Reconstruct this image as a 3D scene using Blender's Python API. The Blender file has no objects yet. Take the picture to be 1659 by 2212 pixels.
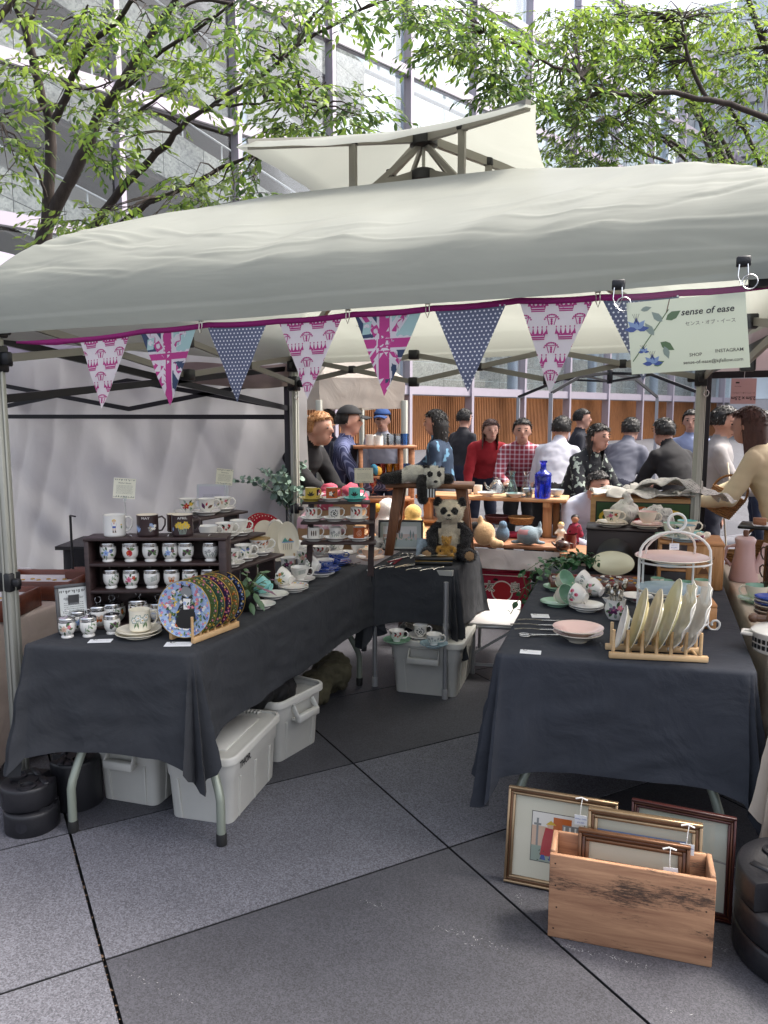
import bpy, bmesh, math, random
import numpy as np
from math import sin, cos, pi, radians, sqrt, atan2, tan, hypot, floor
from mathutils import Vector as V, Matrix, noise
random.seed(7)
R = radians
S = bpy.context.scene
COL = S.collection
# ---------------------------------------------------------------- camera
PSI, PIT, EYE, FPX, CX, CY = R(20.5), R(7.3), 1.58, 1650.0, 829.5, 1106.0
FW = V((-sin(PSI)*cos(PIT), cos(PSI)*cos(PIT), -sin(PIT)))
RT = V((cos(PSI), sin(PSI), 0))
UP = RT.cross(FW)
CAM = V((0, 0, EYE))
cd = bpy.data.cameras.new('camera')
cam = bpy.data.objects.new('camera', cd)
COL.objects.link(cam)
cam.matrix_world = Matrix.Translation(CAM) @ Matrix((RT, UP, -FW)).transposed().to_4x4()
cd.sensor_fit = 'HORIZONTAL'
cd.sensor_width = 36
cd.lens = 36*FPX/1659
cd.clip_end = 500
cd.clip_start = .05
S.camera = cam
# ---------------------------------------------------------------- sky, sun, exposure
SUN_EL, SUN_AZ = R(58), R(60)      # azimuth measured from +Y towards +X
wd = bpy.data.worlds.new('World')
S.world = wd
wd.use_nodes = True
wn = wd.node_tree
bg = wn.nodes['Background']
sk = wn.nodes.new('ShaderNodeTexSky')
sk.sky_type = 'NISHITA'
sk.sun_disc = False
sk.sun_elevation = SUN_EL
sk.sun_rotation = SUN_AZ
sk.air_density = .75
sk.dust_density = 6
sk.ozone_density = .4
hs = wn.nodes.new('ShaderNodeHueSaturation')
hs.inputs['Saturation'].default_value = .52
wn.links.new(sk.outputs[0], hs.inputs['Color'])
wn.links.new(hs.outputs[0], bg.inputs[0])
bg.inputs[1].default_value = .15
sl = bpy.data.lights.new('sun', 'SUN')
sl.energy = 1.25
sl.angle = R(14)
sl.color = (1, .93, .82)
so = bpy.data.objects.new('sun', sl)
COL.objects.link(so)
sd = V((sin(SUN_AZ)*cos(SUN_EL), cos(SUN_AZ)*cos(SUN_EL), sin(SUN_EL)))
so.rotation_euler = sd.to_track_quat('Z', 'Y').to_euler()
so.location = sd*40
S.view_settings.view_transform = 'Standard'
S.view_settings.look = 'None'
S.view_settings.gamma = 1
S.view_settings.use_curve_mapping = False
S.view_settings.exposure = 1.70
S.render.engine = 'CYCLES'
S.cycles.max_bounces = 8
S.cycles.transparent_max_bounces = 16
S.cycles.use_denoising = True
S.cycles.caustics_reflective = False
S.cycles.caustics_refractive = False


# a sight line through a point of the 1659 x 2212 picture, met with a real surface
def ray(x, y):
    return FW + RT*((x-CX)/FPX) - UP*((y-CY)/FPX)


def at(x, y, z=0):
    d = ray(x, y)
    return CAM + d*((z-EYE)/d.z)


def atY(x, y, Y):
    d = ray(x, y)
    return CAM + d*(Y/d.y)


def atD(x, y, D):
    return CAM + ray(x, y)*D


def facing(p, turn=0):              # spin that turns a thing's -Y side to the aisle
    return atan2(-p[1], -p[0]) + pi/2 + turn


# ---------------------------------------------------------------- materials
MC = {}


def hexc(h):
    f = lambda c: c/12.92 if c <= .04045 else ((c+.055)/1.055)**2.4
    return tuple(f(int(h[i:i+2], 16)/255) for i in (0, 2, 4))


def M(name, col=None, rough=.5, metal=0, var=0, vs=6, bump=0, bs=60, spec=.5, trans=0, sheen=0, coat=0, stretch=None, em=0):
    if name in MC:
        return MC[name]
    if isinstance(col, str):
        col = hexc(col)
    m = bpy.data.materials.new(name)
    m.use_nodes = True
    nt = m.node_tree
    N, L = nt.nodes, nt.links
    b = N['Principled BSDF']
    b.inputs['Base Color'].default_value = (*col, 1)
    b.inputs['Roughness'].default_value = rough
    b.inputs['Metallic'].default_value = metal
    b.inputs['Specular IOR Level'].default_value = spec
    b.inputs['Transmission Weight'].default_value = trans
    b.inputs['Sheen Weight'].default_value = sheen
    b.inputs['Coat Weight'].default_value = coat
    b.inputs['Coat Roughness'].default_value = .08
    if em:
        b.inputs['Emission Color'].default_value = (*col, 1)
        b.inputs['Emission Strength'].default_value = em
    if var or bump:
        tc = N.new('ShaderNodeTexCoord')
        mp = N.new('ShaderNodeMapping')
        L.new(tc.outputs['Object'], mp.inputs[0])
        if stretch:
            mp.inputs['Scale'].default_value = stretch
    if var:
        t = N.new('ShaderNodeTexNoise')
        t.inputs['Scale'].default_value = vs
        t.inputs['Detail'].default_value = 6
        t.inputs['Roughness'].default_value = .62
        L.new(mp.outputs[0], t.inputs['Vector'])
        r = N.new('ShaderNodeValToRGB')
        r.color_ramp.elements[0].position = .3
        r.color_ramp.elements[1].position = .7
        r.color_ramp.elements[0].color = (*[c*(1-var) for c in col], 1)
        r.color_ramp.elements[1].color = (*[min(.95, c*(1+var)) for c in col], 1)
        L.new(t.outputs[0], r.inputs[0])
        L.new(r.outputs[0], b.inputs['Base Color'])
    if bump:
        t2 = N.new('ShaderNodeTexNoise')
        t2.inputs['Scale'].default_value = bs
        t2.inputs['Detail'].default_value = 4
        L.new(mp.outputs[0], t2.inputs['Vector'])
        bp = N.new('ShaderNodeBump')
        bp.inputs['Strength'].default_value = bump
        bp.inputs['Distance'].default_value = .01
        L.new(t2.outputs[0], bp.inputs['Height'])
        L.new(bp.outputs[0], b.inputs['Normal'])
    MC[name] = m
    return m


def wood(name, c1, c2, rough=.55, axis=0, scale=1.0, bump=.15, worn=0):
    if name in MC:
        return MC[name]
    m = bpy.data.materials.new(name)
    m.use_nodes = True
    N, L = m.node_tree.nodes, m.node_tree.links
    b = N['Principled BSDF']
    b.inputs['Roughness'].default_value = rough
    tc = N.new('ShaderNodeTexCoord')
    mp = N.new('ShaderNodeMapping')
    sc = [14*scale]*3
    sc[axis] = 1.2*scale
    mp.inputs['Scale'].default_value = sc
    L.new(tc.outputs['Object'], mp.inputs[0])
    t = N.new('ShaderNodeTexNoise')
    t.inputs['Scale'].default_value = 3
    t.inputs['Detail'].default_value = 8
    t.inputs['Roughness'].default_value = .65
    t.inputs['Distortion'].default_value = .6
    L.new(mp.outputs[0], t.inputs['Vector'])
    r = N.new('ShaderNodeValToRGB')
    r.color_ramp.elements[0].position = .32
    r.color_ramp.elements[1].position = .68
    r.color_ramp.elements[0].color = (*hexc(c1), 1)
    r.color_ramp.elements[1].color = (*hexc(c2), 1)
    L.new(t.outputs[0], r.inputs[0])
    src = r.outputs[0]
    if worn:                         # black scuffed patches rubbed along the grain
        t3 = N.new('ShaderNodeTexNoise')
        t3.inputs['Scale'].default_value = 2.6
        t3.inputs['Detail'].default_value = 3
        mp3 = N.new('ShaderNodeMapping')
        mp3.inputs['Scale'].default_value = (1.2, 2.2, 3.6)
        mp3.inputs['Location'].default_value = (.55, 0, .35)
        L.new(tc.outputs['Object'], mp3.inputs[0])
        L.new(mp3.outputs[0], t3.inputs['Vector'])
        t4 = N.new('ShaderNodeTexNoise')
        t4.inputs['Scale'].default_value = 9
        t4.inputs['Detail'].default_value = 9
        t4.inputs['Roughness'].default_value = .8
        mp4 = N.new('ShaderNodeMapping')
        mp4.inputs['Scale'].default_value = (3, 8, 18)
        mp4.inputs['Rotation'].default_value = (0, R(8), 0)
        L.new(tc.outputs['Object'], mp4.inputs[0])
        L.new(mp4.outputs[0], t4.inputs['Vector'])
        ad = N.new('ShaderNodeMath')
        ad.operation = 'MULTIPLY'
        L.new(t3.outputs[0], ad.inputs[0])
        L.new(t4.outputs[0], ad.inputs[1])
        r3 = N.new('ShaderNodeValToRGB')
        r3.color_ramp.elements[0].position = .265
        r3.color_ramp.elements[1].position = .345
        L.new(ad.outputs[0], r3.inputs[0])
        mx = N.new('ShaderNodeMix')
        mx.data_type = 'RGBA'
        mu = N.new('ShaderNodeMath')
        mu.operation = 'MULTIPLY'
        mu.inputs[1].default_value = worn
        L.new(r3.outputs[0], mu.inputs[0])
        L.new(mu.outputs[0], mx.inputs[0])
        L.new(src, mx.inputs[6])
        mx.inputs[7].default_value = (*hexc('2e241f'), 1)
        src = mx.outputs[2]
    L.new(src, b.inputs['Base Color'])
    bp = N.new('ShaderNodeBump')
    bp.inputs['Strength'].default_value = bump
    bp.inputs['Distance'].default_value = .004
    L.new(t.outputs[0], bp.inputs['Height'])
    L.new(bp.outputs[0], b.inputs['Normal'])
    MC[name] = m
    return m


def granite(name, c1, c2, scale=180, rough=.7, bump=.3, blotch=.2):
    if name in MC:
        return MC[name]
    m = bpy.data.materials.new(name)
    m.use_nodes = True
    N, L = m.node_tree.nodes, m.node_tree.links
    b = N['Principled BSDF']
    b.inputs['Roughness'].default_value = rough
    tc = N.new('ShaderNodeTexCoord')
    v = N.new('ShaderNodeTexVoronoi')
    v.inputs['Scale'].default_value = scale
    L.new(tc.outputs['Object'], v.inputs['Vector'])
    n = N.new('ShaderNodeTexNoise')
    n.inputs['Scale'].default_value = scale*.9
    n.inputs['Detail'].default_value = 3
    L.new(tc.outputs['Object'], n.inputs['Vector'])
    n2 = N.new('ShaderNodeTexNoise')
    n2.inputs['Scale'].default_value = 3.2
    n2.inputs['Detail'].default_value = 7
    n2.inputs['Roughness'].default_value = .65
    L.new(tc.outputs['Object'], n2.inputs['Vector'])
    sp = N.new('ShaderNodeSeparateColor')
    L.new(v.outputs['Color'], sp.inputs[0])
    a = N.new('ShaderNodeMath')
    a.operation = 'MULTIPLY_ADD'
    a.inputs[1].default_value = .55
    L.new(sp.outputs[0], a.inputs[0])
    a2 = N.new('ShaderNodeMath')
    a2.operation = 'MULTIPLY'
    a2.inputs[1].default_value = .45
    L.new(n.outputs[0], a2.inputs[0])
    L.new(a2.outputs[0], a.inputs[2])
    r = N.new('ShaderNodeValToRGB')
    r.color_ramp.elements[0].position = .2
    r.color_ramp.elements[1].position = .8
    r.color_ramp.elements[0].color = (*hexc(c1), 1)
    r.color_ramp.elements[1].color = (*hexc(c2), 1)
    L.new(a.outputs[0], r.inputs[0])
    mx = N.new('ShaderNodeMix')
    mx.data_type = 'RGBA'
    mx.blend_type = 'MULTIPLY'
    mx.inputs[0].default_value = 1
    L.new(r.outputs[0], mx.inputs[6])
    r2 = N.new('ShaderNodeMapRange')
    r2.inputs[1].default_value = .3
    r2.inputs[2].default_value = .7
    r2.inputs[3].default_value = 1-blotch
    r2.inputs[4].default_value = 1+blotch
    L.new(n2.outputs[0], r2.inputs[0])
    L.new(r2.outputs[0], mx.inputs[7])
    oi = N.new('ShaderNodeObjectInfo')
    r4 = N.new('ShaderNodeMapRange')
    r4.inputs[3].default_value = .88
    r4.inputs[4].default_value = 1.1
    L.new(oi.outputs['Random'], r4.inputs[0])
    mx2 = N.new('ShaderNodeMix')
    mx2.data_type = 'RGBA'
    mx2.blend_type = 'MULTIPLY'
    mx2.inputs[0].default_value = 1
    L.new(mx.outputs[2], mx2.inputs[6])
    L.new(r4.outputs[0], mx2.inputs[7])
    L.new(mx2.outputs[2], b.inputs['Base Color'])
    bp = N.new('ShaderNodeBump')
    bp.inputs['Strength'].default_value = bump
    bp.inputs['Distance'].default_value = .002
    L.new(n.outputs[0], bp.inputs['Height'])
    L.new(bp.outputs[0], b.inputs['Normal'])
    MC[name] = m
    return m


def fabric(name, col, transl=0.3, rough=.8, wr=.25, wscale=5, var=.06, stretch=(1, 1, 1), fine=0, dist=.03, twist=1.2):
    """cloth that lets some light through, with soft wrinkles"""
    if name in MC:
        return MC[name]
    if isinstance(col, str):
        col = hexc(col)
    m = bpy.data.materials.new(name)
    m.use_nodes = True
    N, L = m.node_tree.nodes, m.node_tree.links
    b = N['Principled BSDF']
    b.inputs['Roughness'].default_value = rough
    b.inputs['Specular IOR Level'].default_value = .3
    tc = N.new('ShaderNodeTexCoord')
    mp = N.new('ShaderNodeMapping')
    mp.inputs['Scale'].default_value = stretch
    L.new(tc.outputs['Object'], mp.inputs[0])
    t = N.new('ShaderNodeTexNoise')
    t.inputs['Scale'].default_value = wscale
    t.inputs['Detail'].default_value = 4
    t.inputs['Distortion'].default_value = twist
    L.new(mp.outputs[0], t.inputs['Vector'])
    r = N.new('ShaderNodeValToRGB')
    r.color_ramp.elements[0].position = .3
    r.color_ramp.elements[1].position = .7
    r.color_ramp.elements[0].color = (*[c*(1-var) for c in col], 1)
    r.color_ramp.elements[1].color = (*[c*(1+var) for c in col], 1)
    L.new(t.outputs[0], r.inputs[0])
    L.new(r.outputs[0], b.inputs['Base Color'])
    bp = N.new('ShaderNodeBump')
    bp.inputs['Strength'].default_value = wr
    bp.inputs['Distance'].default_value = dist
    L.new(t.outputs[0], bp.inputs['Height'])
    last = bp
    if fine:
        t2 = N.new('ShaderNodeTexNoise')
        t2.inputs['Scale'].default_value = 260
        L.new(tc.outputs['Object'], t2.inputs['Vector'])
        b2 = N.new('ShaderNodeBump')
        b2.inputs['Strength'].default_value = fine
        b2.inputs['Distance'].default_value = .002
        L.new(t2.outputs[0], b2.inputs['Height'])
        L.new(bp.outputs[0], b2.inputs['Normal'])
        last = b2
    L.new(last.outputs[0], b.inputs['Normal'])
    if transl:
        tr = N.new('ShaderNodeBsdfTranslucent')
        L.new(r.outputs[0], tr.inputs[0])
        mx = N.new('ShaderNodeMixShader')
        mx.inputs[0].default_value = transl
        L.new(b.outputs[0], mx.inputs[1])
        L.new(tr.outputs[0], mx.inputs[2])
        L.new(mx.outputs[0], N['Material Output'].inputs[0])
    MC[name] = m
    return m


def thin_glass(name, tint=(.9, .95, .95), refl=.12, rough=.02):
    if name in MC:
        return MC[name]
    m = bpy.data.materials.new(name)
    m.use_nodes = True
    N, L = m.node_tree.nodes, m.node_tree.links
    N.remove(N['Principled BSDF'])
    tr = N.new('ShaderNodeBsdfTransparent')
    tr.inputs[0].default_value = (*tint, 1)
    gl = N.new('ShaderNodeBsdfGlossy')
    gl.inputs['Roughness'].default_value = rough
    lw = N.new('ShaderNodeLayerWeight')
    lw.inputs[0].default_value = .35
    mr = N.new('ShaderNodeMapRange')
    mr.inputs[3].default_value = refl*.5
    mr.inputs[4].default_value = min(.9, refl*4)
    L.new(lw.outputs['Fresnel'], mr.inputs[0])
    mx = N.new('ShaderNodeMixShader')
    L.new(mr.outputs[0], mx.inputs[0])
    L.new(tr.outputs[0], mx.inputs[1])
    L.new(gl.outputs[0], mx.inputs[2])
    L.new(mx.outputs[0], N['Material Output'].inputs[0])
    MC[name] = m
    return m


# ---------------------------------------------------------------- mesh builder
class MB:
    def __init__(s):
        s.v, s.f, s.m, s.sm = [], [], [], []

    def add(s, vs, fs, mi=0, smooth=True, T=None):
        o = len(s.v)
        s.v += [tuple(T @ V(p)) for p in vs] if T is not None else [tuple(p) for p in vs]
        for f in fs:
            s.f.append([i+o for i in f])
            s.m.append(mi)
            s.sm.append(smooth)
        return s

    def box(s, c, d, mi=0, T=None, taper=1.0):
        x, y, z = [k/2 for k in d]
        t = taper
        vs = [(-x*t, -y*t, -z), (x*t, -y*t, -z), (x*t, y*t, -z), (-x*t, y*t, -z), (-x, -y, z), (x, -y, z), (x, y, z), (-x, y, z)]
        vs = [(a+c[0], b+c[1], e+c[2]) for a, b, e in vs]
        return s.add(vs, [(3, 2, 1, 0), (4, 5, 6, 7), (0, 1, 5, 4), (1, 2, 6, 5), (2, 3, 7, 6), (3, 0, 4, 7)], mi, False, T)

    def bar(s, p, q, w, h=None, mi=0, up=(0, 0, 1)):
        p, q = V(p), V(q)
        h = h or w
        d = (q-p).normalized()
        u = V(up)
        if abs(d.dot(u)) > .98:
            u = V((1, 0, 0))
        a = d.cross(u).normalized()
        b = a.cross(d)
        vs = []
        for e in (p, q):
            for i, j in ((-1, -1), (1, -1), (1, 1), (-1, 1)):
                vs.append(e + a*(i*w/2) + b*(j*h/2))
        return s.add(vs, [(0, 1, 2, 3), (7, 6, 5, 4), (0, 4, 5, 1), (1, 5, 6, 2), (2, 6, 7, 3), (3, 7, 4, 0)], mi, False)

    def tube(s, pts, r, n=8, mi=0, cap=True, T=None, flat=1.0):
        pts = [V(p) for p in pts]
        k = len(pts)
        rs = r if isinstance(r, (list, tuple)) else [r]*k
        vs, fs = [], []
        u = None
        for i in range(k):
            d = (pts[min(i+1, k-1)] - pts[max(i-1, 0)])
            d = d.normalized() if d.length > 1e-9 else V((0, 0, 1))
            if u is None:
                u = d.cross(V((0, 0, 1)) if abs(d.z) < .9 else V((1, 0, 0))).normalized()
            else:
                u = (u - d*u.dot(d)).normalized()
            w = d.cross(u)
            for j in range(n):
                a = 2*pi*j/n
                vs.append(pts[i] + u*(cos(a)*rs[i]) + w*(sin(a)*rs[i]*flat))
        for i in range(k-1):
            for j in range(n):
                a, b = i*n+j, i*n+(j+1) % n
                fs.append((a, b, b+n, a+n))
        if cap:
            fs.append(tuple(range(n-1, -1, -1)))
            fs.append(tuple(range((k-1)*n, k*n)))
        return s.add(vs, fs, mi, True, T)

    def lathe(s, prof, n=24, mi=0, T=None, sx=1.0, sy=1.0, cap=True):
        vs, fs = [], []
        for r, z in prof:
            for j in range(n):
                a = 2*pi*j/n
                vs.append((cos(a)*r*sx, sin(a)*r*sy, z))
        for i in range(len(prof)-1):
            for j in range(n):
                a, b = i*n+j, i*n+(j+1) % n
                fs.append((a, b, b+n, a+n))
        if cap and prof[0][0] > 1e-5:
            fs.append(tuple(range(n-1, -1, -1)))
        if cap and prof[-1][0] > 1e-5:
            fs.append(tuple(range((len(prof)-1)*n, len(prof)*n)))
        return s.add(vs, fs, mi, True, T)

    def ball(s, c, r, n=12, mi=0, sc=(1, 1, 1), T=None):
        k = max(5, n//2)
        M0 = Matrix.Translation(c) @ Matrix.Diagonal((*sc, 1))
        if T is not None:
            M0 = T @ M0
        return s.lathe([(max(1e-6, r*sin(pi*i/k)), -r*cos(pi*i/k)) for i in range(k+1)], n, mi, M0)

    def grid(s, fn, nu, nv, mi=0, closeu=False, smooth=True):
        vs = [fn(i/nu, j/nv) for j in range(nv+1) for i in range(nu + (0 if closeu else 1))]
        w = nu if closeu else nu+1
        fs = []
        for j in range(nv):
            for i in range(nu):
                a, b = j*w+i, j*w+(i+1) % w
                fs.append((a, b, b+w, a+w))
        return s.add(vs, fs, mi, smooth)

    def mesh(s, name, mats, bev=0, seg=1, solid=0, weld=False):
        me = bpy.data.meshes.new(name)
        me.from_pydata(s.v, [], s.f)
        for m in (mats if isinstance(mats, (list, tuple)) else [mats]):
            me.materials.append(m)
        me.polygons.foreach_set('material_index', s.m)
        me.polygons.foreach_set('use_smooth', s.sm)
        if bev or weld or solid:
            b = bmesh.new()
            b.from_mesh(me)
            if weld:
                bmesh.ops.remove_doubles(b, verts=b.verts, dist=1e-5)
            if bev:
                es = [e for e in b.edges if len(e.link_faces) == 2 and e.calc_face_angle(0) > R(40)]
                bmesh.ops.bevel(b, geom=es, offset=bev, segments=seg, affect='EDGES', profile=.5, clamp_overlap=True)
                for f in b.faces:
                    f.smooth = True
            if solid:
                bmesh.ops.recalc_face_normals(b, faces=b.faces)
                bmesh.ops.solidify(b, geom=b.faces[:], thickness=solid)
            b.to_mesh(me)
            b.free()
            if bev:
                me.set_sharp_from_angle(angle=R(50))
        else:
            me.set_sharp_from_angle(angle=R(60))
        me.update()
        return me

    def build(s, name, mats, parent=None, **k):
        kind = k.pop('kind', None)
        return obj(name, s.mesh(name, mats, **k), parent, kind)


def obj(name, me, parent=None, kind=None, label=None):
    o = bpy.data.objects.new(name, me)
    COL.objects.link(o)
    if parent is not None:
        o.parent = parent
    if kind:
        o['kind'] = kind
    if label:
        o['label'] = label
    return o


def tag(o, label, cat, group=None):
    o['label'] = label
    o['category'] = cat
    if group:
        o['group'] = group
    return o


def thing(name, label, cat, loc=(0, 0, 0), rot=0, group=None):
    o = bpy.data.objects.new(name, None)
    o.empty_display_size = .05
    COL.objects.link(o)
    o.location = loc
    o.rotation_euler = rot if isinstance(rot, (tuple, list)) else (0, 0, rot)
    return tag(o, label, cat, group)


CACHE = {}


def cached(key, fn):
    if key not in CACHE:
        CACHE[key] = fn()
    return CACHE[key]


# ---------------------------------------------------------------- flat prints as thin geometry
def clip(poly, a, b, c):             # keep a*x + b*y <= c
    out = []
    for i in range(len(poly)):
        p, q = poly[i-1], poly[i]
        dp, dq = a*p[0]+b*p[1]-c, a*q[0]+b*q[1]-c
        if (dp < 0) != (dq < 0):
            t = dp/(dp-dq)
            out.append((p[0]+(q[0]-p[0])*t, p[1]+(q[1]-p[1])*t))
        if dq <= 0:
            out.append(q)
    return out


def clip_to(poly, conv):             # conv counter-clockwise
    for i in range(len(conv)):
        (x0, y0), (x1, y1) = conv[i-1], conv[i]
        a, b = y1-y0, -(x1-x0)
        poly = clip(poly, a, b, a*x0+b*y0)
        if len(poly) < 3:
            return []
    return poly


class Decal:
    def __init__(s, fn, step=None, lim=None, gap=.000008):
        s.gap = gap
        s.fn, s.step, s.lim, s.b = fn, step, lim, MB()
        s.k = 0

    def poly(s, pts, mi=0, dz=0):
        if s.lim:
            pts = clip_to(list(pts), s.lim)
        if len(pts) < 3:
            return s
        s.k += 1
        e = dz + s.k*s.gap
        cells = [pts]
        if s.step:
            for ax in (0, 1):
                nxt = []
                for c in cells:
                    lo, hi = min(p[ax] for p in c), max(p[ax] for p in c)
                    i0, i1 = floor(lo/s.step), floor(hi/s.step)
                    if i0 == i1:
                        nxt.append(c)
                        continue
                    for i in range(i0, i1+1):
                        q = clip(clip(c, *((1, 0) if ax == 0 else (0, 1)), (i+1)*s.step), *((-1, 0) if ax == 0 else (0, -1)), -i*s.step)
                        if len(q) >= 3:
                            nxt.append(q)
                cells = nxt
        for c in cells:
            s.b.add([s.fn(x, y, e) for x, y in c], [tuple(range(len(c)))], mi, True)
        return s

    def disc(s, x, y, r, mi=0, n=9, ry=None, a=0):
        ry = ry or r
        return s.poly([(x+cos(2*pi*i/n)*r*cos(a)-sin(2*pi*i/n)*ry*sin(a), y+cos(2*pi*i/n)*r*sin(a)+sin(2*pi*i/n)*ry*cos(a)) for i in range(n)], mi)

    def leaf(s, x, y, l, w, a, mi=0):
        c, d = cos(a), sin(a)
        P = [(0, 0), (.25, -.38), (.55, -.45), (1, 0), (.55, .45), (.25, .38)]
        return s.poly([(x+p*l*c-q*w*d, y+p*l*d+q*w*c) for p, q in P], mi)

    def line(s, x0, y0, x1, y1, w, mi=0):
        L = hypot(x1-x0, y1-y0) or 1
        nx, ny = -(y1-y0)/L*w/2, (x1-x0)/L*w/2
        return s.poly([(x0-nx, y0-ny), (x1-nx, y1-ny), (x1+nx, y1+ny), (x0+nx, y0+ny)], mi)

    def flower(s, x, y, r, mi, mc, n=5, a=0):
        for i in range(n):
            t = a+2*pi*i/n
            s.disc(x+cos(t)*r*.55, y+sin(t)*r*.55, r*.5, mi, 7, r*.36, t)
        return s.disc(x, y, r*.25, mc, 6)

    def rect(s, x0, y0, x1, y1, mi=0):
        return s.poly([(x0, y0), (x1, y0), (x1, y1), (x0, y1)], mi)

    def text(s, st, x, y, size, mi=0, shear=0, align='CENTER', rot=0, bold=0, mirror=False):
        vs, fs = text_mesh(st, size, shear, align, bold)
        c, d = cos(rot), sin(rot)
        if mirror:
            vs = [(-p, q) for p, q in vs]
        s.b.add([s.fn(x+p*c-q*d, y+p*d+q*c, .0004) for p, q in vs], fs, mi, False)
        return s

    def build(s, name, mats, parent, **k):
        return s.b.build(name, mats, parent, **k)


def text_mesh(st, size, shear=0, align='CENTER', bold=0):
    def mk():
        cu = bpy.data.curves.new('lettering', 'FONT')
        cu.body = st
        cu.size = 1
        cu.shear = shear
        cu.offset = bold
        cu.align_x = align
        cu.align_y = 'CENTER'
        cu.resolution_u = 2
        o = bpy.data.objects.new('lettering', cu)
        COL.objects.link(o)
        dg = bpy.context.evaluated_depsgraph_get()
        me = bpy.data.meshes.new_from_object(o.evaluated_get(dg))
        r = [(v.co.x, v.co.y) for v in me.vertices], [tuple(p.vertices) for p in me.polygons]
        bpy.data.objects.remove(o)
        bpy.data.curves.remove(cu)
        bpy.data.meshes.remove(me)
        return r
    vs, fs = cached(('t', st, shear, align, bold), mk)
    return [(x*size, y*size) for x, y in vs], fs


def nz(x, y=0, z=0):
    return noise.noise(V((x, y, z)))

# ================================================================= SETTING
# ---- ground with recessed joints between granite slabs
m_joint = M('joint grit', (.012, .012, .012), .95, var=.5, vs=60)
m_slabl = granite('flamed granite', '3f3f44', '6b6b73', 230, .8, .5, .14)
m_slabd = granite('honed and shaded granite', '2e2e32', '4e4e55', 260, .6, .25, .16)  # dark smooth stone, deepened further to carry the tent's shade
g = MB().add([(-250, -250, -.034), (250, -250, -.034), (250, 250, -.034), (-250, 250, -.034)], [(0, 1, 2, 3)]).build('ground', m_joint, kind='structure')
UA, VA = V((.7604, -.6494, 0)), V((.6494, .7604, 0))
us = [2.6, 1.42, .22, -.98, -2.184, -2.964, -3.74, -4.94, -5.72, -6.5, -7.7, -8.5, -9.7, -10.9, -12.1, -13.3]
vs_ = [.277+1.206*k for k in range(-6, 13)]
for i in range(len(us)-1):
    for j in range(len(vs_)-1):
        u1, u0, v0, v1 = us[i], us[i+1], vs_[j], vs_[j+1]
        c = UA*((u0+u1)/2) + VA*((v0+v1)/2)
        rel = c - V((0, 0, 0))
        z = rel.x*-sin(PSI) + rel.y*cos(PSI)
        x = rel.x*cos(PSI) + rel.y*sin(PSI)
        if z < -.3 or abs(x) > z*.62+1.7 or z > 11:
            continue
        jt = .005
        b = MB()
        a = [UA*(u0+jt)+VA*(v0+jt), UA*(u1-jt)+VA*(v0+jt), UA*(u1-jt)+VA*(v1-jt), UA*(u0+jt)+VA*(v1-jt)]
        lo_ = [p+V((0, 0, -.033)) for p in a]
        up_ = [p+V((0, 0, -.0025)) for p in a]
        b.add(up_+a, [(4, 5, 6, 7), (0, 1, 5, 4), (1, 2, 6, 5), (2, 3, 7, 6), (3, 0, 4, 7)], 0, False)
        b.add(lo_+up_, [(0, 1, 5, 4), (1, 2, 6, 5), (2, 3, 7, 6), (3, 0, 4, 7)], 1, False)
        light = i == 4 or v1 < .3 or i in (8, 11)  # rows under the tent take the dark stone as painted shade
        b.build('paving_slab', [m_slabl if light else m_slabd, m_joint], g)
far = MB()
m_far = granite('far paving', '36363a', '56565c', 60, .8, .2, .2)
for a, b_ in ((V((-200, 11)), V((200, 220))),):
    far.add([(a.x, a.y, -.004), (b_.x, a.y, -.004), (b_.x, b_.y, -.004), (a.x, b_.y, -.004)], [(0, 1, 2, 3)])
far.build('plaza_paving', m_far, kind='structure')
# chalky scrape marks on the slabs by the crate
m_chalk = M('chalk', (.38, .38, .38), .95)
ck = MB()
for (x0, y0, x1, y1, n) in ((1210, 2040, 1405, 2090, 60), (930, 2000, 1060, 2035, 28), (785, 1945, 830, 1960, 16), (1115, 1925, 1128, 1955, 16), (1540, 2045, 1565, 2052, 8), (260, 2090, 420, 2170, 18), (1010, 2040, 1180, 2055, 14), (1400, 2170, 1500, 2195, 10)):
    for k in range(n):
        t = random.random()
        p = at(x0+(x1-x0)*t+random.gauss(0, 5), y0+(y1-y0)*t+random.gauss(0, 3), .0012)
        s_, a = random.uniform(.0006, .0022), random.uniform(0, pi)
        l = s_*random.uniform(1, 3.5)
        ck.add([p+V((cos(a)*l, sin(a)*l, 0)), p+V((-sin(a)*s_*.5, cos(a)*s_*.5, 0)), p+V((-cos(a)*l, -sin(a)*l, 0)), p+V((sin(a)*s_*.5, -cos(a)*s_*.5, 0))], [(0, 1, 2, 3)])
ck.build('chalk_scrapes', m_chalk, g, kind='stuff')
# leaf litter in the nearest joint
m_lit = M('joint litter', (.12, .075, .045), .9, var=.5, vs=30)
lt = MB()
for k in range(110):
    t = random.random()**.6
    p = UA*(-2.9+t*2.2)+VA*(.277+random.gauss(0, .003))
    p.z = -.008
    s_, a = random.uniform(.0015, .004), random.uniform(0, pi)
    lt.add([p+V((cos(a)*s_*2, sin(a)*s_*2, 0)), p+V((-sin(a)*s_, cos(a)*s_, .002)), p+V((-cos(a)*s_*2, -sin(a)*s_*2, 0)), p+V((sin(a)*s_, -cos(a)*s_, .001))], [(0, 1, 2, 3)])
lt.build('joint_litter', m_lit, g, kind='stuff')

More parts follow.
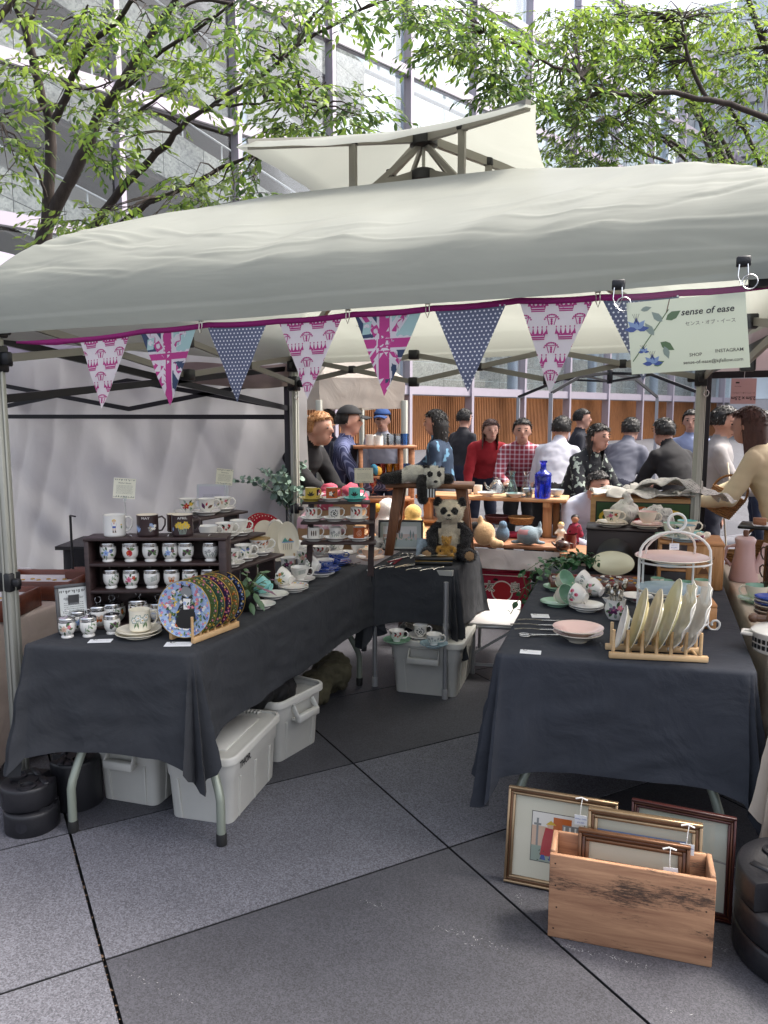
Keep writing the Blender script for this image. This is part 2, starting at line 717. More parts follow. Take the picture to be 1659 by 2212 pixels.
# ---- the long glass building
m_alu = M('lilac aluminium', 'b3abb6', .4, .35, var=.04, vs=2)
m_dkal = M('dark gasket', '3c3c42', .5)
m_glass = thin_glass('facade glass', (.95, .97, .97), .05, .01)
m_gran = granite('wall granite', '8d8f8c', 'b6b7b2', 14, .75, .2, .14)
m_soff = M('brown soffit', '6b625c', .7, var=.12, vs=2)
m_core = M('core wall', '8f8f8d', .8, var=.1, vs=1)
m_slat = wood('louvre wood', '8a5a36', 'b67c4e', .6, 2, .6)
m_white = M('white steel', 'cfd2d5', .5, var=.04)
HX, HZ = V((cos(PSI), sin(PSI), 0)), V((-sin(PSI), cos(PSI), 0))
FA = PSI + R(45)
P0 = HX*-10.7 + HZ*21
bld = thing('glass_building', 'long glass fronted building with granite ramps inside, behind the trees at left', 'building', P0, FA)
S0, S1 = -14.0, 66.0
mul = [4.0+4.17*k for k in range(-4, 15)]
trz = [2.6+4.2*k for k in range(0, 6)]
for z in trz:
    b = MB().box(((S0+S1)/2, 0, z), (S1-S0, .3, .36)).box(((S0+S1)/2, -.16, z-.21), (S1-S0, .05, .05), 1)
    b.build('transom', [m_alu, m_dkal], bld)
for s_ in mul:
    b = MB().box((s_, -.03, 12), (.16, .42, 24)).box((s_+.11, .05, 12), (.06, .3, 24), 1)
    b.build('mullion', [m_alu, m_dkal], bld)
pane = MB().box((0, 0, 0), (4.0, .02, 3.76)).mesh('pane', m_glass)
for k in range(len(mul)-1):
    for j in range(5):
        if j < 5:
            o = obj('pane', pane, bld)
            o.location = ((mul[k]+mul[k+1])/2+.02, .04, trz[j]+2.1)
# columns standing inside the glass
for s_ in (9.3, 17.6, 26, 34, 42):
    MB().tube([(s_, 1.4, 0), (s_, 1.4, 24)], .28, 16).build('round_column', M('steel blue column', 'a9b4c4', .35, .3), bld)
# louvred timber wall at ground level
b = MB()
for k in range(int((S1-S0)/.13)):
    b.box((S0+k*.13, .7, 1.3), (.07, .10, 2.6))
b.box(((S0+S1)/2, .85, 1.3), (S1-S0, .04, 2.6), 1)
b.build('louvre_wall', [m_slat, M('louvre shade', '5b3c26', .8)], bld, kind='stuff')
# granite ramps falling to the right, two courses of panels each
SL = -.30
pm = MB()
w, h = 1.5, .82
pm.add([(-w/2+.012, -.06, -h/2+.012-SL*w/2), (w/2-.012, -.06, -h/2+.012+SL*w/2), (w/2-.012, -.06, h/2-.012+SL*w/2), (-w/2+.012, -.06, h/2-.012-SL*w/2),
        (-w/2+.012, .06, -h/2+.012-SL*w/2), (w/2-.012, .06, -h/2+.012+SL*w/2), (w/2-.012, .06, h/2-.012+SL*w/2), (-w/2+.012, .06, h/2-.012-SL*w/2)],
       [(0, 1, 2, 3), (3, 2, 6, 7), (0, 4, 5, 1), (0, 3, 7, 4), (1, 5, 6, 2)], 0, False)
pmesh = pm.mesh('granite_panel', m_gran)
for r_ in range(5):
    z0 = 3.6 + 3.6*r_
    y0 = 1.0 + (r_ % 2)*.7
    sA, sB = -12.0, 15.0
    n = int((sB-sA)/w)
    for c in range(n):
        for q in range(2):
            s_ = sA+(c+.5)*w
            z = z0+SL*(s_-2)+q*h
            if z < -.5 or z > 19:
                continue
            o = obj('granite_panel', pmesh, bld)
            o.location = (s_, y0, z)
    b = MB()
    for (yy, zz, mi, t) in ((y0+1.6, -.55, 0, .2), (y0+.14, .4, 1, .1)):
        za, zb = z0+SL*(sA-2)+zz, z0+SL*(sB-2)+zz
        if mi == 0:
            b.add([(sA, y0+.1, za), (sB, y0+.1, zb), (sB, y0+3.6, zb), (sA, y0+3.6, za), (sA, y0+.1, za+.2), (sB, y0+.1, zb+.2), (sB, y0+3.6, zb+.2), (sA, y0+3.6, za+.2)],
                  [(0, 3, 2, 1), (4, 5, 6, 7), (0, 1, 5, 4), (1, 2, 6, 5), (3, 7, 6, 2)], 0, False)
        else:
            b.add([(sA, yy, za-.9), (sB, yy, zb-.9), (sB, yy, zb+.8), (sA, yy, za+.8)], [(0, 1, 2, 3)], 1, False)
    b.build('ramp', [m_soff, m_core], bld)
    b = MB()
    b.tube([(sA, y0-.1, z0+SL*(sA-2)+1.75), (sB, y0-.1, z0+SL*(sB-2)+1.75)], .035, 8)
    for c in range(n):
        s_ = sA+(c+.5)*w
        b.bar((s_, y0-.02, z0+SL*(s_-2)+1.2), (s_, y0-.02, z0+SL*(s_-2)+1.75), .03, .05)
    b.build('handrail', m_white, bld)
MB().add([(S0, 6.4, 0), (13.8, 6.4, 0), (13.8, 6.4, 26), (S0, 6.4, 26)], [(0, 1, 2, 3)], 0, False).build('back_wall', m_core, bld)
# low stone wall and white steelwork in the bright end of the hall
b = MB()
for k in range(22):
    for q in range(3):
        b.box((13.8+2.3*k, 2.6, 2.9+.78*q), (2.27, .12, .75))
b.build('stone_wall', m_gran, bld, kind='stuff')
for k in range(15):
    s_ = 14.5+3.4*k
    MB().tube([(s_, 3.2, 6.4), (s_+1.7, 3.2, 9.4)], .09, 8).tube([(s_+1.7, 3.2, 9.4), (s_+3.4, 3.2, 6.4)], .09, 8).build('truss_brace', m_white, bld)
for z in (6.4, 9.4, 13.0, 16.5):
    MB().tube([(14, 3.2, z), (66, 3.2, z-.9)], .14, 10).build('steel_pipe', m_white, bld)
MB().add([(13.8, 8.2, 0), (66, 8.2, 0), (66, 8.2, 26), (13.8, 8.2, 26)], [(0, 1, 2, 3)], 0, False).build('sky_tone_back', M('sky tone glazing', 'dde8ee', .35, .0, var=.10, vs=.25, spec=.4), bld)  # opaque pale wall, its colour stands in for bright sky beyond
for k in range(19):
    MB().box((14.5+2.6*k, 7.5, 12), (.14, .2, 24)).build('inner_mullion', m_white, bld)
for z in (5, 7.4, 9.8, 12.2, 14.6, 17):
    MB().box((39.5, 7.5, z), (51, .16, .12)).build('inner_transom', m_white, bld)

# ---- pale glazed block at right behind the trees
m_sky = M('sky tone glazing', 'dde8ee', .35, .0, var=.10, vs=.25, spec=.4)  # sky tone put into the window colour
m_pale = M('pale cladding', 'c2c0c3', .6, var=.05)
rb = thing('office_block', 'pale glazed office block with white grid of mullions behind the right trees', 'building', HX*26+HZ*57, PSI-R(28))
for i in range(15):
    MB().box((-4+2.4*i, 0, 14), (.3, .5, 28)).build('column', m_pale, rb)
for j in range(8):
    MB().box((13, -.03, 3.6*j+2.2), (36, .4, .9)).build('spandrel', m_pale, rb)
pn = MB().box((0, 0, 0), (2.04, .06, 2.62)).mesh('window', m_sky)
for i in range(14):
    for j in range(8):
        o = obj('window', pn, rb)
        o.location = (-2.8+2.4*i, .2, 3.6*j+4)
MB().box((13, 3, 14), (36, 5, 28)).build('wall', m_pale, rb)

# ================================================================= TREES
m_bark = M('dark bark', '3a322e', .9, var=.35, vs=18, bump=.6, bs=40, stretch=(1, 1, .3))
m_leafs = []
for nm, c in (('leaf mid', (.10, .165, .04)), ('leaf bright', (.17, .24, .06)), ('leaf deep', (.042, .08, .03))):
    m = bpy.data.materials.new(nm)
    m.use_nodes = True
    N, L = m.node_tree.nodes, m.node_tree.links
    b = N['Principled BSDF']
    b.inputs['Base Color'].default_value = (*c, 1)
    b.inputs['Roughness'].default_value = .45
    tr = N.new('ShaderNodeBsdfTranslucent')
    tr.inputs[0].default_value = (c[0]*1.7, c[1]*1.7, c[2]*1.1, 1)
    mx = N.new('ShaderNodeMixShader')
    mx.inputs[0].default_value = .5
    L.new(b.outputs[0], mx.inputs[1])
    L.new(tr.outputs[0], mx.inputs[2])
    L.new(mx.outputs[0], N['Material Output'].inputs[0])
    m_leafs.append(m)


def leaf_into(b, p, d, nrm, l, w, mi):
    d = d.normalized()
    s_ = d.cross(nrm)
    if s_.length < 1e-4:
        return
    s_.normalize()
    n2 = s_.cross(d)
    a1 = p+d*(l*.28)
    a2 = p+d*(l*.62)
    b.add([p, a1+s_*(w*.42)-n2*(w*.12), a1-s_*(w*.42)-n2*(w*.12), a2+s_*(w*.4)-n2*(w*.2), a2-s_*(w*.4)-n2*(w*.2), p+d*l-n2*(w*.5), a1, a2-n2*(w*.06)],
          [(0, 6, 1), (0, 2, 6), (1, 6, 7, 3), (6, 2, 4, 7), (3, 7, 5), (7, 4, 5)], mi, True)


def spray(lb, tb, p, yaw, L, leaf, mix, rnd):
    """one twig with leaves set alternately along it"""
    dz = rnd.uniform(-.45, .2)
    d = V((cos(yaw), sin(yaw), dz)).normalized()
    n = max(5, int(L/leaf*2.6))
    pts = []
    for i in range(5):
        t = i/4
        pts.append(p+d*(L*t)+V((0, 0, -L*.22*t*t)))
    tb.tube(pts, [.0028, .0024, .002, .0016, .001], 4)
    for i in range(n):
        t = (i+1)/n
        q = p+d*(L*t)+V((0, 0, -L*.22*t*t))
        sd_ = 1 if i % 2 else -1
        yy = yaw+sd_*rnd.uniform(.5, 1.15)*(1-.45*t)
        ld = V((cos(yy), sin(yy), rnd.uniform(-1.0, .12)))
        nr = V((rnd.gauss(0, .45), rnd.gauss(0, .45), 1)).normalized()
        ls = leaf*rnd.uniform(.65, 1.2)
        leaf_into(lb, q, ld, nr, ls, ls*rnd.uniform(.36, .5), rnd.choices((0, 1, 2), mix)[0])


def tree(label, trunks, clusters, base, leaf, seed, K=1.0):
    trunks = [(p_, (D_[0]*K, D_[1]*K) if isinstance(D_, tuple) else D_*K, a_*K, b_*K) for p_, D_, a_, b_ in trunks]
    clusters = [(x_, y_, a_, b_, D_*K, n_, m_) for x_, y_, a_, b_, D_, n_, m_ in clusters]
    rnd = random.Random(seed)
    t = thing('street_tree', label, 'tree', (0, 0, 0), 0, 'plaza trees')
    nodes = []
    for k, (pts, D, w0, w1) in enumerate(trunks):
        P = []
        n = len(pts)
        for i, (x, y) in enumerate(pts):
            d = D if not isinstance(D, tuple) else D[0]+(D[1]-D[0])*i/(n-1)
            P.append(atD(x, y, d))
        # smooth the limb
        Q = []
        for i in range(n-1):
            p0, p1, p2, p3 = P[max(i-1, 0)], P[i], P[i+1], P[min(i+2, n-1)]
            for s_ in range(4):
                u = s_/4
                Q.append(.5*((2*p1)+(p2-p0)*u+(2*p0-5*p1+4*p2-p3)*u*u+(3*p1-p0-3*p2+p3)*u**3))
        Q.append(P[-1])
        if k == 0 and base is not None:
            Q = [V(base)]+Q
        m_ = len(Q)
        rs = [(w0+(w1-w0)*i/(m_-1))*(1+.12*nz(i*.7, k*3.1)) for i in range(m_)]
        Q = [q+V((nz(i*.5, k), nz(i*.5, k+9), nz(i*.5, k+5)))*.018 for i, q in enumerate(Q)]
        MB().tube(Q, rs, 9).build('trunk' if k == 0 else 'branch', m_bark, t)
        nodes += [q for q in Q[2:]]
    lb, tb = MB(), MB()
    for (x, y, rx, ry, D, n, mix) in clusters:
        for i in range(n):
            a, r_ = rnd.uniform(0, 2*pi), sqrt(rnd.random())
            d = D+rnd.gauss(0, .35)
            p = atD(x+cos(a)*r_*rx, y+sin(a)*r_*ry, d)
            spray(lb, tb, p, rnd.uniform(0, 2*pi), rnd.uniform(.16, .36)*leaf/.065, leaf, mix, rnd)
        c = atD(x, y, D)
        # a thin limb that carries the cluster from the nearest branch
        q = min(nodes, key=lambda e: (e-c).length)
        if (q-c).length > .1:
            for k in range(max(2, n//6)):
                e = atD(x+rnd.uniform(-.8, .8)*rx, y+rnd.uniform(-.7, .7)*ry, D)
                m1 = q.lerp(e, .5)+V((rnd.gauss(0, .06), rnd.gauss(0, .06), rnd.gauss(.04, .05)))
                tb.tube([q, q.lerp(m1, .5)+V((0, 0, .02)), m1, e], [.009, .007, .005, .002], 5)
    lb.build('crown', m_leafs, t, kind='stuff')
    tb.build('twigs', m_bark, t, kind='stuff')
    return t


def Z1(pts):
    return [(x*.5002, y*.5002) for x, y in pts]


def Z2(pts):
    return [(830+x*.5, y*.5) for x, y in pts]


lt_tr = [
    (Z1([(195, 1180), (205, 900), (220, 560), (180, 420), (140, 250), (105, 110), (40, -30)]), (6, 5.3), .05, .022),
    (Z1([(140, 1180), (210, 960), (290, 800), (370, 650), (430, 490), (500, 400), (580, 270), (650, 160), (720, 60), (770, -20)]), (6, 5.2), .055, .018),
    (Z1([(280, 1140), (420, 960), (520, 820), (650, 690), (740, 600), (800, 530), (870, 480), (1000, 400)]), (6, 4.8), .036, .012),
    (Z1([(300, 1150), (520, 970), (620, 890), (700, 850), (850, 790), (960, 720), (1110, 670)]), (6, 5), .026, .010),
    (Z1([(300, 1120), (500, 1000), (640, 945), (760, 940), (900, 910), (1010, 905)]), (6, 5.4), .022, .009),
    (Z1([(235, 520), (300, 380), (340, 260), (400, 180), (500, 100), (570, 0)]), (5.7, 5.0), .03, .014),
    (Z1([(-30, 110), (45, 10), (70, -30)]), 5, .024, .02),
    (Z1([(500, 400), (580, 350), (700, 220), (850, 130), (1010, 10)]), (5.4, 4.7), .016, .008),
    (Z1([(470, 560), (600, 480), (720, 400), (800, 350)]), (5.5, 5), .013, .006),
    (Z1([(870, 480), (960, 455), (1100, 450), (1200, 430), (1400, 460)]), (4.9, 4.5), .010, .004),
    (Z1([(1010, 20), (880, 0), (780, 30)]), 4.8, .012, .008),
    (Z1([(300, 380), (400, 380), (490, 350)]), 5.2, .009, .004),
    (Z1([(240, 450), (180, 470), (100, 490), (0, 520)]), (5.6, 5.2), .012, .006),
    (Z1([(950, 430), (1180, 290), (1280, 200), (1400, 130), (1560, 40), (1680, 0)]), (4.8, 4.6), .013, .007),
    (Z1([(1280, 200), (1340, 90), (1430, -10)]), 4.6, .009, .006),
    (Z1([(200, 850), (150, 720), (60, 580), (-20, 560)]), (5.8, 5.4), .012, .006),
    (Z1([(140, 250), (220, 240), (300, 150), (380, 20)]), (5.4, 5.1), .012, .006),
    (Z1([(100, 110), (150, 60), (170, -10)]), 5.2, .012, .008),
]
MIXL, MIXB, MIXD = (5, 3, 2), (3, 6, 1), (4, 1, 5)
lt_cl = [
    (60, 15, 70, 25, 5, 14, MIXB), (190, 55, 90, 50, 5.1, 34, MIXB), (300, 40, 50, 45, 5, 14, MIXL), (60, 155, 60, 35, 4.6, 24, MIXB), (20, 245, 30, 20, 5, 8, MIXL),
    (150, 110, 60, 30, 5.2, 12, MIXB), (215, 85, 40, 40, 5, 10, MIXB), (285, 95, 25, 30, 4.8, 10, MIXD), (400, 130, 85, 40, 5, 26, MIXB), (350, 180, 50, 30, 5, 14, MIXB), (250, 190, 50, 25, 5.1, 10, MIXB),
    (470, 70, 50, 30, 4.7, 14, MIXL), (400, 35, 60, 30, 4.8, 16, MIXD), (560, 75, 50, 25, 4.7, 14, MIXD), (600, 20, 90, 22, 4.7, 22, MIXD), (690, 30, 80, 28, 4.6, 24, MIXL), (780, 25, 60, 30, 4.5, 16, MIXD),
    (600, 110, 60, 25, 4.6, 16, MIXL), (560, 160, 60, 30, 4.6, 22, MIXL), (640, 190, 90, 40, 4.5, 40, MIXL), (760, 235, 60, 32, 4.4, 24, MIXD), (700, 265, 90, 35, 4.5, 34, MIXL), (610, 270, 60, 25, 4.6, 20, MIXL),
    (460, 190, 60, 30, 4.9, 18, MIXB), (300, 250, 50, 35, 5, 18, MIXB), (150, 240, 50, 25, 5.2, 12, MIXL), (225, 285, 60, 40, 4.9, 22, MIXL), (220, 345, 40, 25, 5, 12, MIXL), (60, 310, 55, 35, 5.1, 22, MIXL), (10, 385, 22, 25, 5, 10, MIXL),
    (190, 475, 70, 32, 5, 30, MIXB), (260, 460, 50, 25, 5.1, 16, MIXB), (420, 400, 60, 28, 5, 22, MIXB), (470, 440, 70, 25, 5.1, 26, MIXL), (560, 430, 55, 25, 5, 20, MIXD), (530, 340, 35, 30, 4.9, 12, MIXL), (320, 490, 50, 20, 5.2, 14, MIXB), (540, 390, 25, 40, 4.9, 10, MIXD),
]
lt_cl = [(*c_[:5], max(4, int(c_[5]*.82)), c_[6]) for c_ in lt_cl]
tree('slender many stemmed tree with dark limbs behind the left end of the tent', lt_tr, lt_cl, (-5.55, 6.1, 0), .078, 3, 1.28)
rt_tr = [
    (Z2([(1530, 830), (1500, 775), (1420, 600), (1330, 450), (1250, 280), (1190, 150)]), (8, 7.4), .055, .02),
    (Z2([(1659, 515), (1520, 460), (1400, 430), (1200, 400), (1050, 410), (930, 385), (820, 320), (700, 270), (560, 190), (430, 140)]), (6, 5.2), .024, .006),
    (Z2([(1480, 800), (1300, 650), (1150, 560), (1040, 500)]), (7.8, 7), .022, .01),
    (Z2([(1450, 800), (1380, 780), (1250, 640), (1080, 560), (970, 500)]), (7.8, 7), .02, .009),
    (Z2([(1660, 830), (1640, 775), (1600, 650), (1540, 540), (1480, 450)]), (7.6, 7), .03, .016),
    (Z2([(1690, 300), (1610, 100), (1570, -20)]), 6.5, .03, .02),
    (Z2([(1420, 800), (1200, 690), (1080, 650), (960, 570)]), (7.8, 7.2), .02, .008),
    (Z2([(1400, 440), (1340, 320), (1300, 190), (1290, 80)]), 6, .018, .01),
    (Z2([(900, 380), (870, 450), (840, 520), (790, 590)]), 5.5, .008, .004),
    (Z2([(1440, 800), (1400, 650), (1340, 450), (1260, 300)]), 7.6, .026, .012),
    (Z2([(1560, 830), (1480, 640), (1400, 520)]), 7.6, .03, .014),
]
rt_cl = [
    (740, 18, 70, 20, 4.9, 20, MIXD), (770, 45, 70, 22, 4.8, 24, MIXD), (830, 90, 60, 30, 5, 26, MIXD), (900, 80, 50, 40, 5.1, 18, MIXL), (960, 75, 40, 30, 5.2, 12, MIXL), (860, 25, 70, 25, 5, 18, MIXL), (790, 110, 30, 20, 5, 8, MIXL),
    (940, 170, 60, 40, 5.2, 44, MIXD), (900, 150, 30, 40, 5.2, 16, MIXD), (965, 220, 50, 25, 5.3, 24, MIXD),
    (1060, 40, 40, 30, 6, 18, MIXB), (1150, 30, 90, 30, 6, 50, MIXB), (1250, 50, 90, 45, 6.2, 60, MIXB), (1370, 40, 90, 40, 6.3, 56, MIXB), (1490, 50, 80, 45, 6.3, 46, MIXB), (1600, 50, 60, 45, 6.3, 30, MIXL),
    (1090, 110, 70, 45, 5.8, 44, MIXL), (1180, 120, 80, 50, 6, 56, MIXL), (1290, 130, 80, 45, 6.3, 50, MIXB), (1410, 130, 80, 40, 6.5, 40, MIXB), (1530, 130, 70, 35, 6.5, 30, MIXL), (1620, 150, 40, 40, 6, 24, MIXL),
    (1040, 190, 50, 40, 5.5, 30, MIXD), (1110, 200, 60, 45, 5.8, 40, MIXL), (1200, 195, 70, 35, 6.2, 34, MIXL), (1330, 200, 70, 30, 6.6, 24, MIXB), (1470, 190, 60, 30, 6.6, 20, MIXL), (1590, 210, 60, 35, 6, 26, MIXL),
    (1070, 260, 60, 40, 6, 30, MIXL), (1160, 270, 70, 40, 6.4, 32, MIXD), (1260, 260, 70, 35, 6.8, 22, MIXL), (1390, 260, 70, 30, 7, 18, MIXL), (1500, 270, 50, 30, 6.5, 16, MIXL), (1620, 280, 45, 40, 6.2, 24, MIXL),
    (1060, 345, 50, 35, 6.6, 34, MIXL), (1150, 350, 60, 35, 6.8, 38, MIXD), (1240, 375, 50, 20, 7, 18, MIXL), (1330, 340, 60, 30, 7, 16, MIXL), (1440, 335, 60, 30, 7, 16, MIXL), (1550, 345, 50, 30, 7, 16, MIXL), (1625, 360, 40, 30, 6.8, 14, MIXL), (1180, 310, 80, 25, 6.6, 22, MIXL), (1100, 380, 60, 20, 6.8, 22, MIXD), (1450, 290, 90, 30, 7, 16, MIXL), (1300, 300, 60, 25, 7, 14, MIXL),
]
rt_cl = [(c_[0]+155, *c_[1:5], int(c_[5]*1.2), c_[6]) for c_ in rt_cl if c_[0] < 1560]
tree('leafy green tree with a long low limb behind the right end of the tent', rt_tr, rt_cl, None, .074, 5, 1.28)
MB().tube([atD(1590, 400, 10.2), V((1.75, 10.6, 1.6)), V((1.8, 10.65, 0))], [.06, .075, .1], 10).build('trunk', m_bark, bpy.data.objects['street_tree.001'])

# ================================================================= THE TENT
TCX, TCY = -1.09, 3.42
TC = [V((-2.44, 2.27, 0)), V((.43, 2.36, 0)), V((.15, 4.85, 0)), V((-2.47, 4.82, 0))]
m_can = fabric('cream canopy', 'aaada4', .44, .42, .18, 2.2, .03, (.7, 1, 3), .03, .05, .35)
m_leg = M('champagne aluminium', 'a6a69c', .45, .35, var=.04)
m_legd = M('grey truss', '8e8b82', .5, .3)
m_blk = M('black nylon', '17171a', .45, bump=.1, bs=200)
m_chr = M('chrome', 'd8d8d8', .15, 1)
tent = thing('market_tent', 'cream pop up market tent with raised vent roof, standing over the crockery tables', 'tent', (0, 0, 0))


def sq(p, hw, hd):
    p = p % 4
    k, f = int(p), p-int(p)
    c = [(-hw, -hd), (hw, -hd), (hw, hd), (-hw, hd)]
    a, b = c[k], c[(k+1) % 4]
    return a[0]+(b[0]-a[0])*f, a[1]+(b[1]-a[1])*f, f


ZE, ZR, RA = 2.115, 2.475, .50


def eave(p):
    p = p % 4
    k, f = int(p), p-int(p)
    q = TC[k].lerp(TC[(k+1) % 4], f)
    q = q + (q-V((TCX, TCY, 0)))*.05
    return q.x-TCX, q.y-TCY, f


rc_ = random.Random(21)
CREASE = [(rc_.random(), rc_.uniform(.42, .92), rc_.choice((-1, 1))*rc_.uniform(.1, .9), rc_.uniform(.05, .16), rc_.choice((-1, 1))*rc_.uniform(.003, .007)) for _ in range(46)]


def can_fn(u, v):
    p = u*4
    ex, ey, f = eave(p)
    rx, ry, _ = sq(p, RA, RA)
    mid = sin(pi*f)
    t = v
    a0, a1, a2, a3 = (1-t)**3, 3*(1-t)**2*t, 3*(1-t)*t*t, t**3
    r_ = a1*.6+a2+a3
    x, y = rx+(ex-rx)*r_, ry+(ey-ry)*r_
    k4 = int(p % 4)
    lrp = lambda L4: L4[k4]+(L4[(k4+1) % 4]-L4[k4])*f
    z = a0*ZR+a1*2.30+a2*lrp((2.25, 2.29, 2.24, 2.22))+a3*lrp((1.872, 1.938, 1.95, 1.93))
    if p <= 1:
        for f0, t0, sl_, L_, am in CREASE:
            df = (f-f0)/L_
            if abs(df) < 1:
                q_ = (t-t0-sl_*(f-f0))/.011
                if abs(q_) < 3:
                    z += am*(1-df*df)*2.718**(-q_*q_)
    z -= .05*sin(pi*min(1, t*1.25))*mid*(t < .8)
    w_ = sin(pi*min(1, t*1.05))*.020
    z += w_*(nz(x*2.2+y*.8, y*3-x*1.4, 1)+.5*nz(x*5, y*7-x*4, 2)-.9*abs(nz(x*1.6+y*1.0, y*6-x*4.5, 7)))
    o = 1+.010*t**4*nz(p*7, t*3)+(.0022 if t > .95 else 0)
    x, y = x*o, y*o
    z += .0+.012*t**6*nz(p*4, 3)
    return (TCX+x, TCY+y, z)


b = MB().grid(can_fn, 320, 130, 0, True)
b.build('canopy', m_can, tent)


def vent_fn(u, v):
    a, c = u*2-1, v*2-1
    k = .10
    x = a*.60*(1-k*(1-c*c)*abs(a))
    y = c*.60*(1-k*(1-a*a)*abs(c))
    m_ = max(abs(a), abs(c))
    n_ = min(abs(a), abs(c))
    z = 2.83-.165*m_ - .03*(m_-n_)*m_
    if m_ > .97:
        z -= .02
    z += .006*nz(x*6, y*6, 4)
    return (TCX+x, TCY+y, z)


MB().grid(vent_fn, 32, 32).build('vent_roof', m_can, tent)
lm = MB().box((0, 0, .96), (.048, .048, 1.88)).box((0, -.028, .96), (.012, .008, 1.86)).box((.028, 0, .96), (.008, .012, 1.86)).mesh('leg', m_leg, bev=.004)
for x, y in [(c.x, c.y) for c in TC]:
    o = obj('leg', lm, tent)
    o.location = (x, y, 0)
    MB().box((x, y, 1.915), (.075, .075, .09)).box((x+(.05 if x < 0 else -.05), y, 1.91), (.05, .03, .05)).box((x, y+(.05 if y < 3 else -.05), 1.91), (.03, .05, .05)).build('corner_bracket', m_blk, tent, bev=.006)
    MB().box((x, y, 1.79), (.07, .07, .10)).box((x+(.05 if x < 0 else -.05), y, 1.79), (.05, .03, .05)).box((x, y+(.05 if y < 3 else -.05), 1.79), (.03, .05, .05)).build('slider', m_blk, tent, bev=.006)
    MB().tube([(x+.03+.014*cos(a*pi/8), y-.03, 1.70+.018*sin(a*pi/8)) for a in range(17)], .0025, 6).build('pull_ring', m_chr, tent)
    MB().box((x, y, .92), (.062, .062, .075)).box((x+.045, y-.01, .92), (.04, .025, .03)).build('leg_clamp', m_blk, tent, bev=.005)
    MB().box((x, y, .012), (.1, .1, .02)).build('foot_plate', m_leg, tent, bev=.003)


def truss(p, q, off, n):
    p, q, off = V(p), V(q), V(off)
    for k in range(n):
        a, b_ = p.lerp(q, k/n), p.lerp(q, (k+1)/n)
        hi, lo = 1.965, 1.79
        if k % 2 == 0:
            e = ((a.x, a.y, hi), (b_.x, b_.y, lo)), ((a.x, a.y, lo), (b_.x, b_.y, hi))
        else:
            e = ((a.x, a.y, lo), (b_.x, b_.y, hi)), ((a.x, a.y, hi), (b_.x, b_.y, lo))
        for i, (s_, t_) in enumerate(e):
            o_ = off*(.014 if i else -.014)
            MB().bar(V(s_)+o_, V(t_)+o_, .016, .032).build('truss_bar', m_legd, tent)
        c = (a+b_)/2
        MB().box((c.x, c.y, 1.878), (.045, .045, .05)).build('truss_joint', m_blk, tent, bev=.005)
        if k:
            for z in (hi, lo):
                MB().box((a.x, a.y, z), (.06, .06, .06)).build('truss_joint', m_blk, tent, bev=.005)


truss(TC[3], TC[2], (0, 1, 0), 3)
truss(TC[0], TC[3], (1, 0, 0), 2)
truss(TC[1], TC[2], (1, 0, 0), 2)
jp = atY(1640, 592, 2.33)
MB().box(jp, (.05, .05, .075)).box(jp+V((-.035, 0, .01)), (.05, .03, .03)).build('truss_joint', m_blk, tent, bev=.006)
for q_ in (V((.43, 2.36, 1.97)), V((.43, 2.36, 1.80)), V((.40, 2.75, 1.96))):
    MB().bar(jp, q_, .016, .032).build('truss_bar', m_legd, tent)
CT = V((TCX, TCY, 0))
for z in (2.64, 2.79):
    MB().lathe([(.05, -.03), (.062, -.025), (.062, .012), (.05, .022), (.0, .022)], 20, 0, Matrix.Translation((TCX, TCY, z))).build('peak_hub', m_blk, tent)
MB().tube([(TCX, TCY, 2.64), (TCX, TCY, 2.79)], .008, 8).build('peak_rod', m_leg, tent)
for x, y in [(c.x, c.y) for c in TC]:
    d = V((x-TCX, y-TCY, 0)).normalized()
    MB().bar(CT+d*.05+V((0, 0, 2.635)), V((x, y, 1.97)), .024, .036).build('rafter', m_legd, tent)
    d2 = V((1 if x > TCX else -1, 1 if y > TCY else -1, 0)).normalized()
    MB().bar(CT+d2*.05+V((0, 0, 2.79)), CT+d2*.80+V((0, 0, 2.662)), .024, .036).build('vent_rafter', m_legd, tent)
    e = CT+d2*.34
    MB().bar((e.x, e.y, 2.52), (e.x, e.y, 2.755), .028, .028).build('vent_post', m_legd, tent)
    for z in (2.525, 2.742):
        MB().box((e.x, e.y, z), (.042, .042, .036)).build('post_cap', m_blk, tent, bev=.004)
    MB().bar(CT+d*.25+V((0, 0, 2.56)), CT+V((d.x*.02, d.y*.02, 2.765)), .014, .022).build('strut', m_legd, tent)
# ---- weights at the feet
m_wt = M('black plastic weight', '1c1c20', .42, var=.15, vs=10, bump=.08, bs=120)


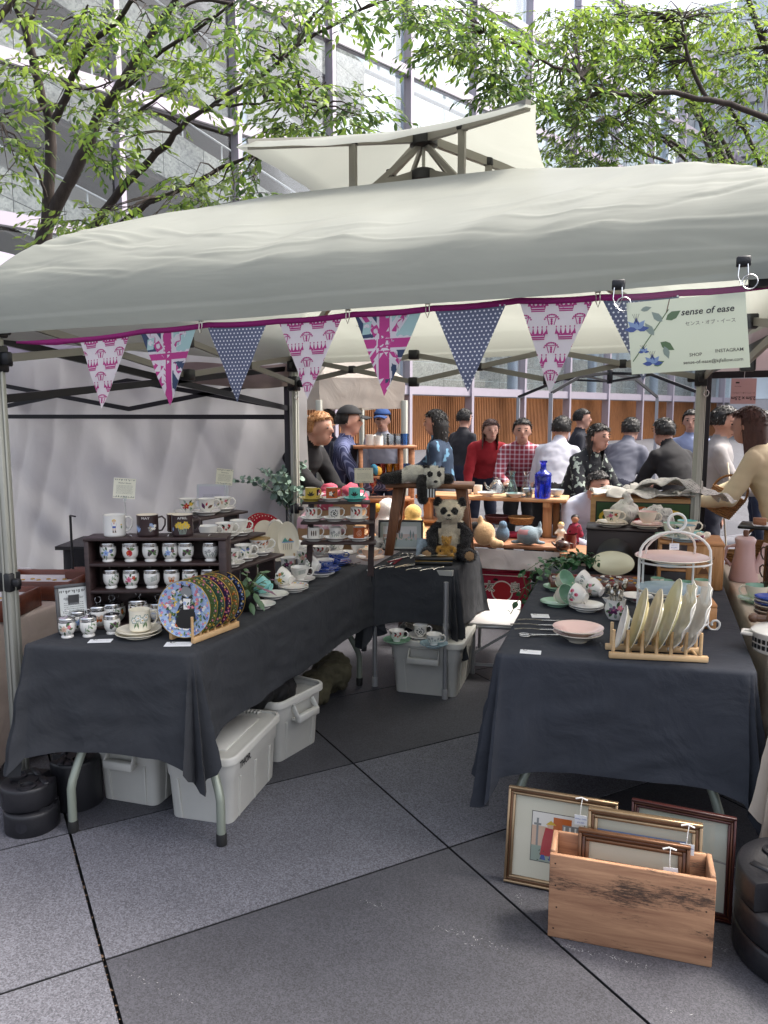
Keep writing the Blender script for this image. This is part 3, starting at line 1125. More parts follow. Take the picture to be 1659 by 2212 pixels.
def weight_disc(loc, label, r=.2, rot=0, h=.13, group='tent leg weights'):
    t = thing('leg_weight', label, 'weight', loc, rot, group)
    pr = [(r*.3, 0), (r*.97, 0), (r, .006), (r*1.004, h*.5), (r, h-.012), (r*.985, h-.003), (r*.96, h), (r*.62, h+.001), (r*.60, h-.005), (r*.35, h-.005), (r*.33, h)]
    b = MB()
    n = 48
    vs, fs = [], []
    for q, (rr, z) in enumerate(pr):
        for j in range(n):
            a = 2*pi*j/n
            # a slot on one side lets the tent leg in
            k = 1.0
            da = abs((a-pi*.5+pi) % (2*pi)-pi)
            if da < .32 and rr > r*.5:
                k = .55
            vs.append((cos(a)*rr*k, sin(a)*rr*k, z))
    for i in range(len(pr)-1):
        for j in range(n):
            a, c = i*n+j, i*n+(j+1) % n
            fs.append((a, c, c+n, a+n))
    fs.append(tuple(range((len(pr)-1)*n, len(pr)*n)))
    b.add(vs, fs)
    b.build('body', m_wt, t)
    for s_ in (-1, 1):
        MB().lathe([(.034, 0), (.034, .012), (.024, .014), (.022, .004), (0, .004)], 18, 0, Matrix.Translation((s_*r*.58, -.02, h-.004))).build('filler_cap', m_wt, t)
        MB().box((s_*r*.5, r*.45, h+.002), (.07, .025, .012)).build('grip', m_wt, t, bev=.005)
    d = Decal(lambda x, y, e: (sin(x/r)*(r+.0015), -cos(x/r)*(r+.0015), y), .02)
    d.disc(0, h*.52, .022, 0, 16)
    d.build('emblem', M('weight emblem', '26262b', .3), t)
    return t


weight_disc(at(8, 1815, 0)+V((.02, .12, 0)), 'lower black disc weight of the pair beside the left front tent leg', .10, .4, .085)
weight_disc(at(8, 1815, 0)+V((.0, .13, .092)), 'upper black disc weight of the pair beside the left front tent leg', .10, -.5, .085)
weight_disc(at(100, 1775, 0)+V((.0, .17, .0)), 'lone black weight with a hand slot behind the left front tent leg', .10, 2.2, .2)
for k, s_ in enumerate(('bottom', 'middle', 'topmost')):
    weight_disc((.44, 2.36, .09*k), s_+' black disc of the weight stack right of the wooden crate', .20, [.3, 1.2, 2.6][k], .086)

# ================================================================= NEIGHBOURING TENTS
m_blkf = M('black steel frame', '1b1a1e', .45, .3)
m_lil = fabric('lilac grey wall cloth', 'bdbcbd', .5, .5, 1.0, 2.2, .04, (1, 1, .6), .03, .06, .5)
m_pink = fabric('dusty pink canopy', 'b9a9ab', .35, .7, .4, 3, .05)
m_bei = fabric('beige canopy', 'c6bdb2', .3, .7, .4, 4, .04)
nt_ = thing('neighbour_tent', 'black framed tent with lilac grey back wall left of the crockery stall', 'tent', (0, 0, 0))
WY = 5.05


def wall_fn(u, v):
    x = -5.6+u*3.12
    z = .25+v*2.1
    y = WY+.05*abs(nz(x*1.7+z*.6, z*1.1, 8))-.06*abs(nz(x*3.2-z*.9, z*.5, 5))+.06*abs(((x*1.6) % 1)-.5)*(.5+nz(z*2, x))+.035*nz(x*1.3, z*1.2, 3)+.02*nz(x*3+z*2, z*3, 6)+.012*sin(x*9+nz(z*2, x)*2)
    return (x, y, z)


MB().grid(wall_fn, 140, 90).build('side_wall', m_lil, nt_)
for x in (-2.56,):
    for y in (2.2, 4.9):
        MB().box((x, y, 1.0), (.045, .045, 2.0)).build('leg', m_blkf, nt_, bev=.003)
for (a, b_) in (((-5.4, 4.95, 1.62), (-3.98, 4.95, 1.84)), ((-5.4, 4.95, 1.84), (-3.98, 4.95, 1.62)), ((-3.98, 4.95, 1.62), (-2.56, 4.95, 1.84)), ((-3.98, 4.95, 1.84), (-2.56, 4.95, 1.62)), ((-2.56, 2.2, 1.9), (-2.56, 4.9, 1.62)), ((-2.56, 2.2, 1.62), (-2.56, 4.9, 1.9)),
                ((-5.4, 4.9, 1.56), (-2.56, 4.9, 1.56))):
    MB().bar(a, b_, .02, .034).build('truss_bar', m_blkf, nt_)
MB().grid(lambda u, v: (-5.5+u*2.95, 5.0-v*2.9, 2.08+.55*min(u, 1-u, v, 1-v)*2 - .02*sin(u*pi*8)*(v*(1-v))), 30, 30).build('canopy', fabric('lilac canopy', 'a79fb4', .35, .7, .3, 3), nt_)
MB().grid(lambda u, v: (-3.6+u*1.1, 4.86-.03*sin(v*pi)+.01*nz(u*5, v*3), 1.78+v*.16+.02*sin(u*pi*2)), 30, 8).build('rolled_curtain', fabric('taupe roll', '8d8078', .25, .8, .5, 5), nt_)

ft = thing('small_tent', 'small beige canopy with pale legs behind the people bending over the stall', 'tent', (0, 0, 0))
c0, c1, c2 = atD(690, 880, 6.5), atD(874, 872, 6.7), atD(640, 868, 8.6)
c0.z = c1.z = c2.z = 1.63
c3 = c1+c2-c0


def ft_fn(u, v):
    cs = [c0, c1, c3, c2]
    p = u*4
    k, f = int(p) % 4, p-int(p)
    q = cs[k].lerp(cs[(k+1) % 4], f)
    ctr = (c0+c3)/2
    if v < .6:
        t = v/.6
        r = ctr.lerp(q, t)
        return (r.x, r.y, 2.35-.46*t-.05*sin(pi*t)*sin(pi*f))
    t = (v-.6)/.4
    return (q.x+.01*nz(p*5, t*2), q.y+.01*nz(p*5, t*2, 4), 1.89-t*.26+.012*nz(p*3, 2)*t)


MB().grid(ft_fn, 80, 20, 0, True).build('canopy', m_bei, ft)
for c in (c0, c1, c2, c3):
    MB().box((c.x, c.y, .85), (.05, .05, 1.7)).build('leg', m_leg, ft, bev=.004)

rt_ = thing('neighbour_tent', 'dusty pink tent on black legs at the right of the crockery stall', 'tent', (0, 0, 0))
lx, ly = .62, 7.1
q1 = atD(1523, 900, 5.2)
q1.z = 0
MB().box((q1.x, q1.y, 1.0), (.06, .06, 2.05)).build('leg', m_blkf, rt_, bev=.003)
e0, e1 = V((q1.x-.02, q1.y, 0)), V((q1.x+.3, q1.y-2.6, 0))
e2 = e1+V((2.6, .3, 0))
e3 = e0+V((2.6, .3, 0))


def rt_fn(u, v):
    cs = [e0, e1, e2, e3]
    p = u*4
    k, f = int(p) % 4, p-int(p)
    q = cs[k].lerp(cs[(k+1) % 4], f)
    ctr = (e0+e2)/2
    if v < .6:
        t = v/.6
        r = ctr.lerp(q, t)
        return (r.x, r.y, 2.75-.62*t-.08*sin(pi*t)*sin(pi*f))
    t = (v-.6)/.4
    return (q.x+.02*nz(p*5, t*2), q.y+.02*nz(p*5, t*2, 4), 2.13-t*.28+.05*sin(pi*f)*t+.02*nz(p*3, 2)*t)


MB().grid(rt_fn, 96, 20, 0, True).build('canopy', m_pink, rt_)
for (a, b_, z0, z1) in ((e0, e1, 1.86, 1.94), (e0, e3, 1.84, 1.88)):
    MB().bar((a.x, a.y, z0), (b_.x, b_.y, z1), .03, .045).build('truss_bar', m_blkf, rt_)
# care tag hanging upside down from that tent
tg = thing('size_tag', 'pink size tag hanging upside down with black print from the right neighbour tent', 'tag', atD(1606, 845, 5.0), PSI)
MB().box((0, 0, 0), (.165, .003, .165)).build('sheet', M('tag pink', 'c9a7a6', .8), tg)
d = Decal(lambda x, y, e: (-x, -.0025-e, -y))
d.text('2.5m x 2.5m', 0, .045, .032, 0, bold=.02).text('タープテント用トップカバー', 0, .01, .0115).text('fabric cover', .04, -.03, .009).rect(.03, -.06, .055, -.05)
d.build('print', M('ink', '2b2527', .8), tg)
MB().tube([(0, 0, .08), (.005, 0, .2)], .002, 5).build('string', m_white, tg)

# bare black tent frame far behind
bf = thing('tent_frame', 'bare black pop up tent frame with peaked ribs standing far behind the stall', 'tent frame', (0, 0, 0))
ap = atD(1318, 806, 11)
cz = 1.86
cs = [atD(1190, 858, 10.2), atD(1506, 868, 9.8), atD(1420, 852, 12.6), atD(1120, 850, 12.6)]
for c in cs:
    c.z = cz
    m1 = ap.lerp(c, .5)+V((0, 0, .1))
    MB().bar(ap, m1, .03, .04).build('rib', m_blkf, bf)
    MB().bar(m1, c, .03, .04).build('rib', m_blkf, bf)
    MB().bar(ap-V((0, 0, .12)), m1, .02, .03).build('strut', m_blkf, bf)
    MB().box((c.x, c.y, cz/2), (.05, .05, cz)).build('leg', M('grey leg', '9a9aa0', .5, .3), bf)
MB().box(ap-V((0, 0, .05)), (.08, .08, .2)).build('peak_hub', m_blkf, bf, bev=.01)

# ================================================================= TABLES AND CLOTHS
m_cl = fabric('charcoal cloth', '34363a', 0, .85, .6, 5, .09, (1, 1, 1), .3, .03, .6)
m_cl2 = fabric('slate cloth', '35383f', 0, .85, .6, 5, .09, (1, 1, 1), .3, .03, .6)
m_crm = fabric('cream linen', 'cdc0b0', .1, .85, .3, 6, .04)
m_wht = fabric('white linen', 'c9c6c6', .1, .85, .3, 6, .04)
m_tleg = M('sage steel tube', '8d9488', .4, .35)
m_silv = M('silver tube', 'a9aaac', .35, .6)
m_rub = M('rubber foot', '151515', .7)
m_ttop = M('grey table top', 'a5a5a0', .6)


def cloth(label, cs, z, drops, mat, seed=0, group=None, tail=1.32, amp=.012, name='tablecloth', cat='tablecloth', rc=.03, flare=.05):
    """cs: four corners FL, FR, BR, BL; drops: front, right, back, left"""
    cs = [V((c[0], c[1], 0)) for c in cs]
    path = []                        # point, outward normal, drop, corner weight
    n = 4
    nor = []
    for k in range(4):
        d = (cs[(k+1) % 4]-cs[k]).normalized()
        nor.append(V((d.y, -d.x, 0)))
    for k in range(4):
        a, b = cs[k], cs[(k+1) % 4]
        L = (b-a).length
        d = (b-a)/L
        m_ = max(10, int(L/.025))
        for i in range(m_+1):
            s_ = rc+(L-2*rc)*i/m_
            near = min(s_, L-s_)
            w = max(0, 1-near/.16)
            other = drops[k-1] if s_ < L/2 else drops[(k+1) % 4]
            path.append((a+d*s_, nor[k], drops[k]*(1+.02*nz(s_*4, seed, k))+w*w*.10*other, w))
        n2 = nor[(k+1) % 4]
        dd = (drops[k]+drops[(k+1) % 4])/2
        for i in range(1, 12):
            t = i/12
            nn = (nor[k]*cos(t*pi/2)+n2*sin(t*pi/2)).normalized()
            c = b-(nor[k]+n2)*rc
            q = c+nn*rc
            cf = sin(t*pi)
            path.append((q, nn, dd*(1+(tail-1)*cf+.05), 1+cf))
    tb = MB()
    N = len(path)
    NV = 26
    vs, fs = [], []
    for j in range(NV+1):
        t = j/NV
        for i, (p, nn, dr, w) in enumerate(path):
            if t < .12:
                a = t/.12*pi/2
                out, dn = .016*sin(a)-.016, .016*(1-cos(a))
            else:
                s_ = (t-.12)/.88
                dn = .016+(dr-.016)*s_
                wav = amp*(nz(p.x*5+seed, p.y*5, s_*.8)+.6*nz(p.x*13, p.y*13+seed, s_*1.5))*min(1, s_*1.6)
                fold = (.035*sin(i*1.35+seed)*s_ if w > 1.02 else 0)
                out = flare*s_*(.25+.75*min(1, w))*(1 if w <= 1 else 1.35) + wav + fold
                out += .006*nz(p.x*9+s_*6, p.y*9-s_*5, seed+4)*min(1, s_*3)
                out += .0025*(s_ > .93)+.010*abs(nz(p.x*3+s_*3+seed, p.y*3+s_*2))*min(1, s_*3)
            vs.append((p.x+nn.x*out, p.y+nn.y*out, z-dn))
    for j in range(NV):
        for i in range(N):
            a, b = j*N+i, j*N+(i+1) % N
            fs.append((a, a+N, b+N, b))
    fs.append(tuple(range(N)))
    tb.add(vs, fs)
    o = tb.build(name, mat)
    return tag(o, label, cat, group)


def folding_table(label, cs, z, group, m=m_tleg, inset=.26, feet=None):
    t = thing('folding_table', label, 'table', (0, 0, 0), 0, group)
    cs = [V((c[0], c[1], 0)) for c in cs]
    ctr = sum(cs, V())/4
    b = MB()
    q = [c+(ctr-c)*.04 for c in cs]
    b.add([p+V((0, 0, z-.04)) for p in q]+[p+V((0, 0, z-.006)) for p in q], [(3, 2, 1, 0), (4, 5, 6, 7), (0, 1, 5, 4), (1, 2, 6, 5), (2, 3, 7, 6), (3, 0, 4, 7)], 0, False)
    b.build('tabletop', m_ttop, t)
    for (a, b_, back) in ((cs[0], cs[1], cs[3]), (cs[3], cs[2], cs[0])):
        d = (back-a).normalized()
        w = (b_-a).normalized()
        W = (b_-a).length
        f0, f1 = a+w*(.10*W), a+w*(.90*W)
        f0, f1 = f0+d*.02, f1+d*.02
        if feet and back is cs[3]:
            f0, f1 = V((*feet[0], 0)), V((*feet[1], 0))
        t0, t1 = a+w*(.32*W)+d*inset, a+w*(.68*W)+d*inset
        for f, tp in ((f0, t0), (f1, t1)):
            pts = [f+V((0, 0, .03)), f+V((0, 0, .17)), f+V((0, 0, .20))+(tp-f)*.03, f.lerp(tp, .12)+V((0, 0, .25)), tp+V((0, 0, z-.05))]
            MB().tube(pts, .0165, 12).build('leg', m, t)
            MB().lathe([(.019, 0), (.0195, .004), (.0195, .04), (.017, .045)], 14, 0, Matrix.Translation((f.x, f.y, 0))).build('foot_cap', m_rub, t)
        k = .30
        c0, c1 = f0.lerp(t0, k)+V((0, 0, .335)), f1.lerp(t1, k)+V((0, 0, .335))
        MB().tube([c0, c1], .0135, 10).build('cross_bar', m, t)
        MB().tube([(c0+c1)/2, (t0+t1)/2+d*.34+V((0, 0, z-.05))], .009, 8).build('brace', m, t)
    return t


LT = [(-2.25, 2.13), (-1.57, 2.25), (-1.58, 4.02), (-2.30, 4.06)]
RTb = [(-.56, 2.64), (.31, 2.75), (.28, 4.42), (-.645, 4.42)]
BT = [(-1.575, 4.0), (-1.10, 4.11), (-1.11, 4.72), (-1.60, 4.72)]
ZL, ZRt, ZB = .72, .72, .715
folding_table('grey legged folding table under the left charcoal cloth with white tubs below', LT, ZL, 'stall tables', feet=((-2.07, 2.15), (-1.49, 2.27)))
folding_table('folding table under the right charcoal cloth with framed pictures in front', RTb, ZRt, 'stall tables')
bt = thing('side_table', 'short silver legged table joining the far end of the left table below the pandas', 'table', (0, 0, 0), 0, 'stall tables')
MB().box(((-1.10-1.585)/2, 4.385, ZB-.025), (.45, .6, .03)).build('tabletop', m_ttop, bt)
for x, y in ((-1.12, 3.97), (-1.56, 4.02), (-1.13, 4.66), (-1.56, 4.66)):
    MB().tube([(x, y, .03), (x, y, ZB-.05)], .014, 12).tube([(x, y, .4), (x, y, .43)], .017, 12).build('leg', m_silv, bt)
    MB().lathe([(.018, 0), (.018, .05), (.015, .055)], 12, 0, Matrix.Translation((x, y, 0))).build('foot_cap', M('grey cap', '8f8f90', .6), bt)
cloth('charcoal cloth over the left crockery table, corners hanging to points', LT, ZL+.002, [.40, .33, .3, .35], m_cl, 1, 'charcoal tablecloths')
cloth('charcoal cloth over the right crockery table above the picture frames', RTb, ZRt+.002, [.42, .40, .3, .42], m_cl2, 5, 'charcoal tablecloths')
cloth('dark cloth over the short table that holds the pandas and cutlery', BT, ZB+.002, [.32, .37, .3, .32], m_cl, 9, 'charcoal tablecloths', tail=1.5)

# ================================================================= CROCKERY KIT
def glaze(n, c, r=.18):
    return M('glaze '+n, c, r, 0, .03, 3, coat=.35)


GW, GC, GI = glaze('white', 'e9e6df'), glaze('cream', 'e9dfcc'), glaze('ivory', 'efe8d4')
GT, GTL, GO, GY = glaze('teal', '7cc0bb'), glaze('turquoise', '62bfb4'), glaze('rust orange', 'b3592f'), glaze('mustard', 'c5b04f')
GPK, GPC, GB, GBL = glaze('pink', 'e6c3ba'), glaze('peach', 'e7bfa5'), glaze('brown', '39292a', .35), glaze('blue', '2f4c9c')
GG, GLB, GRB, GRED = glaze('sea green', '8fb59b'), glaze('pale blue', '9fb6bf'), glaze('dark brown', '3d2319', .2), glaze('red', 'b02233')
m_gold = M('gilt', 'c9a24e', .3, .8)
m_hole = M('empty inside', (.02, .02, .02), .9)
PC = {'g': '5d7c4c', 'G': '33502f', 'p': 'd06f8c', 'r': 'b5262e', 'u': '5f2c55', 'b': '3c57a5', 'l': '8fa9d6', 'y': 'd9b53c', 'n': '6d4a31', 'e': '8b8d8c', 'k': '1f1d1d', 'o': 'c8672b', 'w': 'eeeae2', 't': '57a39a', 's': 'd9b9a0', 'c': '98a79a'}
PK = list(PC)
PM = [M('print '+k, PC[k], .3) for k in PK]
mi = {k: i for i, k in enumerate(PK)}
PROF = {
    'tea_cup': [(0, 0), (.020, 0), (.0215, .004), (.019, .008), (.030, .017), (.039, .037), (.0445, .062), (.0428, .062), (.037, .037), (.028, .019), (0, .014)],
    'coffee_cup': [(0, 0), (.027, 0), (.0305, .004), (.0315, .01), (.0315, .063), (.0298, .063), (.029, .012), (0, .008)],
    'mug': [(0, 0), (.040, 0), (.043, .005), (.0425, .012), (.042, .078), (.0435, .086), (.0412, .086), (.039, .012), (0, .009)],
    'egg_coddler': [(0, 0), (.0225, 0), (.0235, .005), (.019, .010), (.024, .015), (.0295, .026), (.0315, .040), (.0310, .060), (.029, .063), (0, .063)],
    'big_cup': [(0, 0), (.024, 0), (.026, .005), (.024, .008), (.040, .018), (.050, .036), (.054, .056), (.0522, .056), (.047, .036), (.036, .020), (0, .014)],
    'bowl': [(0, 0), (.035, 0), (.037, .005), (.062, .020), (.080, .033), (.095, .038), (.095, .041), (.078, .037), (.058, .024), (.03, .012), (0, .010)],
    'jug': [(0, 0), (.026, 0), (.028, .004), (.036, .018), (.040, .038), (.034, .06), (.036, .074), (.034, .074), (.032, .06), (.037, .038), (.033, .018), (0, .01)],
    'beaker': [(0, 0), (.030, 0), (.033, .004), (.036, .07), (.034, .07), (.031, .010), (0, .008)],
    'goblet_cup': [(0, 0), (.018, 0), (.019, .006), (.03, .016), (.036, .03), (.036, .055), (.043, .068), (.0412, .068), (.0345, .055), (.034, .03), (.028, .018), (0, .014)],
}
HND = {'tea_cup': (.037, .052, .016, .028), 'coffee_cup': (.029, .054, .014, .026), 'mug': (.040, .072, .018, .03), 'big_cup': (.048, .05, .02, .03), 'jug': (.036, .066, .018, .028), 'goblet_cup': (.036, .058, .022, .03)}
CATS = {'tea_cup': 'teacup', 'coffee_cup': 'coffee cup', 'mug': 'mug', 'egg_coddler': 'egg coddler', 'big_cup': 'cup', 'bowl': 'bowl', 'jug': 'jug', 'beaker': 'beaker', 'goblet_cup': 'cup'}


def prad(pr, z):
    for (r0, z0), (r1, z1) in zip(pr[1:], pr[2:]):
        if z0 <= z <= z1 and z1 > z0:
            return r0+(r1-r0)*(z-z0)/(z1-z0)
    return max(r for r, _ in pr)


def motif(d, st, zc, h, rnd):
    """a painted pattern centred on the side that is looked at"""
    k = lambda a: mi[a]
    if st in ('rose', 'pinkrose', 'bluerose', 'purple', 'red', 'yellow', 'violet'):
        c, c2 = {'rose': 'sp', 'pinkrose': 'pr', 'bluerose': 'lb', 'purple': 'up', 'red': 'ry', 'yellow': 'yo', 'violet': 'lu'}[st]
        for i in range(7):
            a = 2*pi*i/7+rnd.random()
            d.leaf(.010*cos(a), zc+.007*sin(a), h*.36, h*.17, a+rnd.uniform(-.4, .4), k('gGc'[i % 3]))
        d.flower(-.004, zc, h*.22, k(c), k(c2), 5, .3)
        d.flower(.011, zc+h*.12, h*.15, k(c2 if st != 'yellow' else 'o'), k('y'), 5, 1)
        d.disc(-.015, zc-h*.12, h*.07, k(c))
    elif st == 'plum':
        d.disc(-.002, zc-h*.03, h*.23, k('r'), 14)
        d.disc(-.008, zc+h*.0, h*.10, k('o'), 10)
        for a in (.2, .9, 2.4):
            d.leaf(0, zc+h*.2, h*.42, h*.2, a, k('g' if a < 2 else 'n'))
    elif st == 'berry':
        for i in range(5):
            x, y = .010*cos(i*1.3), .006*sin(i*2.1)
            for q in range(5):
                d.disc(x+.003*cos(q*1.25), zc+y+.003*sin(q*1.25), .0024, k('uk'[q % 2]), 6)
        for a in (-.5, .4, 2.6, 3.6):
            d.leaf(.002, zc, h*.42, h*.2, a, k('gG'[int(a) % 2]))
    elif st == 'raspberry':
        for x, y in ((-.012, .004), (.006, -.006), (.012, .008)):
            d.disc(x, zc+y, .0055, k('p'), 8).disc(x-.001, zc+y+.001, .003, k('r'), 6)
        for a in (.3, 1.4, 2.6, 3.9):
            d.leaf(0, zc+.004, h*.4, h*.16, a, k('c'))
    elif st == 'butterfly':
        for s_ in (-1, 1):
            d.disc(s_*.0055, zc+.003, .006, k('s'), 9, .0045, s_*.5).disc(s_*.0045, zc-.004, .004, k('o'), 8)
        d.disc(0, zc, .001, k('k'), 6, .006)
    elif st == 'wheat':
        for q in range(4):
            d.line(-.016, zc-.010+q*.004, .016, zc+q*.003, .0008, k('c'))
            for i in range(6):
                d.leaf(-.004+i*.0035, zc-.006+q*.0036+i*.0006, .0055, .002, .7, k('e' if i % 2 else 'c'))
    elif st == 'leafy':
        d.line(-.014, zc-h*.3, .014, zc+h*.28, .001, k('g'))
        for i in range(7):
            t = i/6
            d.leaf(-.014+.028*t, zc-h*.3+h*.58*t, h*.30, h*.12, (1.4 if i % 2 else -.6), k('gc'[i % 2]))
    elif st == 'brownleaf':
        for i in range(5):
            d.leaf(-.016+.008*i, zc+h*.1*(-1)**i, h*.4, h*.2, (1.0 if i % 2 else 2.2), k('nrk'[i % 3]))
        d.line(-.016, zc-h*.25, .016, zc+h*.2, .0009, k('n'))
        d.disc(.004, zc-h*.1, h*.09, k('r'))
    elif st == 'twoleaf':
        d.leaf(-.006, zc-h*.2, h*.5, h*.24, 2.0, k('u')).leaf(.004, zc-h*.15, h*.45, h*.22, .5, k('n')).leaf(-.002, zc, h*.3, h*.14, 1.2, k('r'))
    elif st == 'greyflower':
        for i in range(4):
            d.flower(-.017+.011*i, zc+h*.12*sin(i*2.2), h*.14, k('e'), k('w'), 5, i)
            d.leaf(-.015+.011*i, zc-h*.05, h*.3, h*.12, -1.2-.3*i, k('c'))
    elif st == 'poppies':
        for i, x in enumerate((-.020, -.006, .009, .022)):
            d.line(x, zc-h*.5, x, zc+h*.1, .0014, k('c'))
            d.flower(x, zc+h*(.22 if i % 2 else .05), h*.24, k('c'), k('y'), 6, i)
            d.flower(x, zc+h*(.22 if i % 2 else .05), h*.17, k('w'), k('y'), 6, i)
            d.leaf(x, zc-h*.45, h*.4, h*.1, 1.2+.5*(i % 2), k('g'))
    elif st == 'band':
        for i in range(-9, 10):
            x = i*.0045
            d.flower(x, zc+.003*(i % 2), .0042, k('bln'[i % 3]), k('y'), 5, i)
            d.leaf(x, zc-.004, .006, .003, i*1.1, k('g'))
    elif st == 'blueall':
        for i in range(-8, 9):
            for q in range(4):
                x, y = i*.0052+.0026*(q % 2), zc-h*.36+q*h*.24
                if rnd.random() < .75:
                    d.disc(x, y, rnd.uniform(.0016, .0028), k('lw'[rnd.random() < .5]), 6, .0017, rnd.random()*3)
        d.rect(-.05, zc+h*.40, .05, zc+h*.46, k('w'))
    elif st == 'spots3':
        for x in (-.013, 0, .013):
            d.disc(x, zc, .0042, k('n'), 10, h*.36).disc(x, zc, .0022, k('k'), 10, h*.26)
    elif st == 'swirl':
        pr = [(.0012+i*.00058, i*.55) for i in range(27)]
        for (r0, a0), (r1, a1) in zip(pr, pr[1:]):
            d.line(r0*cos(a0), zc+r0*sin(a0), r1*cos(a1), zc+r1*sin(a1), .0018, k('w' if 0 else 's'))
    elif st == 'blackleaf':
        d.line(0, zc-h*.35, 0, zc+h*.2, .0012, k('k'))
        for a in (.5, 1.2, 2.0, 2.7):
            d.leaf(0, zc-h*.2, h*.45, h*.16, a, k('k'))
    elif st == 'whiteflower':
        d.flower(-.004, zc, h*.2, k('w'), k('n'), 5).leaf(.003, zc, h*.4, h*.15, .6, k('k')).leaf(.0, zc-h*.1, h*.35, h*.15, -.6, k('k'))
    elif st == 'gilt':
        for i in range(26):
            x = -.03+.06*rnd.random()
            d.leaf(x, zc-h*.3+h*.6*rnd.random(), h*.28, h*.09, rnd.random()*6, k('nsoy'[i % 4] if i % 4 != 3 else 'n'))
    elif st == 'boy':
        d.disc(-.002, zc+.021, .0065, k('y'), 10).disc(-.002, zc+.019, .005, k('s'), 10)
        d.rect(-.0085, zc+.0, .0045, zc+.013, k('w')).line(-.0085, zc+.0, -.0085, zc+.013, .0008, k('b')).line(.0045, zc, .0045, zc+.013, .0008, k('b'))
        d.poly([(-.004, zc+.013), (0, zc+.013), (-.002, zc+.005)], k('r'))
        d.rect(-.0075, zc-.008, .0035, zc+.0, k('b'))
        for x in (-.0055, .0015):
            d.rect(x-.0013, zc-.018, x+.0013, zc-.008, k('s')).rect(x-.0015, zc-.023, x+.0015, zc-.014, k('k')).rect(x-.0022, zc-.026, x+.003, zc-.023, k('n'))
        d.leaf(.022, zc-.012, .014, .006, 1.5, k('g')).disc(.022, zc+.004, .003, k('y'))
    elif st in ('MAY', 'APRIL'):
        d.text(st, -.006 if st == 'MAY' else .0, zc+.026, .0115, k('w'))
        if st == 'MAY':
            for i in range(9):
                d.flower(.012+.010*cos(i*2.4)*(.3+.1*i), zc-.006+.013*sin(i*2.4)*(.2+.1*i), .0055, k('lew'[i % 3]), k('y'), 5, i)
            for i in range(4):
                d.leaf(-.030, zc-.024, .02+.004*i, .006, 1.1+.3*i, k('l'))
        else:
            for i in range(6):
                x = -.015+.006*i
                d.line(x*.5, zc-.03, x, zc+.002, .0016, k('c'))
                d.flower(x, zc+.006*sin(i*2), .009, k('y'), k('c'), 6, i)
            d.leaf(-.03, zc-.02, .016, .006, 1.6, k('l'))
    elif st == 'bluepattern':
        for q in range(6):
            d.rect(-.06, zc-h*.45+q*h*.17, .06, zc-h*.42+q*h*.17, k('w'))
            for i in range(-12, 13):
                d.disc(i*.005+.0025*(q % 2), zc-h*.36+q*h*.17, .0016, k('w'), 6)
    elif st == 'mono':
        for i in range(9):
            a = i*.7
            d.leaf(.012*cos(a), zc+h*.2*sin(a), h*.3, h*.12, a+1.4, k('ek'[i % 2]))
        d.flower(0, zc, h*.16, k('k'), k('w'))
    elif st == 'owls':
        for i in range(-5, 6):
            for q in range(3):
                x, y = i*.0165, zc-h*.3+q*h*.3
                d.disc(x, y, .0072, k('n'), 10, h*.14).disc(x, y, .005, k('k'), 10, h*.10).disc(x, y-.002, .0025, k('o'), 8)
    return d


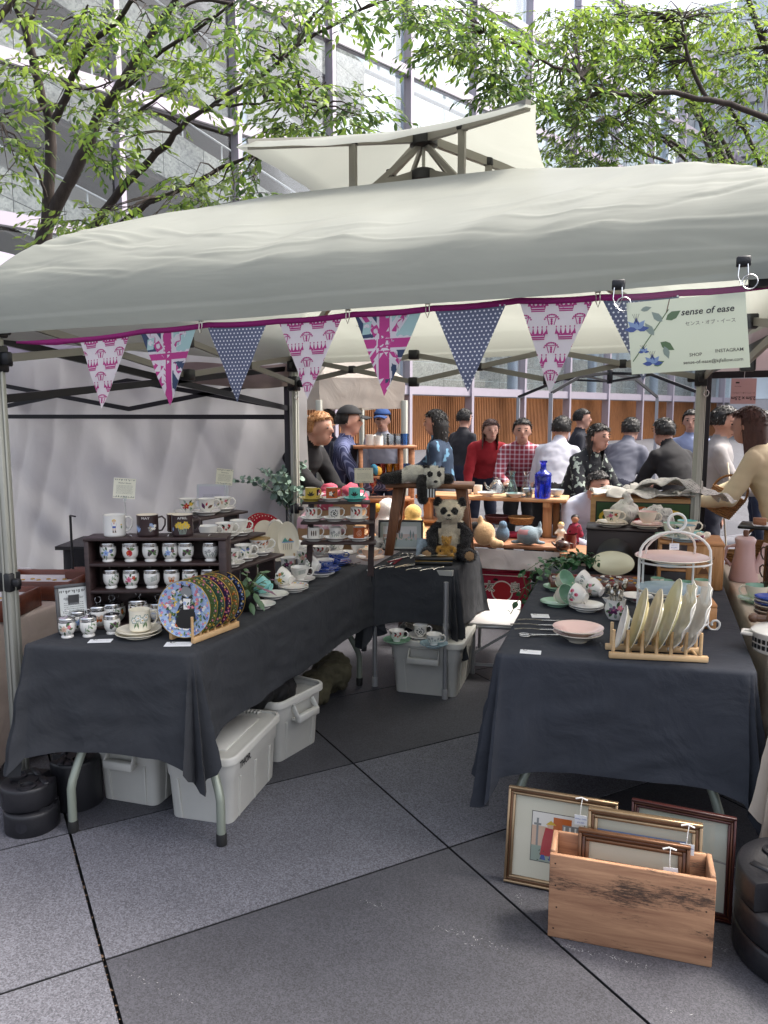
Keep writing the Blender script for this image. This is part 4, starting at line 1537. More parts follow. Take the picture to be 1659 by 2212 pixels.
def crock(kind, p, label, st=None, g=GW, inner=None, turn=.0, tilt=0, sc=1.0, group=None, hnd=True, hturn=0, lid=True, tone=None, name=None, rim=None):
    pr = PROF[kind]
    rot = facing(p, turn)
    Mx = Matrix.Rotation(rot, 4, 'Z') @ Matrix.Rotation(-tilt, 4, 'Y')
    z = p[2]
    if tilt:
        lo = min((Mx @ V((cos(a)*r*sc, sin(a)*r*sc, zz*sc))).z for r, zz in pr for a in [i*pi/8 for i in range(16)])
        z -= lo
    t = thing(name or kind, label, CATS[kind], (p[0], p[1], z+.0004), tuple(Mx.to_euler()), group)
    t.scale = (sc,)*3
    ml = [g, inner or g]
    k = (kind, g.name, inner.name if inner else '')

    def mk():
        b = MB()
        top = max(range(len(pr)), key=lambda i: pr[i][1])
        b.lathe(pr[:top+1], 28, 0, cap=False)
        b.lathe(pr[top:], 28, 1, cap=False)
        return b.mesh('body', ml)
    obj('body', cached(k, mk), t)
    if kind in HND and hnd:
        r, z1, z0, o = HND[kind]

        def mh():
            b = MB()
            b.tube([(r, 0, z1), (r+o*.55, 0, z1+.004), (r+o*.95, 0, z1-.008), (r+o*.9, 0, (z0+z1)/2-.004), (r+o*.5, 0, z0+.002), (prad(pr, z0)-.002, 0, z0)], [.0045, .0038, .0036, .0036, .0036, .0042], 8)
            return b.mesh('handle', g)
        h = obj('handle', cached(('h', kind, g.name), mh), t)
        h.rotation_euler = (0, 0, hturn)
    if kind == 'jug':
        MB().add([(-.034, -.012, .073), (-.034, .012, .073), (-.05, 0, .077), (-.034, 0, .055)], [(0, 1, 2), (0, 2, 3), (2, 1, 3)], 0).build('spout', g, t)
    if kind == 'egg_coddler' and lid:
        def ml_():
            b = MB()
            b.lathe([(.0300, .060), (.0318, .062), (.0318, .068), (.0305, .0685), (.0318, .070), (.0318, .076), (.029, .079), (.012, .082), (.005, .086), (0, .086)], 28)
            return b.mesh('lid', m_chr)
        l = obj('lid', cached('cl', ml_), t)

        def mr():
            return MB().tube([(.0105*cos(a*pi/10), 0, .0965+.0105*sin(a*pi/10)) for a in range(21)], .0013, 6).mesh('ring', m_chr)
        o = obj('ring', cached('cr', mr), l)
        o.rotation_euler = (0, 0, random.uniform(-1, 1))
    if rim is not None:
        top = max(pr, key=lambda e: e[1])
        MB().lathe([(top[0]+.0004, top[1]-.0025), (top[0]+.0006, top[1]+.0004), (top[0]-.002, top[1]+.0005)], 28).build('gilt_rim', rim, t)
    if st:
        zt = max(z_ for _, z_ in pr)
        zc, h = zt*.52, zt*.7
        if kind == 'egg_coddler':
            zc, h = .038, .040
        if kind == 'tea_cup':
            zc, h = .040, .036
        if kind == 'big_cup':
            zc, h = .037, .034
        ks = 1.0 if st in ('band', 'blueall', 'owls', 'bluepattern', 'poppies', 'spots3', 'boy') else 1.15 if st in ('MAY', 'APRIL', 'swirl') else 1.45
        yl, yh = zc+(.008-zc)/ks, zc+(zt-.002-zc)/ks
        d = Decal(lambda x, y, e: (sin(x*ks/.036)*(prad(pr, zc+(y-zc)*ks)+.0005+e), -cos(x*ks/.036)*(prad(pr, zc+(y-zc)*ks)+.0005+e), zc+(y-zc)*ks), .008, [(-.09, yl), (.09, yl), (.09, yh), (-.09, yh)])
        motif(d, st, zc, h, random.Random(label))
        d.build('motif', PM, t)
    return t


def plate_prof(r):
    return [(0, .003), (r*.5, .003), (r*.56, 0), (r*.6, 0), (r*.6, .004), (r*.82, .010), (r, .018), (r*.995, .0205), (r*.80, .0135), (r*.62, .008), (r*.3, .0065), (0, .0065)]


def plate(p, label, r=.072, g=GW, rim=None, inner=None, name='saucer', group=None, rot=0, ring=None):
    t = thing(name, label, name if name != 'side_plate' else 'plate', p, rot, group)
    k = ('pl', r, g.name, inner.name if inner else '')

    def mk():
        pr = plate_prof(r)
        return MB().lathe(pr[:8], 36, 0, cap=False).lathe(pr[7:], 36, 1, cap=False).mesh('dish', [g, inner or g])
    obj('dish', cached(k, mk), t)
    if ring:
        d = Decal(lambda x, y, e: (x, y, .0085+.0118*max(0, hypot(x, y)/r-.62)/.38+.0008+e), None)
        n = int(26*r/.072)
        for i in range(n):
            a = 2*pi*i/n
            d.flower(cos(a)*r*.86, sin(a)*r*.86, r*.07, mi[ring[i % len(ring)]], mi['y'], 5, a)
            d.leaf(cos(a+.1)*r*.84, sin(a+.1)*r*.84, r*.12, r*.06, a+1, mi['g'])
        d.build('motif', PM, t)
    if rim is not None:
        MB().tube([(cos(a*pi/24)*r*.998, sin(a*pi/24)*r*.998, .0195) for a in range(49)], .0012, 5).build('gilt_rim', rim, t)
    return t


def set_(kind, p, d, st=None, sau=(GW,), r=.072, **k):
    """cup and the saucers it stands on, each a thing of its own"""
    z = p[2]
    for i, s_ in enumerate(sau):
        nm = {0: 'saucer', 1: 'upper saucer'}[i] if len(sau) > 1 and i else ('lower saucer' if len(sau) > 1 else 'saucer')
        plate((p[0], p[1], z), nm+' under the '+d, r+(.008 if len(sau) > 1 and i == 0 else 0), s_, group='saucers under cups', inner=k.get('inner_s'), ring=k.get('ring'))
        z += .009
    k.pop('inner_s', None)
    k.pop('ring', None)
    return crock(kind, (p[0], p[1], z), d, st, **k)


# ================================================================= LEFT TABLE
m_dkw = wood('dark stained wood', '2a1c1c', '42302e', .5, 0, 1)
SR = PSI+R(2)
so_ = at(190, 1362, ZL)
sh = thing('display_shelf', 'dark brown open shelf with rows of lidded egg coddlers on the left table', 'shelf', so_, SR)
SW, SD, SH = .557, .125, .374
for z in (.008, .156, .265, SH-.006):
    MB().box((SW/2, SD/2, z), (SW-.03 if z < SH-.02 else SW+.006, SD-.002 if z < SH-.02 else SD+.004, .012)).build('board', m_dkw, sh, bev=.0015)
for x in (.009, SW-.014):
    MB().box((x, SD/2, SH/2-.008), (.018 if x < .1 else .03, SD, SH-.012)).build('side_panel', m_dkw, sh, bev=.0015)
MB().box((SW/2, SD-.002, SH/2), (SW-.02, .006, SH-.02)).build('back_panel', m_dkw, sh)
MS = Matrix.Translation(so_) @ Matrix.Rotation(SR, 4, 'Z')


def onshelf(px, z, y=.05):
    return MS @ V(((px-188)/301*SW, y, z))


row = [(230, .272, 'bluerose', 'with blue flowers, first on the upper shelf'), (278, .272, 'plum', 'with a red plum on the upper shelf'), (321, .272, 'berry', 'with grey brambles, third on the upper shelf'), (364, .272, 'violet', 'with pale violet sprays, fourth on the upper shelf'), (398, .272, 'berry', 'with dark blackberries near the end of the upper shelf'), (451, .272, 'greyflower', 'with grey roses, last on the upper shelf'),
       (234, .163, 'leafy', 'with a green sprig, first on the middle shelf'), (277, .163, 'pinkrose', 'with a pink bouquet on the middle shelf'), (322, .163, 'wheat', 'with wheat ears on the middle shelf'), (365, .163, 'butterfly', 'with a butterfly on the middle shelf'), (405, .163, 'rose', 'half hidden behind the plates on the middle shelf'), (446, .163, 'leafy', 'mostly hidden behind the plates on the middle shelf')]
for (x, z, st, d) in row:
    crock('egg_coddler', onshelf(x, z), 'white egg coddler '+d, st, turn=random.uniform(-.2, .2), group='egg coddlers')
for (x, st, sc, d) in ((233, 'leafy', 1.1, 'large, first on the bottom shelf'), (291, 'brownleaf', 1.3, 'large with fruit, middle of the bottom shelf'), (334, 'blueall', 1.1, 'with blue print at the right of the bottom shelf')):
    crock('egg_coddler', onshelf(x, .015), 'white egg coddler '+d, st, sc=sc, group='egg coddlers')
front = [(146, 1376, 'rose', 1, 'with a dusky rose, leftmost at the front of the left table'), (192, 1374, 'leafy', 1, 'with green sprays, second at the front of the left table'), (243, 1368, 'berry', 1, 'with blackberries, third at the front of the left table'), (170, 1362, 'bluerose', 1.05, 'with blue petals behind the two leftmost ones'), (214, 1356, 'butterfly', 1.2, 'large with a butterfly behind the front row'), (252, 1346, 'yellow', 1.2, 'large and farthest back in the loose cluster')]
for (x, y, st, sc, d) in front:
    crock('egg_coddler', at(x, y, ZL+.002), 'white egg coddler '+d, st, sc=sc, turn=random.uniform(-.3, .3), group='egg coddlers')
p = at(300, 1374, ZL+.002)
plate(p, 'lower cream saucer of the two below the poppy mug', .088, GI)
plate(p+V((0, .003, .011)), 'upper cream saucer of the two below the poppy mug', .085, GI)
crock('mug', p+V((.002, .008, .024)), 'cream mug with a printed row of poppies on two saucers', 'poppies', GI, sc=.95)
crock('mug', at(285, 1356, ZL+.002)+V((0, .09, 0)), 'cream mug with poppies standing behind the front poppy mug', 'poppies', GI, sc=.95, turn=.4)
p = at(344, 1354, ZL+.002)+V((.01, .10, 0))
plate(p, 'deep blue saucer under the blue patterned mug', .08, GBL)
crock('mug', p+V((0, 0, .009)), 'small blue and white patterned mug behind the cat plates', 'bluepattern', GBL, sc=.8)
crock('mug', onshelf(245, SH, .06), 'white mug printed with a boy in blue shorts on top of the shelf', 'boy', GW)
crock('mug', onshelf(316, SH, .06), 'dark brown mug lettered MAY with pale blossoms', 'MAY', GB, inner=GC)
crock('mug', onshelf(391, SH, .06), 'dark brown mug lettered APRIL with yellow daffodils', 'APRIL', GB, inner=GC)
crock('mug', onshelf(362, SH, .105)+MS.to_3x3() @ V((0, .07, 0)), 'black mug standing behind the two brown month mugs', None, GRB, inner=GC, sc=.85)
MB_ = MB().box((SW*.58, SD+.07, SH/2-.02), (.22, .09, SH-.04)).build('riser_block', m_dkw)
MB_.matrix_world = MS
tag(MB_, 'dark wooden block standing directly behind the coddler shelf', 'block')
m_pap = M('card paper', 'e6e3cf', .8, var=.03, vs=4)
m_ink = M('grey ink', '55564e', .8)
m_acr = thin_glass('clear acrylic', (.93, .95, .95), .16)


def printed(d, w, h, lines, top='', seed=0, garland=True):
    """rows of small hand written strokes as on the seller's cards"""
    rnd = random.Random(seed)
    if garland:
        for s_ in (1, -1):
            for i in range(16):
                x = -w*.45+w*.9*i/15
                d.leaf(x, s_*h*.46, h*.09*rnd.uniform(.6, 1.3), h*.03, -s_*pi/2+rnd.uniform(-.5, .5), 0)
    if top:
        d.text(top, 0, h*.26, h*.10, 0, .3)
    for i in range(lines):
        y = h*.13-i*h*.44/lines
        x = -w*.36
        while x < w*.36:
            l = w*rnd.uniform(.02, .06)
            d.rect(x, y, min(x+l, w*.38), y+h*.012, 0)
            x += l+w*.02


def sign_card(p, label, w, h, lean, roll, lines=8, top='', seed=0, stem=.12, grp='explanation cards on clear clips'):
    t = thing('card_sign', label, 'card', p, (lean, 0, facing(p)), grp)
    Rm = Matrix.Rotation(roll, 4, 'Y')
    MB().box((0, 0, 0), (w, .0012, h), 0, Rm).build('card', m_pap, t)
    d = Decal(lambda x, y, e: Rm @ V((x, -.0009-e, y)))
    printed(d, w, h, lines, top, seed)
    d.build('print', m_ink, t)
    MB().tube([(0, .002, -h*.5+.005), (0, .002, -h*.5-stem)], .003, 6).box((0, .002, -h*.5), (.014, .012, .02)).box((0, .002, -h*.5-stem), (.03, .03, .005)).build('clip_stand', m_acr, t)
    return t


p = MS @ V(((258-188)/301*SW, .13, SH+.185))
sign_card(p, 'cream note card on a clear clip above the mug with the boy', .086, .083, -.1, .1, 8, 'Mother Goose', 1)
t = thing('photo_frame', 'grey framed handwritten notice leaning at the left end of the left table', 'frame', at(126, 1371, ZL+.004), (-R(14), 0, facing(at(126, 1371, ZL), .12)))
W_, H_ = .132, .192
for (c, d_) in (((W_/2, 0, .007), (W_, .012, .014)), ((W_/2, 0, H_-.007), (W_, .012, .014)), ((.007, 0, H_/2), (.014, .012, H_-.028)), ((W_-.007, 0, H_/2), (.014, .012, H_-.028))):
    MB().box(c, d_).build('frame_bar', M('grey frame', '4b4b4c', .5), t, bev=.002)
MB().box((W_/2, .002, H_/2), (W_-.028, .003, H_-.028)).build('sheet', M('notice paper', 'dfe2dc', .7), t)
d = Decal(lambda x, y, e: (W_/2+x, -.0008-e, H_/2+y))
printed(d, .1, .16, 9, 'egg coddler', 4)
d.build('print', m_ink, t)
MB().add([(.014, -.003, .014), (W_-.014, -.003, .014), (W_-.014, -.003, H_-.014), (.014, -.003, H_-.014)], [(0, 1, 2, 3)]).build('pane', thin_glass('frame glass', (.97, .97, .97), .1), t)
MB().box((W_/2, .05, H_*.38), (.04, .003, H_*.7), 0, Matrix.Rotation(R(26), 4, 'X')).build('strut', M('grey frame', '4b4b4c', .5), t)


def price_card(p, label, w=.085, h=.05, turn=0, seed=1, grp='price cards lying on the tables'):
    t = thing('price_card', label, 'card', p, PSI+turn, grp)
    MB().box((0, 0, .001), (w, h, .0012)).build('card', M('white card', 'e4e5e6', .8), t)
    d = Decal(lambda x, y, e: (x, y, .0018+e))
    printed(d, w, h, 3, '', seed, False)
    d.leaf(-w*.3, h*.2, w*.2, w*.07, .6, 0).leaf(-w*.3, h*.2, w*.2, w*.07, 1.9, 0)
    d.build('print', m_ink, t)
    return t


price_card(at(217, 1385, ZL+.003), 'price card in front of the three leading coddlers', .085, .045, .1, 2)
price_card(at(386, 1392, ZL+.003), 'price card in front of the cat plates', .10, .055, .05, 3)

# ---- rack of collector plates
m_pine = wood('pale pine', 'c99d68', 'dcb888', .5, 1, 1.2, .08)
A, B = at(396, 1386, ZL+.002), at(488, 1352, ZL+.002)
ax = (B-A).normalized()
RL = (B-A).length
ang = atan2(ax.y, ax.x)-pi/2
rk = thing('plate_rack', 'pale pine plate rack with upright pegs holding cat plates', 'plate rack', A, ang)
for s_ in (-1, 1):
    MB().box((s_*.055, RL/2, .014), (.016, RL+.02, .024)).build('rail', m_pine, rk, bev=.002)
    for k in range(7):
        MB().tube([(s_*.055, .004+RL*k/6-.012, .02), (s_*.055, .004+RL*k/6-.012, .105 if k in (0,) else .085)], .0055, 8).build('peg', m_pine, rk)
MB().tube([(-.055, RL*.2, .012), (.055, RL*.2, .012)], .006, 8).tube([(-.055, RL*.85, .012), (.055, RL*.85, .012)], .006, 8).build('cross_rod', m_pine, rk)
MR = Matrix.Translation(A) @ Matrix.Rotation(ang, 4, 'Z')
tones = [('front', 'a9bddb', 'lbpy'), ('second', '5d7347', 'gyGp'), ('third', '3f5e50', 'Ggpy'), ('fourth', '3b2f52', 'upry'), ('fifth', '77714a', 'yGgo'), ('rearmost', '28304a', 'bkly')]
for k, (w_, hx, pal) in enumerate(tones):
    lc = MR @ V((0, .022+RL*k/6, .124))
    t = thing('collector_plate', w_+' of the six cat plates in the pine rack', 'plate', lc, (R(90)-R(6), 0, ang+.28), 'cat plates in the rack')
    r = .108
    gm = glaze('plate border '+w_, hx)

    def mk():
        pr = plate_prof(r)
        return MB().lathe(pr[:8], 40, 0, cap=False).lathe(pr[7:], 40, 1, cap=False).mesh('dish', [GW, gm])
    obj('dish', mk(), t)
    MB().tube([(cos(a*pi/30)*r, sin(a*pi/30)*r, .020) for a in range(61)], .0014, 6).build('gilt_rim', m_gold, t)
    d = Decal(lambda x, y, e: (x, y, .0078+.0118*max(0, hypot(x, y)/r-.62)/.38+.0008+e), .03, None, .000004)
    rnd = random.Random(k)
    q = lambda c: mi[c]
    for i in range(64):
        a = 2*pi*i/64
        d.flower(cos(a)*r*(.87+.05*(i % 2)), sin(a)*r*(.87+.05*(i % 2)), r*.05, q(pal[i % 4]), q('w'), 5, a)
    if k == 0:
        for i in range(190):
            a, rr = rnd.random()*6.28, r*.78*sqrt(rnd.random())
            x, y = cos(a)*rr, sin(a)*rr
            if i % 2:
                d.leaf(x, y, r*.16, r*.07, rnd.random()*6.3, q('gGcGy'[i % 5]))
            else:
                d.flower(x, y, r*.065, q('wplwp'[i % 5] if y > 0 else 'lbwgl'[i % 5]), q('y'), 5, a)
        dc_ = Decal(lambda x, y, e: d.fn((x-.006)*1.28, (y+.012)*1.28-.004, e+.0026), None, None, .00004)
        # sitting tabby with a white bib
        dc_.poly([(-.022, -.065), (.032, -.068), (.040, -.03), (.034, .01), (.026, .038), (-.002, .038), (-.010, .005), (-.02, -.02)], q('k'))
        for i in range(12):
            dc_.line(-.012+.004*(i % 2), -.055+i*.007, .0-.002*(i % 3), -.051+i*.007, .002, q('e'))
            dc_.line(.022, -.058+i*.007, .036-.0008*i, -.054+i*.007, .002, q('e'))
        dc_.poly([(.004, -.05), (.018, -.05), (.020, -.01), (.024, .022), (.000, .022), (.002, -.01)], q('w'))
        dc_.disc(.010, .043, .0185, q('e'), 14, .0165)
        dc_.poly([(-.006, .050), (.002, .058), (-.005, .068)], q('k')).poly([(.018, .058), (.026, .050), (.026, .068)], q('k'))
        for i in range(5):
            dc_.line(.002+i*.004, .050, .003+i*.0035, .060, .0016, q('k'))
        dc_.disc(.004, .044, .0028, q('y'), 8).disc(.017, .044, .0028, q('y'), 8).disc(.004, .044, .0014, q('k'), 6).disc(.017, .044, .0014, q('k'), 6)
        dc_.disc(.0105, .035, .007, q('w'), 10).poly([(.008, .039), (.013, .039), (.0105, .036)], q('p'))
        dc_.disc(-.004, -.064, .009, q('w'), 10, .006).disc(.014, -.066, .009, q('w'), 10, .006).disc(-.016, -.056, .008, q('o'), 10)
        dc_.build('cat_motif', PM, t)
        for i in range(22):
            d.flower(-.06+.006*i, -.064-.012*rnd.random()-.0*i, .005, q('lwb'[i % 3]), q('y'))
    else:
        for i in range(60):
            a, rr = rnd.random()*6.28, r*.78*sqrt(rnd.random())
            d.leaf(cos(a)*rr, sin(a)*rr, r*.18, r*.08, rnd.random()*6.3, q(pal[i % 4]))
    d.build('motif', PM, t)


# ---- pot plant with striped leaves
def leaf_plant(t, n, h, ll, cols, seed, spread=.09, z0=0, nm='leaf', droop=.5, wid=.5):
    rnd = random.Random(seed)
    for i in range(n):
        a = 2*pi*i/n*2.4+rnd.random()
        rr = spread*sqrt(rnd.random())
        zz = z0+h*rnd.uniform(.25, 1)
        p = V((cos(a)*rr, sin(a)*rr, zz))
        MB().tube([(0, 0, z0), (cos(a)*rr*.4, sin(a)*rr*.4, z0+(zz-z0)*.6), p], .0016, 5).build('stem', cols[1], t)
        b = MB()
        dv = V((cos(a), sin(a), rnd.uniform(-droop, .45)))
        leaf_into(b, p, dv, V((rnd.gauss(0, .3), rnd.gauss(0, .3), 1)).normalized(), ll*rnd.uniform(.7, 1.2), ll*wid, 0)
        b.build(nm, cols[0] if i % 4 else cols[2], t)


m_lf = M('striped leaf', '55734f', .4, var=.25, vs=40)
m_lf2 = M('stem green', '4d6138', .6)
m_lf3 = M('purple leaf', '7a5468', .4, var=.2, vs=40)
t = thing('potted_plant', 'small trailing plant in a black plastic pot beside the cat plates', 'plant', at(527, 1322, ZL+.002)+V((0, .035, 0)))
MB().lathe([(0, 0), (.036, 0), (.046, .062), (.049, .063), (.049, .076), (.046, .076), (.042, .064), (0, .062)], 28).build('pot', m_blk, t)
leaf_plant(t, 30, .10, .062, (m_lf, m_lf2, m_lf3), 4, .085, .066)
for (x, y, z) in ((.07, -.03, .06), (.085, -.02, .03), (.06, -.05, .02)):
    b = MB()
    leaf_into(b, V((x*.7, y, z+.03)), V((x, y, -.08)), V((0, -.4, 1)), .06, .03, 0)
    b.build('leaf', m_lf, t)

# ---- stepped stand along the left rear of the table, three treads
ZA, ZBb, ZCc = 1.09, .995, .90
st1 = thing('tiered_stand', 'dark three tread step stand running back along the left table', 'display stand', (0, 0, 0), 0, 'dark step stands')
for (x0, y0, x1, y1, z) in ((424, 1122, 536, 1103, ZA), (487, 1174, 574, 1150, ZBb), (492, 1234, 614, 1196, ZCc)):
    a, c = at(x0, y0, z), at(x1, y1, z)
    d_ = (c-a).normalized()
    nl = V((-d_.y, d_.x, 0))
    b = MB()
    q = [a-d_*.03, c, c+nl*.14, a-d_*.03+nl*.14]
    b.add([v-V((0, 0, .012)) for v in q]+q, [(3, 2, 1, 0), (4, 5, 6, 7), (0, 1, 5, 4), (1, 2, 6, 5), (2, 3, 7, 6), (3, 0, 4, 7)], 0, False).build('tread', m_dkw, st1, bev=.0015)
    for e in (a+d_*.06, c-d_*.05):
        MB().add([V(e)+nl*.03+V((0, 0, -.012)), V(e)+nl*.12+V((0, 0, -.012)), (e.x+nl.x*.12, e.y+nl.y*.12, ZL+.003), (e.x+nl.x*.03, e.y+nl.y*.03, ZL+.003)]
                 + [V(e)+d_*.014+nl*.03+V((0, 0, -.012)), V(e)+d_*.014+nl*.12+V((0, 0, -.012)), (e.x+nl.x*.12+d_.x*.014, e.y+nl.y*.12+d_.y*.014, ZL+.003), (e.x+nl.x*.03+d_.x*.014, e.y+nl.y*.03+d_.y*.014, ZL+.003)],
                 [(0, 1, 2, 3), (7, 6, 5, 4), (0, 4, 5, 1), (1, 5, 6, 2), (2, 6, 7, 3), (3, 7, 4, 0)], 0, False).build('upright', m_dkw, st1)
for (x, y, z, st, d) in ((409, 1113, ZA, 'red', 'white teacup with red fruit at the near end of the top tread'), (450, 1113, ZA, 'twoleaf', 'white teacup with two maroon leaves on the top tread'), (484, 1106, ZA, 'rose', 'white teacup with a faint sprig, far end of top tread'),
                         (454, 1171, ZBb, None, 'low white cup at the near end of the middle tread'), (490, 1164, ZBb, 'brownleaf', 'white cup with brown figures on the middle tread'), (521, 1157, ZBb, None, 'plain white fluted cup on the middle tread'),
                         (502, 1225, ZCc, 'purple', 'white plum sprayed cup at the near end of the lowest tread'), (532, 1212, ZCc, 'bluerose', 'white cup with blue and pink flowers on the lowest tread'), (566, 1200, ZCc, 'gilt', 'cream cup covered in gilt scrolls on the lowest tread')):
    set_('goblet_cup' if 'maroon' in d or 'fruit' in d else 'tea_cup', at(x+3, y, z+.001)+V((-.03, .02, 0)), d, st, (GW,), .068, sc=1.02 if 'gilt' not in d else 1.15, group='teacups on the left step stand', rim=m_gold if 'gilt' in d else None)
p = at(470, 1100, 1.10)+V((-.03, .12, .0))
sign_card(V((p.x, p.y, 1.10+.155)), 'cream note card on a clear clip above the top tread of the left step stand', .086, .083, -.1, .12, 8, 'Made there', 5)
t = thing('photo_frame', 'small white framed notice behind the cups on the top tread', 'frame', atY(459, 1076, 3.75), (-R(6), 0, PSI))
MB().box((0, .004, 0), (.18, .006, .16)).build('frame_board', m_white, t)
MB().box((0, -.001, 0), (.155, .003, .135)).build('sheet', M('lilac paper', 'cfcbd6', .8), t)
d = Decal(lambda x, y, e: (x, -.0035-e, y))
printed(d, .15, .13, 6, '', 8, False)
d.build('print', m_ink, t)

# ---- second stepped stand, facing the aisle, with nine coffee cans
sx = [(652, 799, 1083, 1.125), (649, 807, 1125, 1.02), (649, 812, 1168, .915)]
st2 = thing('tiered_stand', 'dark three tread stand of coffee cans near the pandas', 'display stand', (0, 0, 0), 0, 'dark step stands')
YS = 4.02
for (x0, x1, y, z) in sx:
    a, c = atD((x0), y, 3.98), atD((x1), y-4, 3.98)
    a.z = c.z = z
    dpt = V((-sin(PSI), cos(PSI), 0))*.11
    q = [a, c, c+dpt, a+dpt]
    MB().add([v-V((0, 0, .012)) for v in q]+q, [(3, 2, 1, 0), (4, 5, 6, 7), (0, 1, 5, 4), (1, 2, 6, 5), (2, 3, 7, 6), (3, 0, 4, 7)], 0, False).build('tread', m_dkw, st2, bev=.0015)
for x in (660, 795):
    a = atD(x, 1100, 4.0)
    MB().bar((a.x, a.y+.03, ZL+.003), (a.x, a.y+.07, 1.113), .012, .03).build('upright', m_dkw, st2)
cans = [(672, 1.125, 3.98, GY, GY, 'blackleaf', 'mustard coffee can with a black leaf on the top tread'), (717, 1.125, 3.98, GO, GW, 'whiteflower', 'rust orange coffee can with white flower on the top tread'), (766, 1.125, 3.98, GTL, GTL, 'blackleaf', 'turquoise coffee can with leaf print, right of the top tread'),
        (673, 1.02, 3.98, GW, GW, 'brownleaf', 'white coffee can with brown blossom, left of the middle tread'), (722, 1.02, 3.98, GW, GW, 'mono', 'white coffee can with black currants in the middle of the middle tread'), (770, 1.02, 3.98, GW, GW, 'brownleaf', 'white coffee can with russet leaves, right of the middle tread'),
        (677, .915, 3.98, GW, GW, 'spots3', 'white coffee can with three brown feather ovals, left of the lowest tread'), (724, .915, 3.98, GW, GW, 'greyflower', 'white coffee can with grey tracery in the middle of the lowest tread'), (775, .915, 3.98, GO, GW, 'swirl', 'orange coffee can with a spiral, right of the lowest tread')]
for (x, z, D_, g_, s_, st, d) in cans:
    p = atD(x, 1100, D_+.055)
    set_('coffee_cup', (p.x, p.y, z+.001), d, st, (s_,), .064, g=g_, inner=GW if g_ != GY else GI, group='coffee cans on the step stand', sc=.98)

# ---- tumbled cups on the left table
tum = [(553, 1262, 'tea_cup', GW, None, 'greyflower', 1.35, 'white cup lying on its side behind the teal cup', (GW,)),
       (588, 1253, 'tea_cup', GW, None, 'purple', 1.45, 'white dark rose cup tilted beyond the teal cup', (GW,)),
       (586, 1290, 'tea_cup', GT, GW, None, 1.3, 'teal cup lying tilted beside the potted plant', (GW,)),
       (630, 1276, 'tea_cup', GW, None, 'yellow', 1.3, 'white bouquet cup tilted right of the teal cup', (GW, GW)),
       (690, 1243, 'tea_cup', GW, None, 'leafy', 1.25, 'white pale green flowered cup tilted at the table edge', (GW,))]
for (x, y, kd, g_, inn, st, tl, d, sau) in tum:
    p = at(x, y, ZL+.002)
    z = p.z
    for i, s_ in enumerate(sau):
        plate((p.x+.01, p.y, z), ('saucer' if len(sau) == 1 else ('lower saucer', 'upper saucer')[i])+' under the '+d, .074, s_, group='saucers under cups', ring='ply' if 'bouquet' in d else None)
        z += .009
    crock(kd, (p.x, p.y, z+.005), d, st, g_, inn, turn=-.45, tilt=tl, hturn=2.4, group='cups lying on their sides', sc=1.08)
upr = [(622, 1231, 'goblet_cup', 'purple', 1.05, 'white fluted cup with roses standing behind the bouquet cup', ()), (656, 1217, 'beaker', 'rose', 1.1, 'white beaker with a brown rose spray in the cup row', ()), (648, 1256, 'tea_cup', 'wheat', 1.1, 'white cup with a faint green sprig, upright near the table edge', (GW,)),
       (702, 1236, 'big_cup', 'blueall', .95, 'blue transfer printed cup nearer the table edge', (GBL, GBL)), (727, 1219, 'big_cup', 'blueall', .95, 'blue transfer printed cup behind the first blue cup', (GBL, GBL)),
       (690, 1201, 'tea_cup', 'brownleaf', 1, 'white cup with brown fern behind the blue cups', ()), (774, 1197, 'tea_cup', None, 1, 'plain white cup left of the peach soup cup', ()), (809, 1190, 'tea_cup', None, .95, 'small white cup behind the peach soup cup', ())]
for (x, y, kd, st, sc, d, sau) in upr:
    set_(kd, at(x, y, ZL+.002), d, st, sau, .08, sc=sc, g=GBL if 'blue transfer' in d else GW, inner=GW, group='upright cups on the left table')
for (x, y, d, st) in ((662, 1199, 'white cup tipped over at the back of the left table', None), (738, 1198, 'white cup tipped over beside the creamers', 'leafy')):
    p = at(x, y, ZL+.002)
    if x > 700:
        plate((p.x+.03, p.y, p.z), 'saucer under the '+d, .07, GW, group='saucers under cups')
        p.z += .012
    crock('tea_cup', p, d, st, tilt=1.5, turn=-.7, hturn=2.4, group='cups lying on their sides')
crock('jug', at(700, 1191, ZL+.002), 'low white creamer behind the blue cups', None, sc=.9)
crock('jug', at(770, 1186, ZL+.002), 'brown and white creamer behind the plain cup', 'brownleaf', inner=GO, sc=1)
crock('jug', at(815, 1188, ZL+.002), 'tall white jug nearest the wooden stool', 'greyflower', sc=1.15)
p = at(800, 1209, ZL+.002)
plate(p, 'peach saucer under the two handled soup cup', .085, GPC, inner=GC)
t = crock('big_cup', p+V((0, 0, .010)), 'peach soup cup with two handles by the cutlery', None, GPC, inner=GC)
h = obj('handle', CACHE[('h', 'big_cup', GPC.name)], t)
h.rotation_euler = (0, 0, pi)
plate(at(566, 1312, ZL+.002), 'small leaf shaped dish at the table edge by the potted plant', .062, GW, group=None, name='dish')

